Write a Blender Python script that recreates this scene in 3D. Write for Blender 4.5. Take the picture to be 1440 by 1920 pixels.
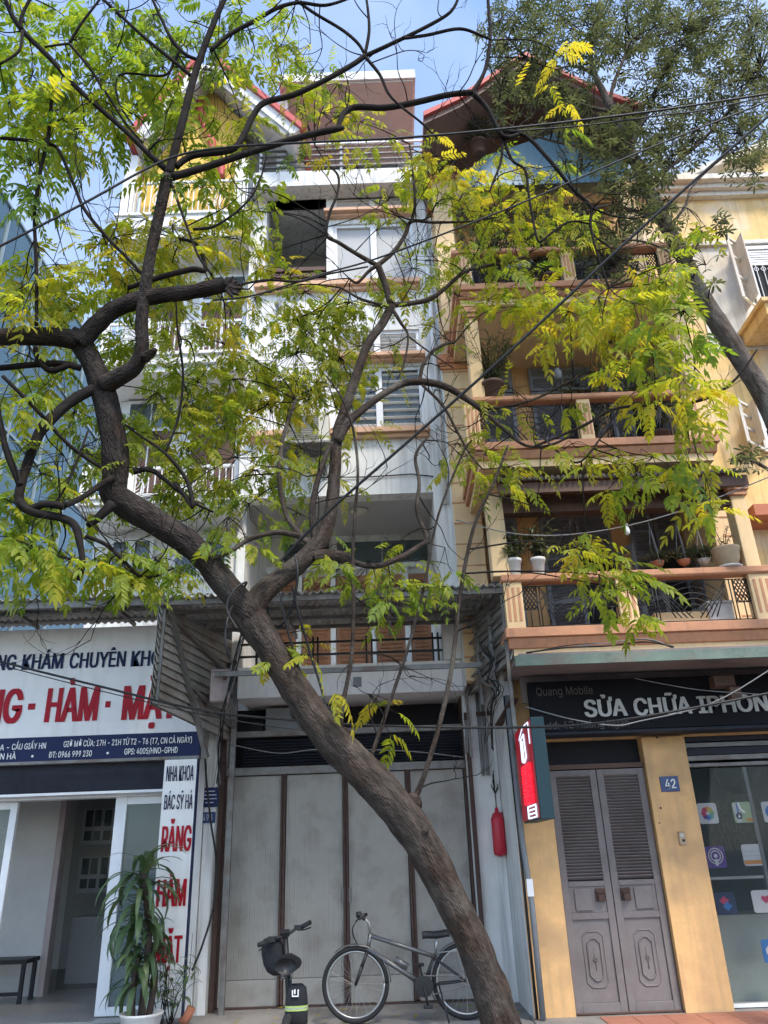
import bpy, math, random
from mathutils import Vector, Matrix, Quaternion, noise as mnoise

random.seed(7)
scene = bpy.context.scene
for o in list(bpy.data.objects):
    bpy.data.objects.remove(o)
COL = scene.collection

# ------------------------------------------------------------------ camera
FPX = 1442.0                       # focal length in photo pixels (1440 x 1920)
PITCH, ROLL = math.radians(24.1), math.radians(2.09)
EYE = Vector((0, 0, 1.5))
_F = Vector((0, math.cos(PITCH), math.sin(PITCH)))
_U = Vector((0, -math.sin(PITCH), math.cos(PITCH)))
_X = Vector((1, 0, 0))
CR = math.cos(ROLL) * _X - math.sin(ROLL) * _U
CU = math.sin(ROLL) * _X + math.cos(ROLL) * _U
cam_data = bpy.data.cameras.new('camera')
cam = bpy.data.objects.new('camera', cam_data)
COL.objects.link(cam)
cam_data.sensor_fit = 'VERTICAL'
cam_data.sensor_height = 24.0
cam_data.lens = FPX / 1920.0 * 24.0
cam_data.clip_start = 0.05
cam_data.clip_end = 2000
m = Matrix((CR, CU, -_F)).transposed().to_4x4()
m.translation = EYE
cam.matrix_world = m
scene.camera = cam

# ------------------------------------------------------------------ sky, sun, exposure
SUN_DIR = Vector((0.34, -0.58, 0.98)).normalized()      # towards the sun: over the photographer's right shoulder, high
world = bpy.data.worlds.new('World')
scene.world = world
world.use_nodes = True
wn = world.node_tree.nodes
wl = world.node_tree.links
wn.clear()
sky = wn.new('ShaderNodeTexSky')
sky.sky_type = 'NISHITA'
sky.sun_disc = False
sky.sun_elevation = math.asin(SUN_DIR.z)
sky.sun_rotation = math.atan2(SUN_DIR.x, SUN_DIR.y)
sky.altitude = 0
sky.air_density = 1.0
sky.dust_density = 0.9
sky.ozone_density = 2.5
bg = wn.new('ShaderNodeBackground')
bg.inputs['Strength'].default_value = 0.15
wo = wn.new('ShaderNodeOutputWorld')
# thin high haze all over the sky
tc = wn.new('ShaderNodeTexCoord')
hz = wn.new('ShaderNodeTexNoise'); hz.inputs['Scale'].default_value = 1.7; hz.inputs['Detail'].default_value = 5; hz.inputs['Roughness'].default_value = .6
wl.new(tc.outputs['Generated'], hz.inputs['Vector'])
hr = wn.new('ShaderNodeMapRange'); hr.inputs[1].default_value = .38; hr.inputs[2].default_value = .72; hr.inputs[3].default_value = .0; hr.inputs[4].default_value = .48
wl.new(hz.outputs[0], hr.inputs[0])
hm_ = wn.new('ShaderNodeMix'); hm_.data_type = 'RGBA'; hm_.inputs[7].default_value = (2.75, 2.95, 3.2, 1)
wl.new(hr.outputs[0], hm_.inputs[0]); wl.new(sky.outputs[0], hm_.inputs[6])
wl.new(hm_.outputs[2], bg.inputs[0])
wl.new(bg.outputs[0], wo.inputs[0])
sun_data = bpy.data.lights.new('sun', 'SUN')
sun_data.energy = 1.5
sun_data.angle = math.radians(10)
sun_data.color = (1.0, 0.92, 0.80)
sun = bpy.data.objects.new('sun', sun_data)
COL.objects.link(sun)
sun.rotation_euler = SUN_DIR.to_track_quat('Z', 'Y').to_euler()
sun.location = (6, -8, 20)
vs = scene.view_settings
vs.view_transform = 'Standard'
vs.look = 'None'
vs.exposure = 1.54
vs.gamma = 1.0
vs.use_curve_mapping = False
scene.cycles.max_bounces = 5
scene.cycles.diffuse_bounces = 2
scene.cycles.use_adaptive_sampling = True
scene.cycles.adaptive_threshold = 0.04
scene.cycles.glossy_bounces = 2
scene.cycles.transmission_bounces = 3
scene.cycles.transparent_max_bounces = 8
scene.cycles.use_denoising = True

# ------------------------------------------------------------------ measuring helpers
def ray(px, py):
    return _F + CR * ((px - 720) / FPX) + CU * ((960 - py) / FPX)
def P(px, py, Y):
    d = ray(px, py)
    return EYE + d * (Y / d.y)
def X(px, py, Y): return P(px, py, Y).x
def Z(px, py, Y): return P(px, py, Y).z
def GX(px, py, Xw):                 # the point of that line of sight on the plane x = Xw
    d = ray(px, py)
    return EYE + d * (Xw / d.x)
def depth(p): return (Vector(p) - EYE).dot(_F)
def m_per_px(p): return depth(p) / FPX

# ------------------------------------------------------------------ materials
MATS = {}
def mat(name, col, rough=0.7, var=0.12, scale=6.0, bump=0.0, bscale=40.0, metal=0.0, streak=0.0,
        streak_col=None, spec=0.4, emit=None, estr=0.0, stain=None, stain_amt=0.0, stain_scale=2.0, alpha=1.0, stretch=None):
    """procedural surface: base colour with soft mottling, optional vertical rain streaks, stains and fine relief"""
    mt = bpy.data.materials.new(name)
    mt.use_nodes = True
    n, l = mt.node_tree.nodes, mt.node_tree.links
    b = n['Principled BSDF']
    b.inputs['Roughness'].default_value = rough
    b.inputs['Metallic'].default_value = metal
    b.inputs['Specular IOR Level'].default_value = spec
    b.inputs['Alpha'].default_value = alpha
    if emit:
        b.inputs['Emission Color'].default_value = (*emit, 1)
        b.inputs['Emission Strength'].default_value = estr
    geo = n.new('ShaderNodeNewGeometry')
    cur = None
    def noise_tex(sc, det=5.0, vec=None):
        t = n.new('ShaderNodeTexNoise')
        t.inputs['Scale'].default_value = sc
        t.inputs['Detail'].default_value = min(det, 3.5)
        l.new(vec if vec else geo.outputs['Position'], t.inputs['Vector'])
        return t
    rgb = n.new('ShaderNodeRGB')
    rgb.outputs[0].default_value = (*col, 1)
    cur = rgb.outputs[0]
    def mixc(fac, a, bcol, amount):
        mx = n.new('ShaderNodeMix'); mx.data_type = 'RGBA'
        mm = n.new('ShaderNodeMath'); mm.operation = 'MULTIPLY'; mm.inputs[1].default_value = amount
        l.new(fac, mm.inputs[0]); l.new(mm.outputs[0], mx.inputs[0])
        l.new(a, mx.inputs[6])
        if isinstance(bcol, tuple): mx.inputs[7].default_value = (*bcol, 1)
        else: l.new(bcol, mx.inputs[7])
        return mx.outputs[2]
    def ramp(fac, a, bb):
        r = n.new('ShaderNodeMapRange'); r.inputs[1].default_value = a; r.inputs[2].default_value = bb
        l.new(fac, r.inputs[0]); return r.outputs[0]
    if var > 0:
        t = noise_tex(scale)
        dark = tuple(c * (1 - 2.2 * var) if c * (1 - 2.2 * var) > 0 else 0 for c in col)
        cur = mixc(ramp(t.outputs[0], 0.35, 0.75), cur, dark, 1.0)
        t2 = noise_tex(scale * 6.3, 3.0)
        cur = mixc(ramp(t2.outputs[0], 0.4, 0.8), cur, tuple(min(1, c * (1 + 1.2 * var)) for c in col), 0.6)
    if stain:
        t = noise_tex(stain_scale, 8.0)
        cur = mixc(ramp(t.outputs[0], 0.48, 0.68), cur, stain, stain_amt)
    if streak > 0:
        mp = n.new('ShaderNodeMapping'); mp.inputs['Scale'].default_value = stretch or (9, 9, 0.5)
        l.new(geo.outputs['Position'], mp.inputs[0])
        t = noise_tex(1.6, 6.0, mp.outputs[0])
        cur = mixc(ramp(t.outputs[0], 0.5, 0.75), cur, streak_col or tuple(c * 0.45 for c in col), streak)
    l.new(cur, b.inputs['Base Color'])
    if bump > 0:
        t = noise_tex(bscale, 6.0)
        bp = n.new('ShaderNodeBump'); bp.inputs['Strength'].default_value = bump; bp.inputs['Distance'].default_value = 0.02
        l.new(t.outputs[0], bp.inputs['Height']); l.new(bp.outputs[0], b.inputs['Normal'])
    MATS[name] = mt
    return mt

def glass(name, col, rough=0.06, alpha=0.35, spec=0.6):
    mt = bpy.data.materials.new(name); mt.use_nodes = True
    n, l = mt.node_tree.nodes, mt.node_tree.links
    b = n['Principled BSDF']
    b.inputs['Base Color'].default_value = (*col, 1)
    b.inputs['Roughness'].default_value = rough
    b.inputs['Specular IOR Level'].default_value = spec
    b.inputs['Alpha'].default_value = alpha
    MATS[name] = mt
    return mt

# ------------------------------------------------------------------ mesh helpers
class MB:
    def __init__(self):
        self.v, self.f, self.tone, self.bk = [], [], [], []
    def add(self, vs_, fs_):
        k = len(self.v)
        self.v += [tuple(p) for p in vs_]
        self.f += [tuple(i + k for i in q) for q in fs_]
        return self
    def box(self, x0, x1, y0, y1, z0, z1):
        if x0 > x1: x0, x1 = x1, x0
        if y0 > y1: y0, y1 = y1, y0
        if z0 > z1: z0, z1 = z1, z0
        return self.add([(x0,y0,z0),(x1,y0,z0),(x1,y1,z0),(x0,y1,z0),(x0,y0,z1),(x1,y0,z1),(x1,y1,z1),(x0,y1,z1)],
                        [(0,3,2,1),(4,5,6,7),(0,1,5,4),(1,2,6,5),(2,3,7,6),(3,0,4,7)])
    def obox(self, c, a, b, d):      # centre and three half-axes
        c, a, b, d = Vector(c), Vector(a), Vector(b), Vector(d)
        vs_ = [c-a-b-d, c+a-b-d, c+a+b-d, c-a+b-d, c-a-b+d, c+a-b+d, c+a+b+d, c-a+b+d]
        return self.add(vs_, [(0,3,2,1),(4,5,6,7),(0,1,5,4),(1,2,6,5),(2,3,7,6),(3,0,4,7)])
    def bar(self, p0, p1, w, t, up=(0, 0, 1)):
        p0, p1 = Vector(p0), Vector(p1)
        d = p1 - p0
        a = d.normalized()
        s = a.cross(Vector(up))
        if s.length < 1e-4: s = a.cross(Vector((0, 1, 0)))
        s.normalize(); u = s.cross(a)
        return self.obox((p0 + p1) / 2, d / 2, s * w / 2, u * t / 2)
    def quad(self, a, b, c, d):
        return self.add([a, b, c, d], [(0, 1, 2, 3)])
    def prism(self, pts, y0, y1):    # outline in (x, z), extruded along y
        n = len(pts)
        vs_ = [(x, y0, z) for x, z in pts] + [(x, y1, z) for x, z in pts]
        fs_ = [tuple(range(n)), tuple(reversed(range(n, 2 * n)))]
        fs_ += [(i, i + n, (i + 1) % n + n, (i + 1) % n) for i in range(n)]
        return self.add(vs_, fs_)
    def prism_x(self, pts, x0, x1):  # outline in (y, z), extruded along x
        n = len(pts)
        vs_ = [(x0, y, z) for y, z in pts] + [(x1, y, z) for y, z in pts]
        fs_ = [tuple(reversed(range(n))), tuple(range(n, 2 * n))]
        fs_ += [(i, (i + 1) % n, (i + 1) % n + n, i + n) for i in range(n)]
        return self.add(vs_, fs_)
    def tube(self, pts, rad, n=8, wob=0.0, wfreq=6.0, caps=True, bk=False):
        pts = [Vector(p) for p in pts]
        if not hasattr(rad, '__len__'): rad = [rad] * len(pts)
        k = len(self.v)
        t = (pts[1] - pts[0]).normalized()
        s = t.cross(Vector((0, 0, 1)))
        if s.length < 1e-3: s = t.cross(Vector((0, 1, 0)))
        s.normalize()
        rings = 0
        run = random.random() * 50 if bk else 0
        for i, p in enumerate(pts):
            if bk and i: run += (pts[i] - pts[i - 1]).length
            if i == 0: t = (pts[1] - pts[0])
            elif i == len(pts) - 1: t = (pts[-1] - pts[-2])
            else: t = (pts[i + 1] - pts[i - 1])
            if t.length < 1e-9: t = Vector((0, 0, 1))
            t.normalize()
            s = s - t * s.dot(t)
            if s.length < 1e-5:
                s = t.cross(Vector((0.3, 1, 0.2)))
            s.normalize()
            u = t.cross(s)
            for j in range(n):
                a = 2 * math.pi * j / n
                d = s * math.cos(a) + u * math.sin(a)
                r = rad[i]
                if wob:
                    q = p + d * r
                    r *= 1 + wob * (mnoise.noise(q * wfreq) + 0.5 * mnoise.noise(q * wfreq * 2.7))
                self.v.append(tuple(p + d * r))
                if bk: self.bk.append((rad[i] * math.cos(a), rad[i] * math.sin(a), run))
            rings += 1
        for i in range(rings - 1):
            for j in range(n):
                a = k + i * n + j; b = k + i * n + (j + 1) % n
                self.f.append((a, b, b + n, a + n))
        if caps:
            self.f.append(tuple(k + j for j in reversed(range(n))))
            self.f.append(tuple(k + (rings - 1) * n + j for j in range(n)))
        return self
    def lathe(self, prof, c, n=20, axis='z'):
        k = len(self.v)
        c = Vector(c)
        for r, h in prof:
            for j in range(n):
                a = 2 * math.pi * j / n
                if axis == 'z': q = (r * math.cos(a), r * math.sin(a), h)
                elif axis == 'y': q = (r * math.cos(a), h, r * math.sin(a))
                else: q = (h, r * math.cos(a), r * math.sin(a))
                self.v.append(tuple(c + Vector(q)))
        for i in range(len(prof) - 1):
            for j in range(n):
                a = k + i * n + j; b = k + i * n + (j + 1) % n
                self.f.append((a, b, b + n, a + n))
        self.f.append(tuple(k + j for j in reversed(range(n))))
        self.f.append(tuple(k + (len(prof) - 1) * n + j for j in range(n)))
        return self
    def torus(self, c, R, r, axis='y', n=40, k=8, arc=None):
        c = Vector(c)
        a0, a1 = arc if arc else (0, 2 * math.pi)
        pts = []
        nn = n if arc else n
        for i in range(nn + 1):
            a = a0 + (a1 - a0) * i / nn
            if axis == 'y': pts.append(c + Vector((R * math.cos(a), 0, R * math.sin(a))))
            elif axis == 'x': pts.append(c + Vector((0, R * math.cos(a), R * math.sin(a))))
            else: pts.append(c + Vector((R * math.cos(a), R * math.sin(a), 0)))
        return self.tube(pts, r, k)
    def corrug(self, x0, x1, y0, y1, z00, z01, pitch=0.075, amp=0.012, along='y', jit=0.0):
        """wavy sheet; ridges run along y (front to back) or x"""
        n = max(2, int((x1 - x0 if along == 'y' else y1 - y0) / pitch * 6))
        top, bot = [], []
        for i in range(n + 1):
            t = i / n
            w = amp * math.sin(t * n / 6 * 2 * math.pi)
            if along == 'y':
                x = x0 + (x1 - x0) * t
                j0 = jit * mnoise.noise(Vector((x * 5, 0, 0)))
                top.append([(x, y0 + j0, z00 + w + j0 * .5), (x, y1, z01 + w)])
            else:
                y = y0 + (y1 - y0) * t
                zz = z00 + (z01 - z00) * t
                top.append([(x0, y, zz + w), (x1, y, zz + w)])
        k = len(self.v)
        for a, b in top: self.v += [a, b]
        for i in range(n):
            self.f.append((k + 2 * i, k + 2 * i + 1, k + 2 * i + 3, k + 2 * i + 2))
        return self
    def build(self, name, material, parent=None, smooth=False, bevel=0.0, solid=0.0):
        me = bpy.data.meshes.new(name)
        me.from_pydata(self.v, [], self.f)
        if smooth:
            me.polygons.foreach_set('use_smooth', [True] * len(me.polygons))
        if self.tone:
            at = me.attributes.new('tone', 'FLOAT', 'POINT')
            at.data.foreach_set('value', self.tone)
        if self.bk:
            at = me.attributes.new('bark', 'FLOAT_VECTOR', 'POINT')
            at.data.foreach_set('vector', [c for q in self.bk for c in q])
        me.update()
        return obj(name, me, material, parent, bevel, solid)

def obj(name, me, material, parent=None, bevel=0.0, solid=0.0):
    o = bpy.data.objects.new(name, me)
    if material is not None and len(me.materials) == 0:
        me.materials.append(MATS[material] if isinstance(material, str) else material)
    COL.objects.link(o)
    if parent is not None:
        o.parent = parent
        if parent.type == 'EMPTY':
            o.matrix_parent_inverse = Matrix.Translation(-parent.location)
    if solid:
        md = o.modifiers.new('thickness', 'SOLIDIFY'); md.thickness = solid; md.offset = 0
    if bevel:
        md = o.modifiers.new('edge', 'BEVEL'); md.width = bevel; md.segments = 2; md.limit_method = 'ANGLE'
    return o

def thing(name, label, cat, loc=(0, 0, 0), group=None):
    o = bpy.data.objects.new(name, None)
    o.empty_display_size = 0.2
    o.location = loc
    COL.objects.link(o)
    o['label'] = label; o['category'] = cat
    if group: o['group'] = group
    return o
def tag(o, label, cat, group=None):
    o['label'] = label; o['category'] = cat
    if group: o['group'] = group
    return o
def struct(o, kind='structure'):
    o['kind'] = kind
    return o
def bx(name, material, parent, x0, x1, y0, y1, z0, z1, bevel=0.0):
    return MB().box(x0, x1, y0, y1, z0, z1).build(name, material, parent, bevel=bevel)
def spline(pts, rad, sub=6):
    """Catmull-Rom through pts (Vectors) with radii"""
    out, ro = [], []
    n = len(pts)
    for i in range(n - 1):
        p0 = pts[max(i - 1, 0)]; p1 = pts[i]; p2 = pts[i + 1]; p3 = pts[min(i + 2, n - 1)]
        for s in range(sub):
            t = s / sub
            t2, t3 = t * t, t * t * t
            out.append(0.5 * ((2 * p1) + (p2 - p0) * t + (2 * p0 - 5 * p1 + 4 * p2 - p3) * t2 + (3 * p1 - p0 - 3 * p2 + p3) * t3))
            ro.append(rad[i] * (1 - t) + rad[i + 1] * t)
    out.append(pts[-1]); ro.append(rad[-1])
    return out, ro

# ------------------------------------------------------------------ lettering
_txt = {}
SANS = None                          # the plain sans that ships inside Blender; its built-in face if that is absent
try:
    import os
    SANS = bpy.data.fonts.load(os.path.join(bpy.utils.system_resource('DATAFILES'), 'fonts', 'Inter.woff2'))
except Exception:
    SANS = None
def text_mesh(body, bold=0.0, shear=0.0):
    key = (body, bold, shear)
    if key in _txt: return _txt[key]
    c = bpy.data.curves.new('lettering', 'FONT')
    c.body = body; c.size = 1.0; c.offset = bold; c.shear = shear; c.resolution_u = 3
    c.extrude = 0.0
    if SANS: c.font = SANS
    o = bpy.data.objects.new('lettering', c)
    COL.objects.link(o)
    dg = bpy.context.evaluated_depsgraph_get()
    me = bpy.data.meshes.new_from_object(o.evaluated_get(dg))
    bpy.data.objects.remove(o)
    co = [v.co.copy() for v in me.vertices]
    fc = [tuple(p.vertices) for p in me.polygons]
    bpy.data.meshes.remove(me)
    _txt[key] = (co, fc)
    return co, fc
CAP = None
def letters(parent, body, x0, x1, z0, cap, y, material, bold=0.02, name='lettering', shear=0.0):
    """flat print facing the street: fills x0..x1, baseline z0, capital height cap"""
    global CAP
    if CAP is None:
        CAP = max(v.y for v in text_mesh('H', 0.0)[0])
    co, fc = text_mesh(body, 0.0, shear)
    a = min(v.x for v in co); b = max(v.x for v in co)
    s = (x1 - x0) / (b - a)
    mb = MB()
    s = (x1 - x0) / (b - a)
    e = bold * min(s, cap / CAP) * 0.95                # heavier strokes: the outline struck again a little to each side
    steps = [(0, 0)] if bold <= 0 else [(i / 2, j) for i in (-2, -1, 0, 1, 2) for j in (-.28, .28)]
    s = (x1 - x0 - (2 * e if bold > 0 else 0)) / (b - a)
    for i, (ex, ez_) in enumerate(steps):
        mb.add([(x0 + (e if bold > 0 else 0) + (v.x - a) * s + ex * e, y - .0004 * i, z0 + v.y * cap / CAP + ez_ * e) for v in co], fc)
    return mb.build(name, material, parent)
def pxletters(parent, body, px0, py0, px1, cappx, Y, material, bold=0.02, name='lettering', dy=-0.006, slope=-0.0365):
    a = P(px0, py0, Y); b = P(px1, py0 + slope * (px1 - px0), Y)
    cap = P(px0, py0 - cappx, Y).z - a.z
    return letters(parent, body, a.x, b.x, a.z, cap, Y + dy, material, bold, name)
# ------------------------------------------------------------------ surfaces
mat('asphalt', (0.06, 0.06, 0.062), 0.9, 0.2, 3, 0.4, 120)
mat('pavement', (0.30, 0.28, 0.26), 0.85, 0.16, 2.5, 0.25, 60, stain=(0.13, 0.12, 0.11), stain_amt=0.6, stain_scale=1.4)
mat('kerbstone', (0.34, 0.33, 0.31), 0.85, 0.12, 4, 0.2, 40)
mat('white_wall', (0.77, 0.76, 0.735), 0.8, 0.05, 1.2, 0.12, 50, streak=0.75, streak_col=(0.36, 0.36, 0.34), stain=(0.52, 0.52, 0.49), stain_amt=0.5, stain_scale=1.3)
mat('white_trim', (0.79, 0.78, 0.755), 0.65, 0.05, 2, 0.05, 40, streak=0.35, streak_col=(0.5, 0.5, 0.48))
mat('white_frame', (0.74, 0.75, 0.76), 0.4, 0.03, 3)
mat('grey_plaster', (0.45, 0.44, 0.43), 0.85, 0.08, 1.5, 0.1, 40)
mat('pink_sill', (0.66, 0.40, 0.26), 0.75, 0.08, 3, 0.08, 40, streak=0.4, streak_col=(0.45, 0.30, 0.22))
mat('yellow_wall', (0.72, 0.43, 0.19), 0.82, 0.07, 2.2, 0.12, 45, stain=(0.36, 0.23, 0.13), stain_amt=0.65, stain_scale=1.9, streak=0.45, streak_col=(0.42, 0.27, 0.15))
mat('cream_wall', (0.80, 0.57, 0.32), 0.8, 0.05, 2.0, 0.1, 45, streak=0.35, streak_col=(0.5, 0.4, 0.26))
mat('aged_yellow', (0.74, 0.51, 0.21), 0.85, 0.1, 1.6, 0.18, 35, stain=(0.68, 0.60, 0.48), stain_amt=0.75, stain_scale=1.1, streak=0.6, streak_col=(0.40, 0.28, 0.15))
mat('aged_white', (0.63, 0.60, 0.54), 0.85, 0.08, 1.6, 0.15, 35, stain=(0.62, 0.48, 0.27), stain_amt=0.5, stain_scale=0.8, streak=0.5, streak_col=(0.36, 0.33, 0.28))
mat('brown_trim', (0.56, 0.27, 0.15), 0.7, 0.08, 3, 0.08, 40, streak=0.4, streak_col=(0.24, 0.12, 0.08))
mat('orange_trim', (0.68, 0.29, 0.13), 0.75, 0.08, 3, 0.08, 40)
mat('shutter_grey', (0.19, 0.195, 0.22), 0.6, 0.08, 4, 0.06, 60)
mat('door_grey', (0.18, 0.155, 0.15), 0.55, 0.1, 3, 0.12, 70, stain=(0.14, 0.115, 0.11), stain_amt=0.5, stain_scale=3)
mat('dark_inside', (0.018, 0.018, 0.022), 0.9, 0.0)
mat('room_wall', (0.60, 0.59, 0.57), 0.85, 0.05, 2)
mat('room_floor', (0.34, 0.32, 0.29), 0.35, 0.06, 3)
mat('wood', (0.36, 0.17, 0.09), 0.5, 0.16, 5, 0.08, 60, streak=0.5, streak_col=(0.22, 0.085, 0.035))
mat('dark_wood', (0.10, 0.052, 0.036), 0.6, 0.12, 5, 0.1, 50)
mat('soffit_wood', (0.20, 0.125, 0.10), 0.65, 0.12, 4, 0.1, 40, streak=0.6, streak_col=(0.12, 0.065, 0.05), stretch=(14, 1, 14))
mat('roof_tile', (0.42, 0.15, 0.085), 0.8, 0.15, 4, 0.2, 30)
mat('dark_tile', (0.075, 0.065, 0.062), 0.8, 0.2, 4, 0.25, 40)
mat('red_trim', (0.50, 0.09, 0.08), 0.6, 0.1, 4)
mat('gold_wall', (0.72, 0.47, 0.10), 0.7, 0.08, 3)
mat('iron', (0.03, 0.032, 0.035), 0.5, 0.1, 10, metal=0.3)
mat('steel', (0.21, 0.205, 0.195), 0.55, 0.18, 8, 0.1, 80, metal=0.3, stain=(0.12, 0.07, 0.045), stain_amt=0.6, stain_scale=5)
mat('sheet_metal', (0.40, 0.38, 0.35), 0.6, 0.12, 3, 0.08, 60, metal=0.15, stain=(0.20, 0.16, 0.12), stain_amt=0.7, stain_scale=2.4, streak=0.6, streak_col=(0.18, 0.15, 0.12), stretch=(3, 6, 3))
mat('old_sheet', (0.40, 0.39, 0.37), 0.8, 0.2, 5, 0.3, 50, stain=(0.15, 0.14, 0.11), stain_amt=0.9, stain_scale=4)
mat('gate_metal', (0.36, 0.34, 0.305), 0.55, 0.06, 2.2, 0.1, 70, metal=0.15, stain=(0.20, 0.175, 0.145), stain_amt=0.55, stain_scale=3.4, streak=0.55, streak_col=(0.34, 0.33, 0.30), stretch=(30, 30, 0.7))
mat('rust', (0.085, 0.05, 0.042), 0.85, 0.2, 14, 0.3, 80)
mat('sign_white', (0.77, 0.76, 0.74), 0.35, 0.03, 1.5, streak=0.4, streak_col=(0.58, 0.56, 0.52))
mat('sign_navy', (0.010, 0.018, 0.070), 0.5, 0.0, spec=0.2)
mat('sign_red', (0.36, 0.006, 0.018), 0.5, 0.0, spec=0.2)
mat('sign_black', (0.010, 0.010, 0.014), 0.6, 0.1, 3, spec=0.12)
mat('letter_steel', (0.36, 0.345, 0.33), 0.4, 0.08, 6, metal=0.3)
mat('letter_dim', (0.085, 0.08, 0.078), 0.5, 0.1, 6)
mat('letter_white', (0.78, 0.78, 0.78), 0.4, 0.0)
mat('plate_blue', (0.02, 0.05, 0.16), 0.3, 0.08, 14)
mat('shutter_box', (0.028, 0.032, 0.045), 0.6, 0.15, 4, spec=0.2)
mat('canopy_green', (0.15, 0.20, 0.165), 0.6, 0.18, 4, 0.1, 50, stain=(0.20, 0.13, 0.10), stain_amt=0.7, stain_scale=3)
mat('canopy_under', (0.25, 0.20, 0.19), 0.8, 0.12, 3, 0.1, 40)
mat('blue_sheet', (0.16, 0.28, 0.36), 0.45, 0.1, 3)
mat('tower_glass', (0.045, 0.10, 0.13), 0.22, 0.15, 0.3, metal=0.0, spec=0.5)
mat('mullion', (0.22, 0.28, 0.30), 0.4, 0.05, 3)
mat('terracotta', (0.42, 0.16, 0.09), 0.75, 0.12, 9, 0.15, 60)
mat('floor_tile_red', (0.40, 0.17, 0.11), 0.6, 0.1, 5)
mat('pot_white', (0.66, 0.65, 0.63), 0.5, 0.06, 6, stain=(0.4, 0.37, 0.32), stain_amt=0.5, stain_scale=7)
mat('pot_brown', (0.42, 0.31, 0.20), 0.7, 0.1, 8, 0.1, 60)
mat('soil', (0.05, 0.035, 0.025), 0.95, 0.2, 30, 0.5, 60)
mat('ac_beige', (0.56, 0.53, 0.46), 0.6, 0.06, 4)
mat('ac_grille', (0.24, 0.23, 0.21), 0.6, 0.1, 10)
mat('rubber', (0.018, 0.018, 0.019), 0.75, 0.1, 20, 0.1, 100)
mat('black_plastic', (0.02, 0.02, 0.022), 0.45, 0.1, 12)
mat('black_cloth', (0.017, 0.018, 0.021), 0.85, 0.15, 20, 0.3, 150)
mat('silver', (0.42, 0.42, 0.41), 0.38, 0.04, 8, metal=0.85)
mat('silver_paint', (0.17, 0.168, 0.165), 0.35, 0.04, 6, metal=0.6)
mat('red_metal', (0.52, 0.025, 0.045), 0.4, 0.1, 6)
mat('red_lens', (0.6, 0.02, 0.02), 0.25, 0.0)
mat('reflector', (0.34, 0.46, 0.13), 0.4, 0.0)
mat('reflect_grey', (0.30, 0.31, 0.29), 0.4, 0.0)
mat('plastic_grey', (0.20, 0.21, 0.22), 0.5, 0.1, 8)
mat('cable_black', (0.012, 0.012, 0.013), 0.55, 0.0)
mat('cable_grey', (0.22, 0.22, 0.22), 0.5, 0.0)
mat('pinkish_box', (0.45, 0.37, 0.36), 0.7, 0.1, 5, streak=0.5, streak_col=(0.25, 0.2, 0.19))
mat('led_red', (0.3, 0.0, 0.0), 0.4, 0.0, emit=(1.0, 0.008, 0.02), estr=1.0)
mat('led_white', (0.5, 0.5, 0.6), 0.4, 0.0, emit=(0.6, 0.8, 1.0), estr=0.5)
mat('led_panel', (0.12, 0.01, 0.02), 0.35, 0.0, emit=(0.9, 0.005, 0.03), estr=0.07)
mat('teal_paint', (0.015, 0.05, 0.06), 0.5, 0.1, 5)
mat('rope', (0.55, 0.52, 0.45), 0.9, 0.05, 20)
mat('icon_white', (0.72, 0.72, 0.73), 0.5, 0.0)
mat('icon_purple', (0.13, 0.06, 0.30), 0.5, 0.0)
mat('icon_navy', (0.02, 0.035, 0.11), 0.5, 0.0)
mat('icon_orange', (0.72, 0.32, 0.07), 0.5, 0.0)
mat('icon_green', (0.22, 0.42, 0.14), 0.5, 0.0)
mat('icon_lightgreen', (0.45, 0.58, 0.35), 0.5, 0.0)
mat('icon_blue', (0.04, 0.20, 0.55), 0.5, 0.0)
mat('icon_pink', (0.62, 0.05, 0.14), 0.5, 0.0)
mat('icon_yellow', (0.62, 0.48, 0.10), 0.5, 0.0)
mat('icon_teal', (0.10, 0.36, 0.36), 0.5, 0.0)
mat('icon_grey', (0.45, 0.44, 0.50), 0.5, 0.0)
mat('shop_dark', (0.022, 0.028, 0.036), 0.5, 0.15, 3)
mat('shop_print', (0.055, 0.06, 0.066), 0.6, 0.0)
mat('counter', (0.40, 0.44, 0.40), 0.4, 0.06, 3)
glass('pane', (0.10, 0.13, 0.14), 0.05, 0.75)
glass('clear_pane', (0.05, 0.07, 0.07), 0.03, 0.22, 0.35)
glass('teal_pane', (0.16, 0.22, 0.22), 0.05, 0.42, 0.45)
glass('frosted', (0.42, 0.42, 0.41), 0.35, 0.95)
# ------------------------------------------------------------------ ground
g = MB(); g.box(-300, 300, -200, 5.2, -0.33, -0.13)
struct(g.build('road', 'asphalt'))
g = MB(); g.box(-300, 300, 5.36, 400, -0.30, 0.0)
struct(g.build('sidewalk', 'pavement'))
kerb = struct(bx('kerb', 'kerbstone', None, -300, 300, 5.2, 5.36, -0.33, 0.004))

# ------------------------------------------------------------------ glass tower down the street
tw = thing('glass_tower', 'tall teal glass office block far behind at the left edge', 'building', (-16, 30, 0))
bx('core', 'tower_glass', tw, -22, -10.06, 12, 58, 0, 18.2)
k = 0
for i in range(24):
    for j in range(6):
        y0 = 12 + i * 1.92; z0 = 0.2 + j * 3.0
        if z0 > 2.5 and i < 14:
            bx('pane', 'tower_glass', tw, -10.05, -10.0, y0 + 0.04, y0 + 1.86, z0 + 0.04, z0 + 2.94)
fr = MB()
for i in range(25): fr.box(-10.03, -9.95, 12 + i * 1.92 - 0.035, 12 + i * 1.92 + 0.035, 0, 18.2)
for j in range(7): fr.box(-10.035, -9.955, 12, 58, 0.2 + j * 3 - 0.04, 0.2 + j * 3 + 0.04)
fr.build('mullions', 'mullion', tw)
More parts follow.
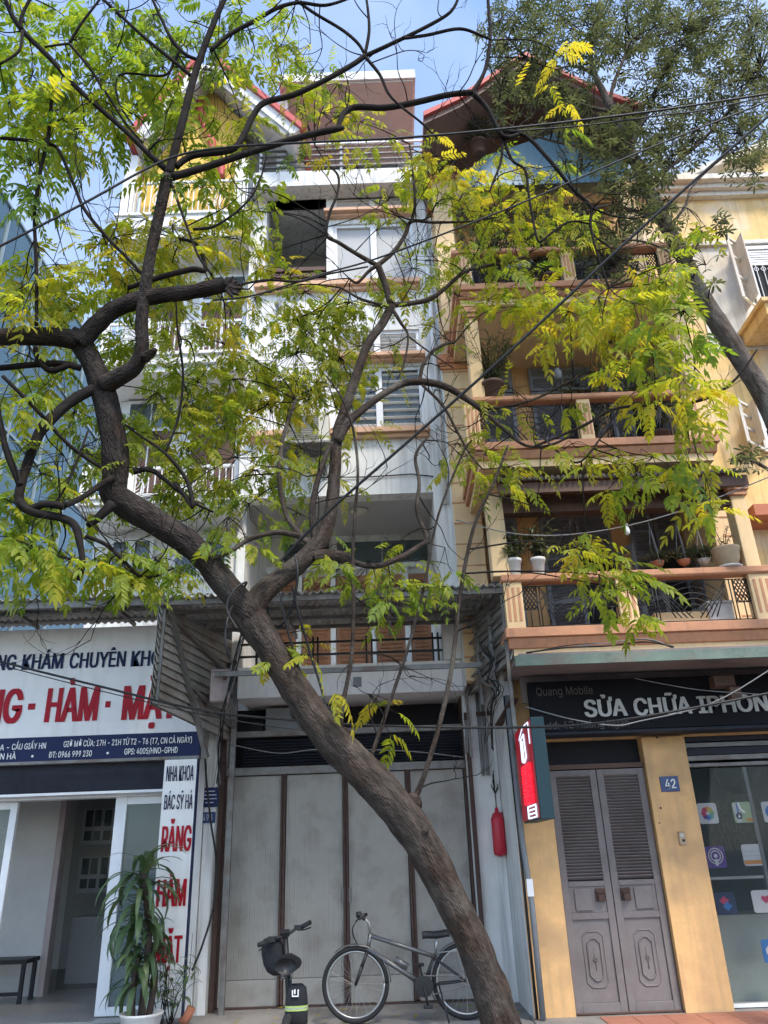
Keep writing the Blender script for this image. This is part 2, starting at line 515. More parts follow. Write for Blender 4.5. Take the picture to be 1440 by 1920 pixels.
# ------------------------------------------------------------------ narrow white house in the middle
YG, YB, YR = 10.1, 9.5, 10.9
ML, MR = -1.90, 0.90
wh = thing('tube_house', 'narrow white multi-storey house with pink window sills and grey folding gate', 'house', (-0.6, 9.8, 0))
zs0, zs1 = 3.34, 3.72                       # first-floor slab
zbay = 6.02
ztop0 = Z(640, 345, 9.2); ztop1 = Z(640, 318, 9.2)

# ground floor: piers, dark room, gate
bx('pier', 'white_wall', wh, -2.26, -2.13, 9.75, 10.4, 0, 3.34)
bx('pier', 'white_wall', wh, 0.90, 1.275, 9.85, 10.4, 0, 4.0)
bx('dark_room', 'dark_inside', wh, -2.26, 1.27, 10.45, 10.6, 0, 3.34)
bx('house_body', 'white_wall', wh, ML - .1, 0.92, 11.21, 17, 0, ztop0)
bx('gate_jamb', 'rust', wh, 0.886, 0.90, 10.0, 10.44, 0, 3.34)
bx('room_floor', 'pavement', wh, -2.12, 0.89, 10.02, 10.5, -0.05, 0.012)
gate = bx('gate', 'steel', wh, -2.09, 0.885, 10.0, 10.12, 2.47, 2.56)          # the top rail
gx = [X(p, 1500, YG) for p in (421, 533, 648, 766, 876)]
for i in range(4):
    a, b = gx[i] + 0.035, gx[i + 1] - 0.035
    pm = MB()
    n = 24
    for j in range(n):                     # shallow vertical ribs pressed into the sheet
        xa = a + (b - a) * j / n; xb = a + (b - a) * (j + 1) / n
        pm.box(xa, xb - 0.006, 10.057 if j % 2 else 10.060, 10.085, 0.28, 2.46)
    pm.box(a, b, 10.07, 10.09, 0.28, 2.46)
    pm.box(a, b, 10.05, 10.09, 0.02, 0.275)
    pn = pm.build('panel', 'gate_metal', gate)
    if i in (1, 2):
        MB().box((a if i == 2 else b) - 0.02, (a if i == 2 else b) + 0.02, 10.02, 10.05, 1.02, 1.18).build('latch', 'steel', gate, bevel=0.004)
for i, p in enumerate(gx):
    MB().box(p - 0.028, p - 0.006, 10.0, 10.05, 0.03, 2.47).box(p + 0.006, p + 0.028, 10.0, 10.05, 0.03, 2.47).box(p - 0.03, p + 0.03, 10.03, 10.06, 0.03, 2.47).build('upright', 'rust', gate)
tr = MB(); tr.box(-2.09, 0.885, 10.0, 10.06, 0.004, 0.018)
tr.build('floor_track', 'rust', gate)
for k in range(9):                          # louvre slats over the gate
    z = 2.60 + k * 0.036
    MB().obox((-0.5, 10.09, z), (1.385, 0, 0), (0, 0.018, 0.010), (0, -0.001, 0.003)).build('slat', 'shutter_box', wh)
bx('beam', 'steel', wh, -2.1, 0.885, 10.01, 10.09, 2.93, 3.0)
bx('fan_panel', 'plastic_grey', wh, -1.62, -0.7, 10.12, 10.14, 3.0, 3.30)
MB().torus((-1.1, 10.11, 3.14), 0.12, 0.008).torus((-1.1, 10.11, 3.14), 0.06, 0.006).build('fan_ring', 'steel', wh, smooth=True)
bx('meter_panel', 'dark_inside', wh, -1.78, -1.66, 10.08, 10.13, 2.98, 3.13)
bx('corner_post', 'rust', wh, X(412, 1600, 9.9) - 0.03, X(412, 1600, 9.9) + 0.02, 9.86, 9.92, 0, 3.3)
bx('corner_post', 'rust', wh, 0.905, 0.955, 9.78, 9.84, 0, 3.1)

# first floor: slab, railing, timber doors under the projecting storeys
bx('slab', 'white_trim', wh, ML, MR, 9.6, 11.2, zs0, zs1)
bx('vent', 'plastic_grey', wh, X(670, 1275, 9.6) - 0.05, X(670, 1275, 9.6) + 0.05, 9.585, 9.6, 3.43, 3.55)
rl = MB()
for z in (zs1 + 0.14, zs1 + 0.30): rl.box(ML, 0.68, 9.66, 9.69, z, z + 0.025)
for x in (-1.7, -1.62, -0.98, -0.92, -0.30, -0.23, 0.55, 0.62): rl.box(x, x + 0.022, 9.65, 9.70, zs1, zs1 + 0.38)
rl.build('railing', 'iron', wh)
bx('back_wall', 'white_wall', wh, ML, MR, 10.95, 11.2, zs1, zbay)
bx('side_wall', 'white_wall', wh, ML - 0.12, ML, 9.7, 11.2, zs1, zbay)
bx('pier', 'white_wall', wh, 0.68, 0.9, 9.5, 10.95, zs1 + 0.001, zbay + 0.001)
dx = [-1.75, -1.30, -0.80, -0.22, 0.28, 0.66]
for i in range(5):
    a, b = dx[i] + 0.05, dx[i + 1] - 0.03
    d = bx('timber_shutter', 'wood', wh, a, b, 10.90, 10.945, zs1 + 0.01, 5.35)
    lv = MB()
    for k in range(26):
        z = zs1 + 0.12 + k * 0.058
        if z < 5.25: lv.obox(((a + b) / 2, 10.892, z), ((b - a) / 2 - 0.05, 0, 0), (0, 0.010, 0.018), (0, -0.003, 0.002))
    lv.build('louvre', 'wood', d)
for x in dx: bx('door_post', 'white_frame', wh, x - 0.035, x + 0.04, 10.87, 10.95, zs1, 5.45)
bx('transom', 'white_frame', wh, -1.8, 0.68, 10.86, 10.951, 5.45, 5.52)
for x in (-1.2, -0.4, 0.3): bx('pane', 'pane', wh, x - 0.34, x + 0.34, 10.92, 10.945, 5.56, 5.9)
lm = MB(); lm.lathe([(0.10, 0.0), (0.13, -0.02), (0.11, -0.05), (0.04, -0.065)], (X(672, 945, 9.9), 10.0, zbay), 20)
lm.build('ceiling_lamp', 'ac_beige', wh, smooth=True)

# projecting storeys: front wall in strips round the openings
WL, WR = X(628, 760, YB), X(795, 760, YB)
s3 = Z(700, 808, YB); h3 = Z(700, 688, YB); t30 = Z(740, 672, YB); t31 = Z(740, 618, YB)
s4 = Z(700, 532, YB); h4 = Z(700, 418, YB); t40 = Z(700, 402, YB); t41 = Z(700, 368, YB)
LOGL, LOGR = ML + 0.16, X(612, 450, YB)
def wall(x0, x1, z0, z1, m='white_wall'): return bx('wall', m, wh, x0, x1, YB, YB + 0.22, z0, z1)
wall(ML, MR, zbay, s3)
wall(ML, WL, s3, s4)
wall(WR, MR, s3, ztop0)
wall(WL, WR, h3, t30); wall(WL, WR, t31, s4)
wall(LOGR, WL, s4, ztop0) if WL > LOGR else None
wall(ML, LOGL, s4, ztop0)
wall(WL, WR, h4, t40); wall(WL, WR, t41, ztop0)
zlg = Z(560, 365, YB)
wall(LOGL, LOGR, zlg, ztop0)
bx('side_wall', 'white_wall', wh, ML - 0.1, ML, YB + 0.02, 12, zbay, ztop0)
bx('side_wall', 'white_wall', wh, MR, MR + 0.1, YB + 0.02, 12, zbay, ztop0)
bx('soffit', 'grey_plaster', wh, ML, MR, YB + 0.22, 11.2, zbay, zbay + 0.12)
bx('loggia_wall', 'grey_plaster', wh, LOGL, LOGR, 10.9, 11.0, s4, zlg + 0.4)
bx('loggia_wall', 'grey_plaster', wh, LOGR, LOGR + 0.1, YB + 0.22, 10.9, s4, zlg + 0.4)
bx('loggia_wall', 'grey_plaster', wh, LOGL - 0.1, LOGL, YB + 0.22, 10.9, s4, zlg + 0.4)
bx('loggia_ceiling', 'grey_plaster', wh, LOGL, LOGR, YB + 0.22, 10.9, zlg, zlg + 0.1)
MB().prism([(LOGL + .1, s4), (LOGR - .4, s4), (LOGR - .4, zlg - .5), (LOGR - .55, zlg - .35), (LOGL + .3, zlg - .35), (LOGL + .1, zlg - .5)], 10.86, 10.9).build('loggia_door', 'shutter_grey', wh)
for z in (s4 + 0.10, s4 + 0.22, s4 + 0.34): bx('loggia_rail', 'dark_wood', wh, LOGL, LOGR, YB + 0.03, YB + 0.09, z, z + 0.07)
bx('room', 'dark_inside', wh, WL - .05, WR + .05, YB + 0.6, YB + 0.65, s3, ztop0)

def sill(x0, x1, z, h=0.085, d=0.13):
    m_ = MB(); m_.box(x0, x1, YB - d, YB + 0.02, z - h, z).box(x0 + .02, x1 - .02, YB - d * .55, YB + 0.02, z - h * 1.7, z - h)
    return m_.build('sill', 'pink_sill', wh, bevel=0.006)
sill(ML + 0.02, WR + 0.06, s3); sill(WL - 0.06, WR + 0.06, t30 + 0.02, 0.06, 0.16)
sill(ML + 0.02, WR + 0.06, s4); sill(LOGR - 0.03, WR + 0.06, t40 + 0.02, 0.06, 0.16)
def window(x0, x1, z0, z1, cols, louvres, mid=0.5, pane='pane'):
    w = MB(); t = 0.055
    w.box(x0, x1, YB + .03, YB + .10, z0, z0 + t).box(x0, x1, YB + .03, YB + .10, z1 - t, z1)
    w.box(x0, x0 + t, YB + .031, YB + .099, z0, z1).box(x1 - t, x1, YB + .031, YB + .099, z0, z1)
    for c in range(1, cols):
        xc = x0 + (x1 - x0) * c / cols
        w.box(xc - t * .9, xc + t * .9, YB + .025, YB + .105, z0, z1)
    wn_ = w.build('window', 'white_frame', wh, bevel=0.004)
    for c in range(cols):
        a = x0 + (x1 - x0) * c / cols + t; b = x0 + (x1 - x0) * (c + 1) / cols - t
        bx('pane', pane, wn_, a, b, YB + .070, YB + .078, z0 + t, z1 - t)
        n = louvres
        for k in range(n):
            z = z0 + t + (z1 - z0 - 2 * t) * (k + .5) / n
            MB().obox(((a + b) / 2, YB + .05, z), ((b - a) / 2, 0, 0), (0, .016, -.012), (0, .002, .003)).build('slat', 'white_frame', wn_)
    return wn_
window(WL, WR, s3, h3, 2, 8)
window(WL, WR, t30 + .03, t31, 2, 6, pane='frosted')
window(WL, WR, s4, h4, 2, 0, pane='frosted')
window(WL, WR, t40 + .03, t41, 2, 4, pane='frosted')

dpz = MB(); dpz.tube([(MR - .07, YB - .04, zbay - .2), (MR - .07, YB - .04, ztop0 - .05)], .035, 10)
dpz.build('drain_pipe', 'white_trim', wh, smooth=True)
for z in (6.4, 7.6, 8.8, 10.0): bx('pipe_clip', 'steel', wh, MR - .115, MR - .025, YB - .085, YB - .002, z, z + .03)
MB().tube([(ax, YB - .02, az) for ax, az in ((-1.25, 6.9), (-1.2, 6.5), (-.9, 6.3), (-.2, 6.28), (.4, 6.3), (.7, 6.25))], .008, 6).build('wire', 'cable_black', wh, smooth=True)
# wall lamp and small camera on the wall beside the loggia
q = P(524, 575, YB)
MB().box(q.x - .03, q.x + .03, YB - .06, YB, q.z - .06, q.z + .10).lathe([(.02, -.12), (.035, -.10), (.035, -.05), (.02, 0)], (q.x - .02, YB - .08, q.z - .08), 12, 'y').build('wall_lamp', 'plastic_grey', wh)
# top terrace
YT = 9.2
bx('terrace_slab', 'white_wall', wh, ML - 0.03, MR + 0.03, YT, 12, ztop0, ztop1)
tr = Z(640, 262, YT)
for k in range(6):
    z = ztop1 + 0.05 + (tr - ztop1 - 0.05) * k / 5
    bx('terrace_rail', 'steel' if k != 5 else 'white_frame', wh, ML + .05, MR - .02, YT + .06, YT + .09, z - .014, z + .014)
for x in (ML + .06, -.5, MR - .05): bx('terrace_post', 'white_frame', wh, x - .02, x + .02, YT + .091, YT + .12, ztop1, tr)
zr = Z(640, 150, 9.0)
bx('terrace_wall', 'grey_plaster', wh, ML + 0.15, MR - .1, 10.6, 10.8, ztop1, zr)
bx('terrace_window', 'pane', wh, -1.1, .5, 10.56, 10.6, ztop1 + .3, ztop1 + 1.6)
bx('roof_slab', 'white_wall', wh, X(522, 160, 9.0), X(780, 160, 9.0), 9.0, 12, zr, zr + .2)
bx('roof_soffit', 'ac_beige', wh, X(522, 160, 9.0) + .04, X(780, 160, 9.0) - .04, 9.04, 10.6, zr - .035, zr)
bx('terrace_column', 'white_wall', wh, X(522, 200, 9.3), X(522, 200, 9.3) + .16, 9.3, 9.5, ztop1, zr - .036)

# air conditioner on its shelf
q0, q1 = P(527, 848, 9.3), P(603, 775, 9.3)
ac = thing('air_conditioner', 'beige outdoor air conditioner on a wall shelf under the pink sill', 'air conditioner', (q0.x, 9.3, q0.z))
az0 = Z(560, 832, 9.15)
ax0, ax1 = X(532, 800, 9.15), X(600, 800, 9.15)
bx('casing', 'ac_beige', ac, ax0, ax1 + .12, 9.16, 9.46, az0 + .02, az0 + .50, bevel=.012)
gm = MB()
for k in range(12): gm.box(ax0 + .04, ax1 - .02, 9.148, 9.157, az0 + .07 + k * .033, az0 + .085 + k * .033)
gm.build('grille', 'ac_grille', ac)
MB().box(ax0 - .05, ax1 + .16, 9.08, 9.495, az0 - .025, az0).build('shelf', 'steel', ac)
bm = MB()
for x in (ax0 + .06, ax1 + .03):
    bm.bar((x, 9.12, az0 - .03), (x, 9.48, az0 - .32), .03, .03).bar((x, 9.48, az0 - .03), (x, 9.48, az0 - .36), .03, .03)
bm.build('bracket', 'steel', ac)

# ------------------------------------------------------------------ corrugated awning in front of the gate
aw = thing('metal_awning', 'rusty corrugated awning on a steel frame in front of the grey gate', 'awning', (-0.6, 8.8, 0))
YA = 8.1
AL, AR = X(300, 1118, YA), X(948, 1112, YA)
za = 4.13
sh = MB(); sh.corrug(AL - .03, AR + .05, YA - .05, 9.62, za + .045, za + .10, 0.085, 0.016, 'y', jit=.05)
sh.build('roof_sheet', 'old_sheet', aw, smooth=True, solid=.004)
st = MB()
st.box(AL, AR, YA, YA + .05, za - .03, za + .025)
for y in (8.5, 8.9, 9.3): st.box(AL + .05, AR - .05, y, y + .04, za - .015, za + .028)
for x in (AL, -1.2, 0.0, AR - .05): st.box(x, x + .04, YA + .05, 9.6, za - .065, za - .016)
st.build('roof_frame', 'steel', aw)
# side screens, slightly splayed
def screen(pf, pb, zf0, zf1, zb0, zb1, name='side_sheet'):
    n = int((zf1 - zf0) / .088)
    bkn = Vector((pb[1] - pf[1], -(pb[0] - pf[0]), 0)).normalized()
    if bkn.x * (pf[0] + .6) < 0: bkn = -bkn
    c4 = [Vector((pf[0], pf[1], zf0)), Vector((pb[0], pb[1], zb0)), Vector((pb[0], pb[1], zb1)), Vector((pf[0], pf[1], zf1))]
    MB().add([c + bkn * .012 for c in c4] + [c + bkn * .016 for c in c4], [(0, 1, 2, 3), (7, 6, 5, 4), (0, 4, 5, 1), (1, 5, 6, 2), (2, 6, 7, 3), (3, 7, 4, 0)]).build('side_sheet', 'sheet_metal', aw)
    nrm = Vector((pb[1] - pf[1], -(pb[0] - pf[0]), 0)).normalized()
    if nrm.x * (pf[0] + .6) > 0: nrm = -nrm               # towards the gate side
    for i in range(n):                                     # each pressed rib of the sheet, lapped over the one below
        t0, t1 = i / n, (i + 1.12) / n
        q = [Vector((pf[0], pf[1], zf0 + (zf1 - zf0) * t0)), Vector((pb[0], pb[1], zb0 + (zb1 - zb0) * t0)),
             Vector((pb[0], pb[1], zb0 + (zb1 - zb0) * t1)), Vector((pf[0], pf[1], zf0 + (zf1 - zf0) * t1))]
        m_ = MB()
        o0, o1 = nrm * .034, nrm * .0
        th = nrm * -.006
        m_.add([q[0] + o0, q[1] + o0, q[2] + o1, q[3] + o1, q[0] + o0 + th, q[1] + o0 + th, q[2] + o1 + th, q[3] + o1 + th],
               [(0, 1, 2, 3), (4, 7, 6, 5), (0, 4, 5, 1), (2, 6, 7, 3), (0, 3, 7, 4), (1, 5, 6, 2)])
        m_.build('slat', 'sheet_metal', aw)
zl0 = Z(292, 1320, YA)
screen((AL, YA + .02), (-2.02, 9.8), zl0, za - .03, 2.86, za - .03)
zr0 = Z(962, 1235, YA)
screen((AR + .02, YA + .02), (1.0, 9.8), zr0, za - .03, 3.3, za - .03)
fr_ = MB()
fl = Vector((AL + .02, YA + .06, 0)); bl = Vector((-1.97, 9.78, 0))
def lp(t, z): v = fl.lerp(bl, t); return Vector((v.x + .03, v.y, z))
fr_.bar(lp(0, za - .05), lp(0, zl0), .03, .03)
fr_.bar(lp(0.02, za - .08), lp(1, za - .55), .045, .045)
fr_.bar(lp(.08, za - .1), lp(.62, 2.6), .05, .05)
fr_.bar(lp(.95, za - .3), lp(.60, 3.2), .045, .045)
fr_.bar(lp(.98, za), lp(.98, 0.0), .06, .06)
fr_.bar(lp(.35, 3.35), lp(1, 3.0), .03, .03)
fr_.bar((-2.0, 8.75, Z(480, 1262, 8.75)), (AR - .25, 8.75, Z(480, 1262, 8.75)), .04, .055)
fr_.bar((-1.9, 8.8, Z(480, 1262, 8.75)), (-1.95, 9.75, 3.0), .035, .035)
fr_.build('left_frame', 'steel', aw).name = 'side_frame'
fr_ = MB()
fl2 = Vector((AR - .01, YA + .06, 0)); bl2 = Vector((.96, 9.78, 0))
def rp(t, z): v = fl2.lerp(bl2, t); return Vector((v.x - .03, v.y, z))
for t in (0, .3, .6, .95): fr_.bar(rp(t, za - .04), rp(t, zr0 + (3.3 - zr0) * t - (.75 if t in (0, .95) else .25)), .035, .035)
for z in (0.25, .5, .75): fr_.bar(rp(0, za - .05 - z * (za - zr0)), rp(1, za - .05 - z * (za - 3.3)), .025, .025)
fr_.bar(rp(0, za - .04), rp(1, za - .04), .04, .04)
fr_.bar(rp(1, 3.0), (MR - .0, 9.7, 2.6), .04, .04)
fr_.build('side_frame', 'steel', aw)

bxm = MB(); q = P(412, 1288, 8.9)
bxm.box(q.x - .10, q.x + .10, 8.85, 8.98, q.z - .17, q.z + .17)
mb_ = thing('junction_box', 'pale pinkish junction box hanging on the corrugated side sheet', 'junction box', (q.x, 8.9, q.z - .17))
bxm.build('case', 'pinkish_box', mb_, bevel=.008)
MB().box(q.x - .104, q.x + .104, 8.842, 8.985, q.z + .172, q.z + .19).build('lid', 'pinkish_box', mb_)
# ------------------------------------------------------------------ dental clinic with the tall white house above it
lh = thing('clinic_house', 'white house with balconies and gabled roof above the dental clinic', 'house', (-3.1, 9.8, 0))
YD, YS = 9.7, 9.35
SL = -6.6
zb0 = Z(0, 1430, YS); zb1 = Z(0, 1385, YS); zst = Z(0, 1183, YS)
# ground-floor room
bx('room_floor', 'room_floor', lh, SL, -2.3, 9.5, 14.2, -0.08, 0.02)
bx('room_wall', 'room_wall', lh, SL, -2.3, 14.2, 14.3, 0.02, 3.0)
bx('room_wall', 'room_wall', lh, -2.4, -2.3, 9.85, 14.2, 0.02, 3.0)
bx('room_wall', 'room_wall', lh, SL - .1, SL, 9.7, 14.2, 0.02, 3.0)
bx('room_ceiling', 'room_wall', lh, SL, -2.3, 9.8, 14.2, 2.62, 2.72)
bx('partition', 'room_wall', lh, -5.6, X(105, 1600, 11.4), 11.4, 11.5, 0.02, 2.62)
bx('partition', 'pinkish_box', lh, X(105, 1600, 11.4), X(112, 1600, 11.4) + .03, 11.35, 11.52, 0.02, 2.62)
bx('glass_partition', 'clear_pane', lh, X(112, 1600, 11.6) + .05, -2.42, 11.9, 11.92, 0.02, 2.62)
# wall cabinets with glazed doors
for (p0, y0, p1, y1) in ((150, 1585, 216, 1515), (142, 1675, 208, 1605)):
    a, b = P(p0, y0, 12.6), P(p1, y1, 12.6)
    cb = bx('wall_cabinet', 'white_frame', lh, a.x, b.x + .12, 12.6, 12.95, a.z, b.z)
    w = (b.x + .1 - a.x) / 2
    for k in range(2):
        for r in range(2):
            for c in range(2):
                x = a.x + .05 + k * w + c * (w * .46)
                zz = a.z + .06 + (0 if r == 0 else (b.z - a.z) * .38)
                hh = (b.z - a.z) * (.26 if r == 0 else .46)
                bx('pane', 'pane', cb, x, x + w * .36, 12.585, 12.6, zz, zz + hh)
a, b = P(120, 1880, 12.5), P(210, 1760, 12.5)
bx('base_cabinet', 'white_frame', lh, a.x, -2.45, 12.4, 12.9, 0.02, 0.85, bevel=.01)
# sliding glass doors
def slider(x0, x1, y, z1):
    t = .085
    w = MB(); w.box(x0, x0 + t * 1.6, y, y + .06, .03, z1).box(x1 - t, x1, y, y + .06, .03, z1).box(x0 + t * 1.6, x1 - t, y, y + .06, .03, .03 + t).box(x0 + t * 1.6, x1 - t, y, y + .06, z1 - t, z1)
    d = w.build('sliding_door', 'white_frame', lh, bevel=.006)
    bx('pane', 'teal_pane', d, x0 + t * 1.6, x1 - t, y + .025, y + .035, .03 + t, z1 - t)
zdt = Z(222, 1495, YD)
slider(-3.31, -2.62, YD, zdt)
slider(-5.4, X(20, 1600, YD + .1), YD + .1, zdt)
bx('door_head', 'white_frame', lh, SL, -2.62, YD - .02, YD + .18, zdt + .002, zdt + .05)
# roller-shutter housing, signs
zsh = Z(0, 1490, 9.5)
rb = MB()
rb.prism_x([(9.52, zsh), (9.68, zsh), (9.68, zb0), (9.46, zb0), (9.46, zsh + .2)], SL, -2.66)
rb.build('shutter_housing', 'shutter_box', lh)
bx('shutter_edge', 'white_frame', lh, SL, -2.66, 9.5, 9.69, zsh - .03, zsh - .002)
bx('lintel', 'white_wall', lh, SL, -2.27, 9.7, 9.95, zdt + .06, 4.3)
bx('pier', 'white_wall', lh, -2.62, -2.27, 9.72, 10.0, 0, zdt + .06)

sg = thing('clinic_sign', 'wide white dental clinic signboard with red and navy capitals and navy band', 'sign', (-4, YS, zb0))
bx('board', 'sign_white', sg, SL, -2.27, YS, YS + .09, zb1, zst, bevel=.004)
bx('band', 'sign_navy', sg, SL, -2.268, YS - .003, YS + .092, zb0, zb1)
fm = MB(); fm.box(SL, -2.265, YS - .02, YS + .09, zb0 - .035, zb0 - .002)
fm.build('rim', 'steel', sg)
# the two big lines: word by word where they stand on the board
for wd, a, b in (('PHÒNG', -62, 29), ('KHÁM', 40, 118), ('CHUYÊN', 129, 235), ('KHOA', 245, 322)):
    pxletters(sg, wd, a, 1256 - .031 * (a - 40), b, 28, YS, 'sign_navy', .035)
for wd, a, b in (('RĂNG', -98, 38), ('-', 52, 67), ('HÀM', 82, 182), ('-', 197, 208), ('MẶT', 227, 333)):
    if wd == '-':
        p, q = P(a, 1331 - .03 * (a - 52), YS), P(b, 1319 - .03 * (a - 52), YS)
        bx('lettering', 'sign_red', sg, p.x, q.x, YS - .006, YS - .001, p.z, q.z)
    else:
        pxletters(sg, wd, a, 1354 - .031 * (a - 82), b, 62, YS, 'sign_red', .045)
B2 = YS - .004
pxletters(sg, 'CẦU GIẤY HN', 22, 1406, 86, 11, B2, 'letter_white', .02)
pxletters(sg, 'HÒA -', -18, 1408, 17, 11, B2, 'letter_white', .02)
pxletters(sg, 'GIỜ MỞ CỬA: 17H - 21H TỪ T2 - T6 (T7, CN CẢ NGÀY)', 119, 1401, 360, 11, B2, 'letter_white', .02)
pxletters(sg, 'SƠN HÀ', -18, 1425, 30, 11, B2, 'letter_white', .02)
pxletters(sg, 'ĐT: 0966 999 230', 91, 1421, 172, 11, B2, 'letter_white', .02)
pxletters(sg, 'GPS: 4005/HNO-GPHD', 233, 1415, 333, 11, B2, 'letter_white', .02)
for p, q in ((61, 1418), (202, 1412)):
    c = P(p, q, B2); MB().lathe([(.014, 0), (.014, -.004)], (c.x, B2 - .002, c.z), 10, 'y').build('dot', 'letter_white', sg)

vsn = thing('vertical_sign', 'tall narrow white dental sign with navy and red words beside the gate', 'sign', (-2.45, 9.3, 0.05))
VL, VR = -2.645, -2.27
YV = 9.28
bx('board', 'sign_white', vsn, VL, VR, YV, YV + .08, .06, zb0 - .045, bevel=.004)
bx('edge', 'sign_navy', vsn, VR - .001, VR + .012, YV + .002, YV + .085, .06, zb0 - .045)
for wd, a, py, b, cap, mm, bd in (('NHA KHOA', 311, 1465, 363, 28, 'sign_navy', .03), ('BÁC SỸ HÀ', 307, 1518, 361, 27, 'sign_navy', .03),
                            ('RĂNG', 301, 1597, 358, 47, 'sign_red', .045), ('HÀM', 292, 1700, 348, 50, 'sign_red', .045), ('MẶT', 288, 1806, 340, 50, 'sign_red', .045),
                            ('NGÂN', 306, 1888, 334, 9, 'sign_navy', .02)):
    pxletters(vsn, wd, a, py, b, cap, YV, mm, bd)
# awning over the clinic sign
ca = thing('clinic_awning', 'weathered corrugated awning strip above the clinic signboard', 'awning', (-4, 8.6, 4.2))
zca = Z(150, 1130, 8.45)
m_ = MB(); m_.corrug(SL, AL - .06, 8.4, 9.36, zca + .05, zst + .16, .085, .016, 'y', jit=.06)
m_.build('roof_sheet', 'old_sheet', ca, smooth=True, solid=.004)
m_ = MB(); m_.box(SL, AL - .07, 8.45, 8.5, zca - .05, zca + .022).box(SL, AL - .07, 9.05, 9.1, zca - .03, zca + .035)
for x in (-5.6, -4.4, -3.2): m_.box(x, x + .04, 8.5, 9.34, zca - .04, zca + .0)
m_.build('frame', 'steel', ca)
m_ = MB(); m_.corrug(SL, AL - .07, 8.9, 9.34, zst + .03, zst + .05, .085, .014, 'y', jit=.03)
m_.build('lower_sheet', 'sheet_metal', ca, smooth=True, solid=.003)

# upper storeys
HL, HR = -4.0, -1.92
YU = 9.78
def bal(pslab0, pslab1, prail, px=340, yb=9.0, xl=HL):
    z0, z1, zr_ = Z(px, pslab0, yb), Z(px, pslab1, yb), Z(px, prail, yb)
    m_ = MB()
    m_.box(xl, HR - .02, yb, YU, z0 + (z1 - z0) * .35, z1).box(xl + .05, HR - .05, yb + .05, YU, z0, z0 + (z1 - z0) * .35)
    m_.box(xl - .03, HR - .01, yb - .03, YU, z1 - .05, z1 + .004)
    m_.build('balcony_slab', 'white_trim', lh, bevel=.008)
    r = MB()
    r.box(xl + .03, HR - .05, yb + .04, yb + .08, zr_ - .04, zr_)
    n = int((HR - xl) / .085)
    for i in range(n):
        x = xl + .05 + i * .085
        r.box(x, x + .014, yb + .05, yb + .066, z1, zr_ - .04)
    for cx in (xl + .7, xl + 1.45):
        for k in range(4):
            r.torus((cx, yb + .058, (z1 + zr_) / 2), .05 + .045 * k, .006, n=20, k=5)
    r.build('balcony_railing', 'white_frame', lh)
    for x in (xl + .02, xl + .62): bx('balcony_post', 'white_trim', lh, x, x + .1, yb + .02, yb + .12, z1 + .005, zr_ + .05, bevel=.006)
    return z0, z1
zA = bal(692, 660, 598)
zB = bal(440, 398, 335)
zC = bal(950, 925, 870)
def facade(z0, z1): bx('wall', 'white_wall', lh, HL, HR, YU, YU + .25, z0, z1)
ap = P(385, 122, 8.8); el = P(262, 262, 8.8); er = P(548, 246, 8.8)
ze = min(el.z, er.z)
zrl = ap.z + (ze - ap.z) * (HL - ap.x) / (el.x - ap.x); zrr = ap.z + (ze - ap.z) * (HR - ap.x) / (er.x - ap.x)
ztb = min(zrl, zrr) - .03
facade(4.3, ztb)
bx('house_body', 'white_wall', lh, HL + .2, HR + .01, YU + .26, 16, 4.3, ztb)
bx('clinic_roof', 'grey_plaster', lh, SL, HR - .4, 9.5, 14.3, 4.2, 4.28)
bx('side_wall', 'white_wall', lh, HL, HL + .2, YU + .25, 14, 4.3, ztb)
for (z0, hh) in ((zC[1], 1.9), (zA[1], 2.0), (zB[1], 1.5)):
    for x0 in (HL + .25, HL + 1.2):
        d = bx('door', 'white_frame', lh, x0, x0 + .75, YU - .07, YU - .005, z0 + .01, z0 + hh)
        for c in range(2):
            bx('leaf', 'dark_wood', d, x0 + .06 + c * .33, x0 + .36 + c * .33, YU - .085, YU - .072, z0 + .03, z0 + hh * .72)
            bx('pane', 'pane', d, x0 + .06 + c * .33, x0 + .36 + c * .33, YU - .085, YU - .072, z0 + hh * .76, z0 + hh - .06)
# lower windows behind the branches
for p0, q0, p1, q1 in ((200, 1090, 290, 1010), (320, 1090, 430, 1010)):
    a, b = P(p0, q0, YU - .03), P(p1, q1, YU - .03)
    w = bx('window', 'white_frame', lh, a.x, b.x, YU - .06, YU - .004, a.z, b.z)
    for c in range(2): bx('pane', 'pane', w, a.x + .05 + c * (b.x - a.x) / 2, a.x + (c + 1) * (b.x - a.x) / 2 - .05, YU - .075, YU - .062, a.z + .05, b.z - .05)
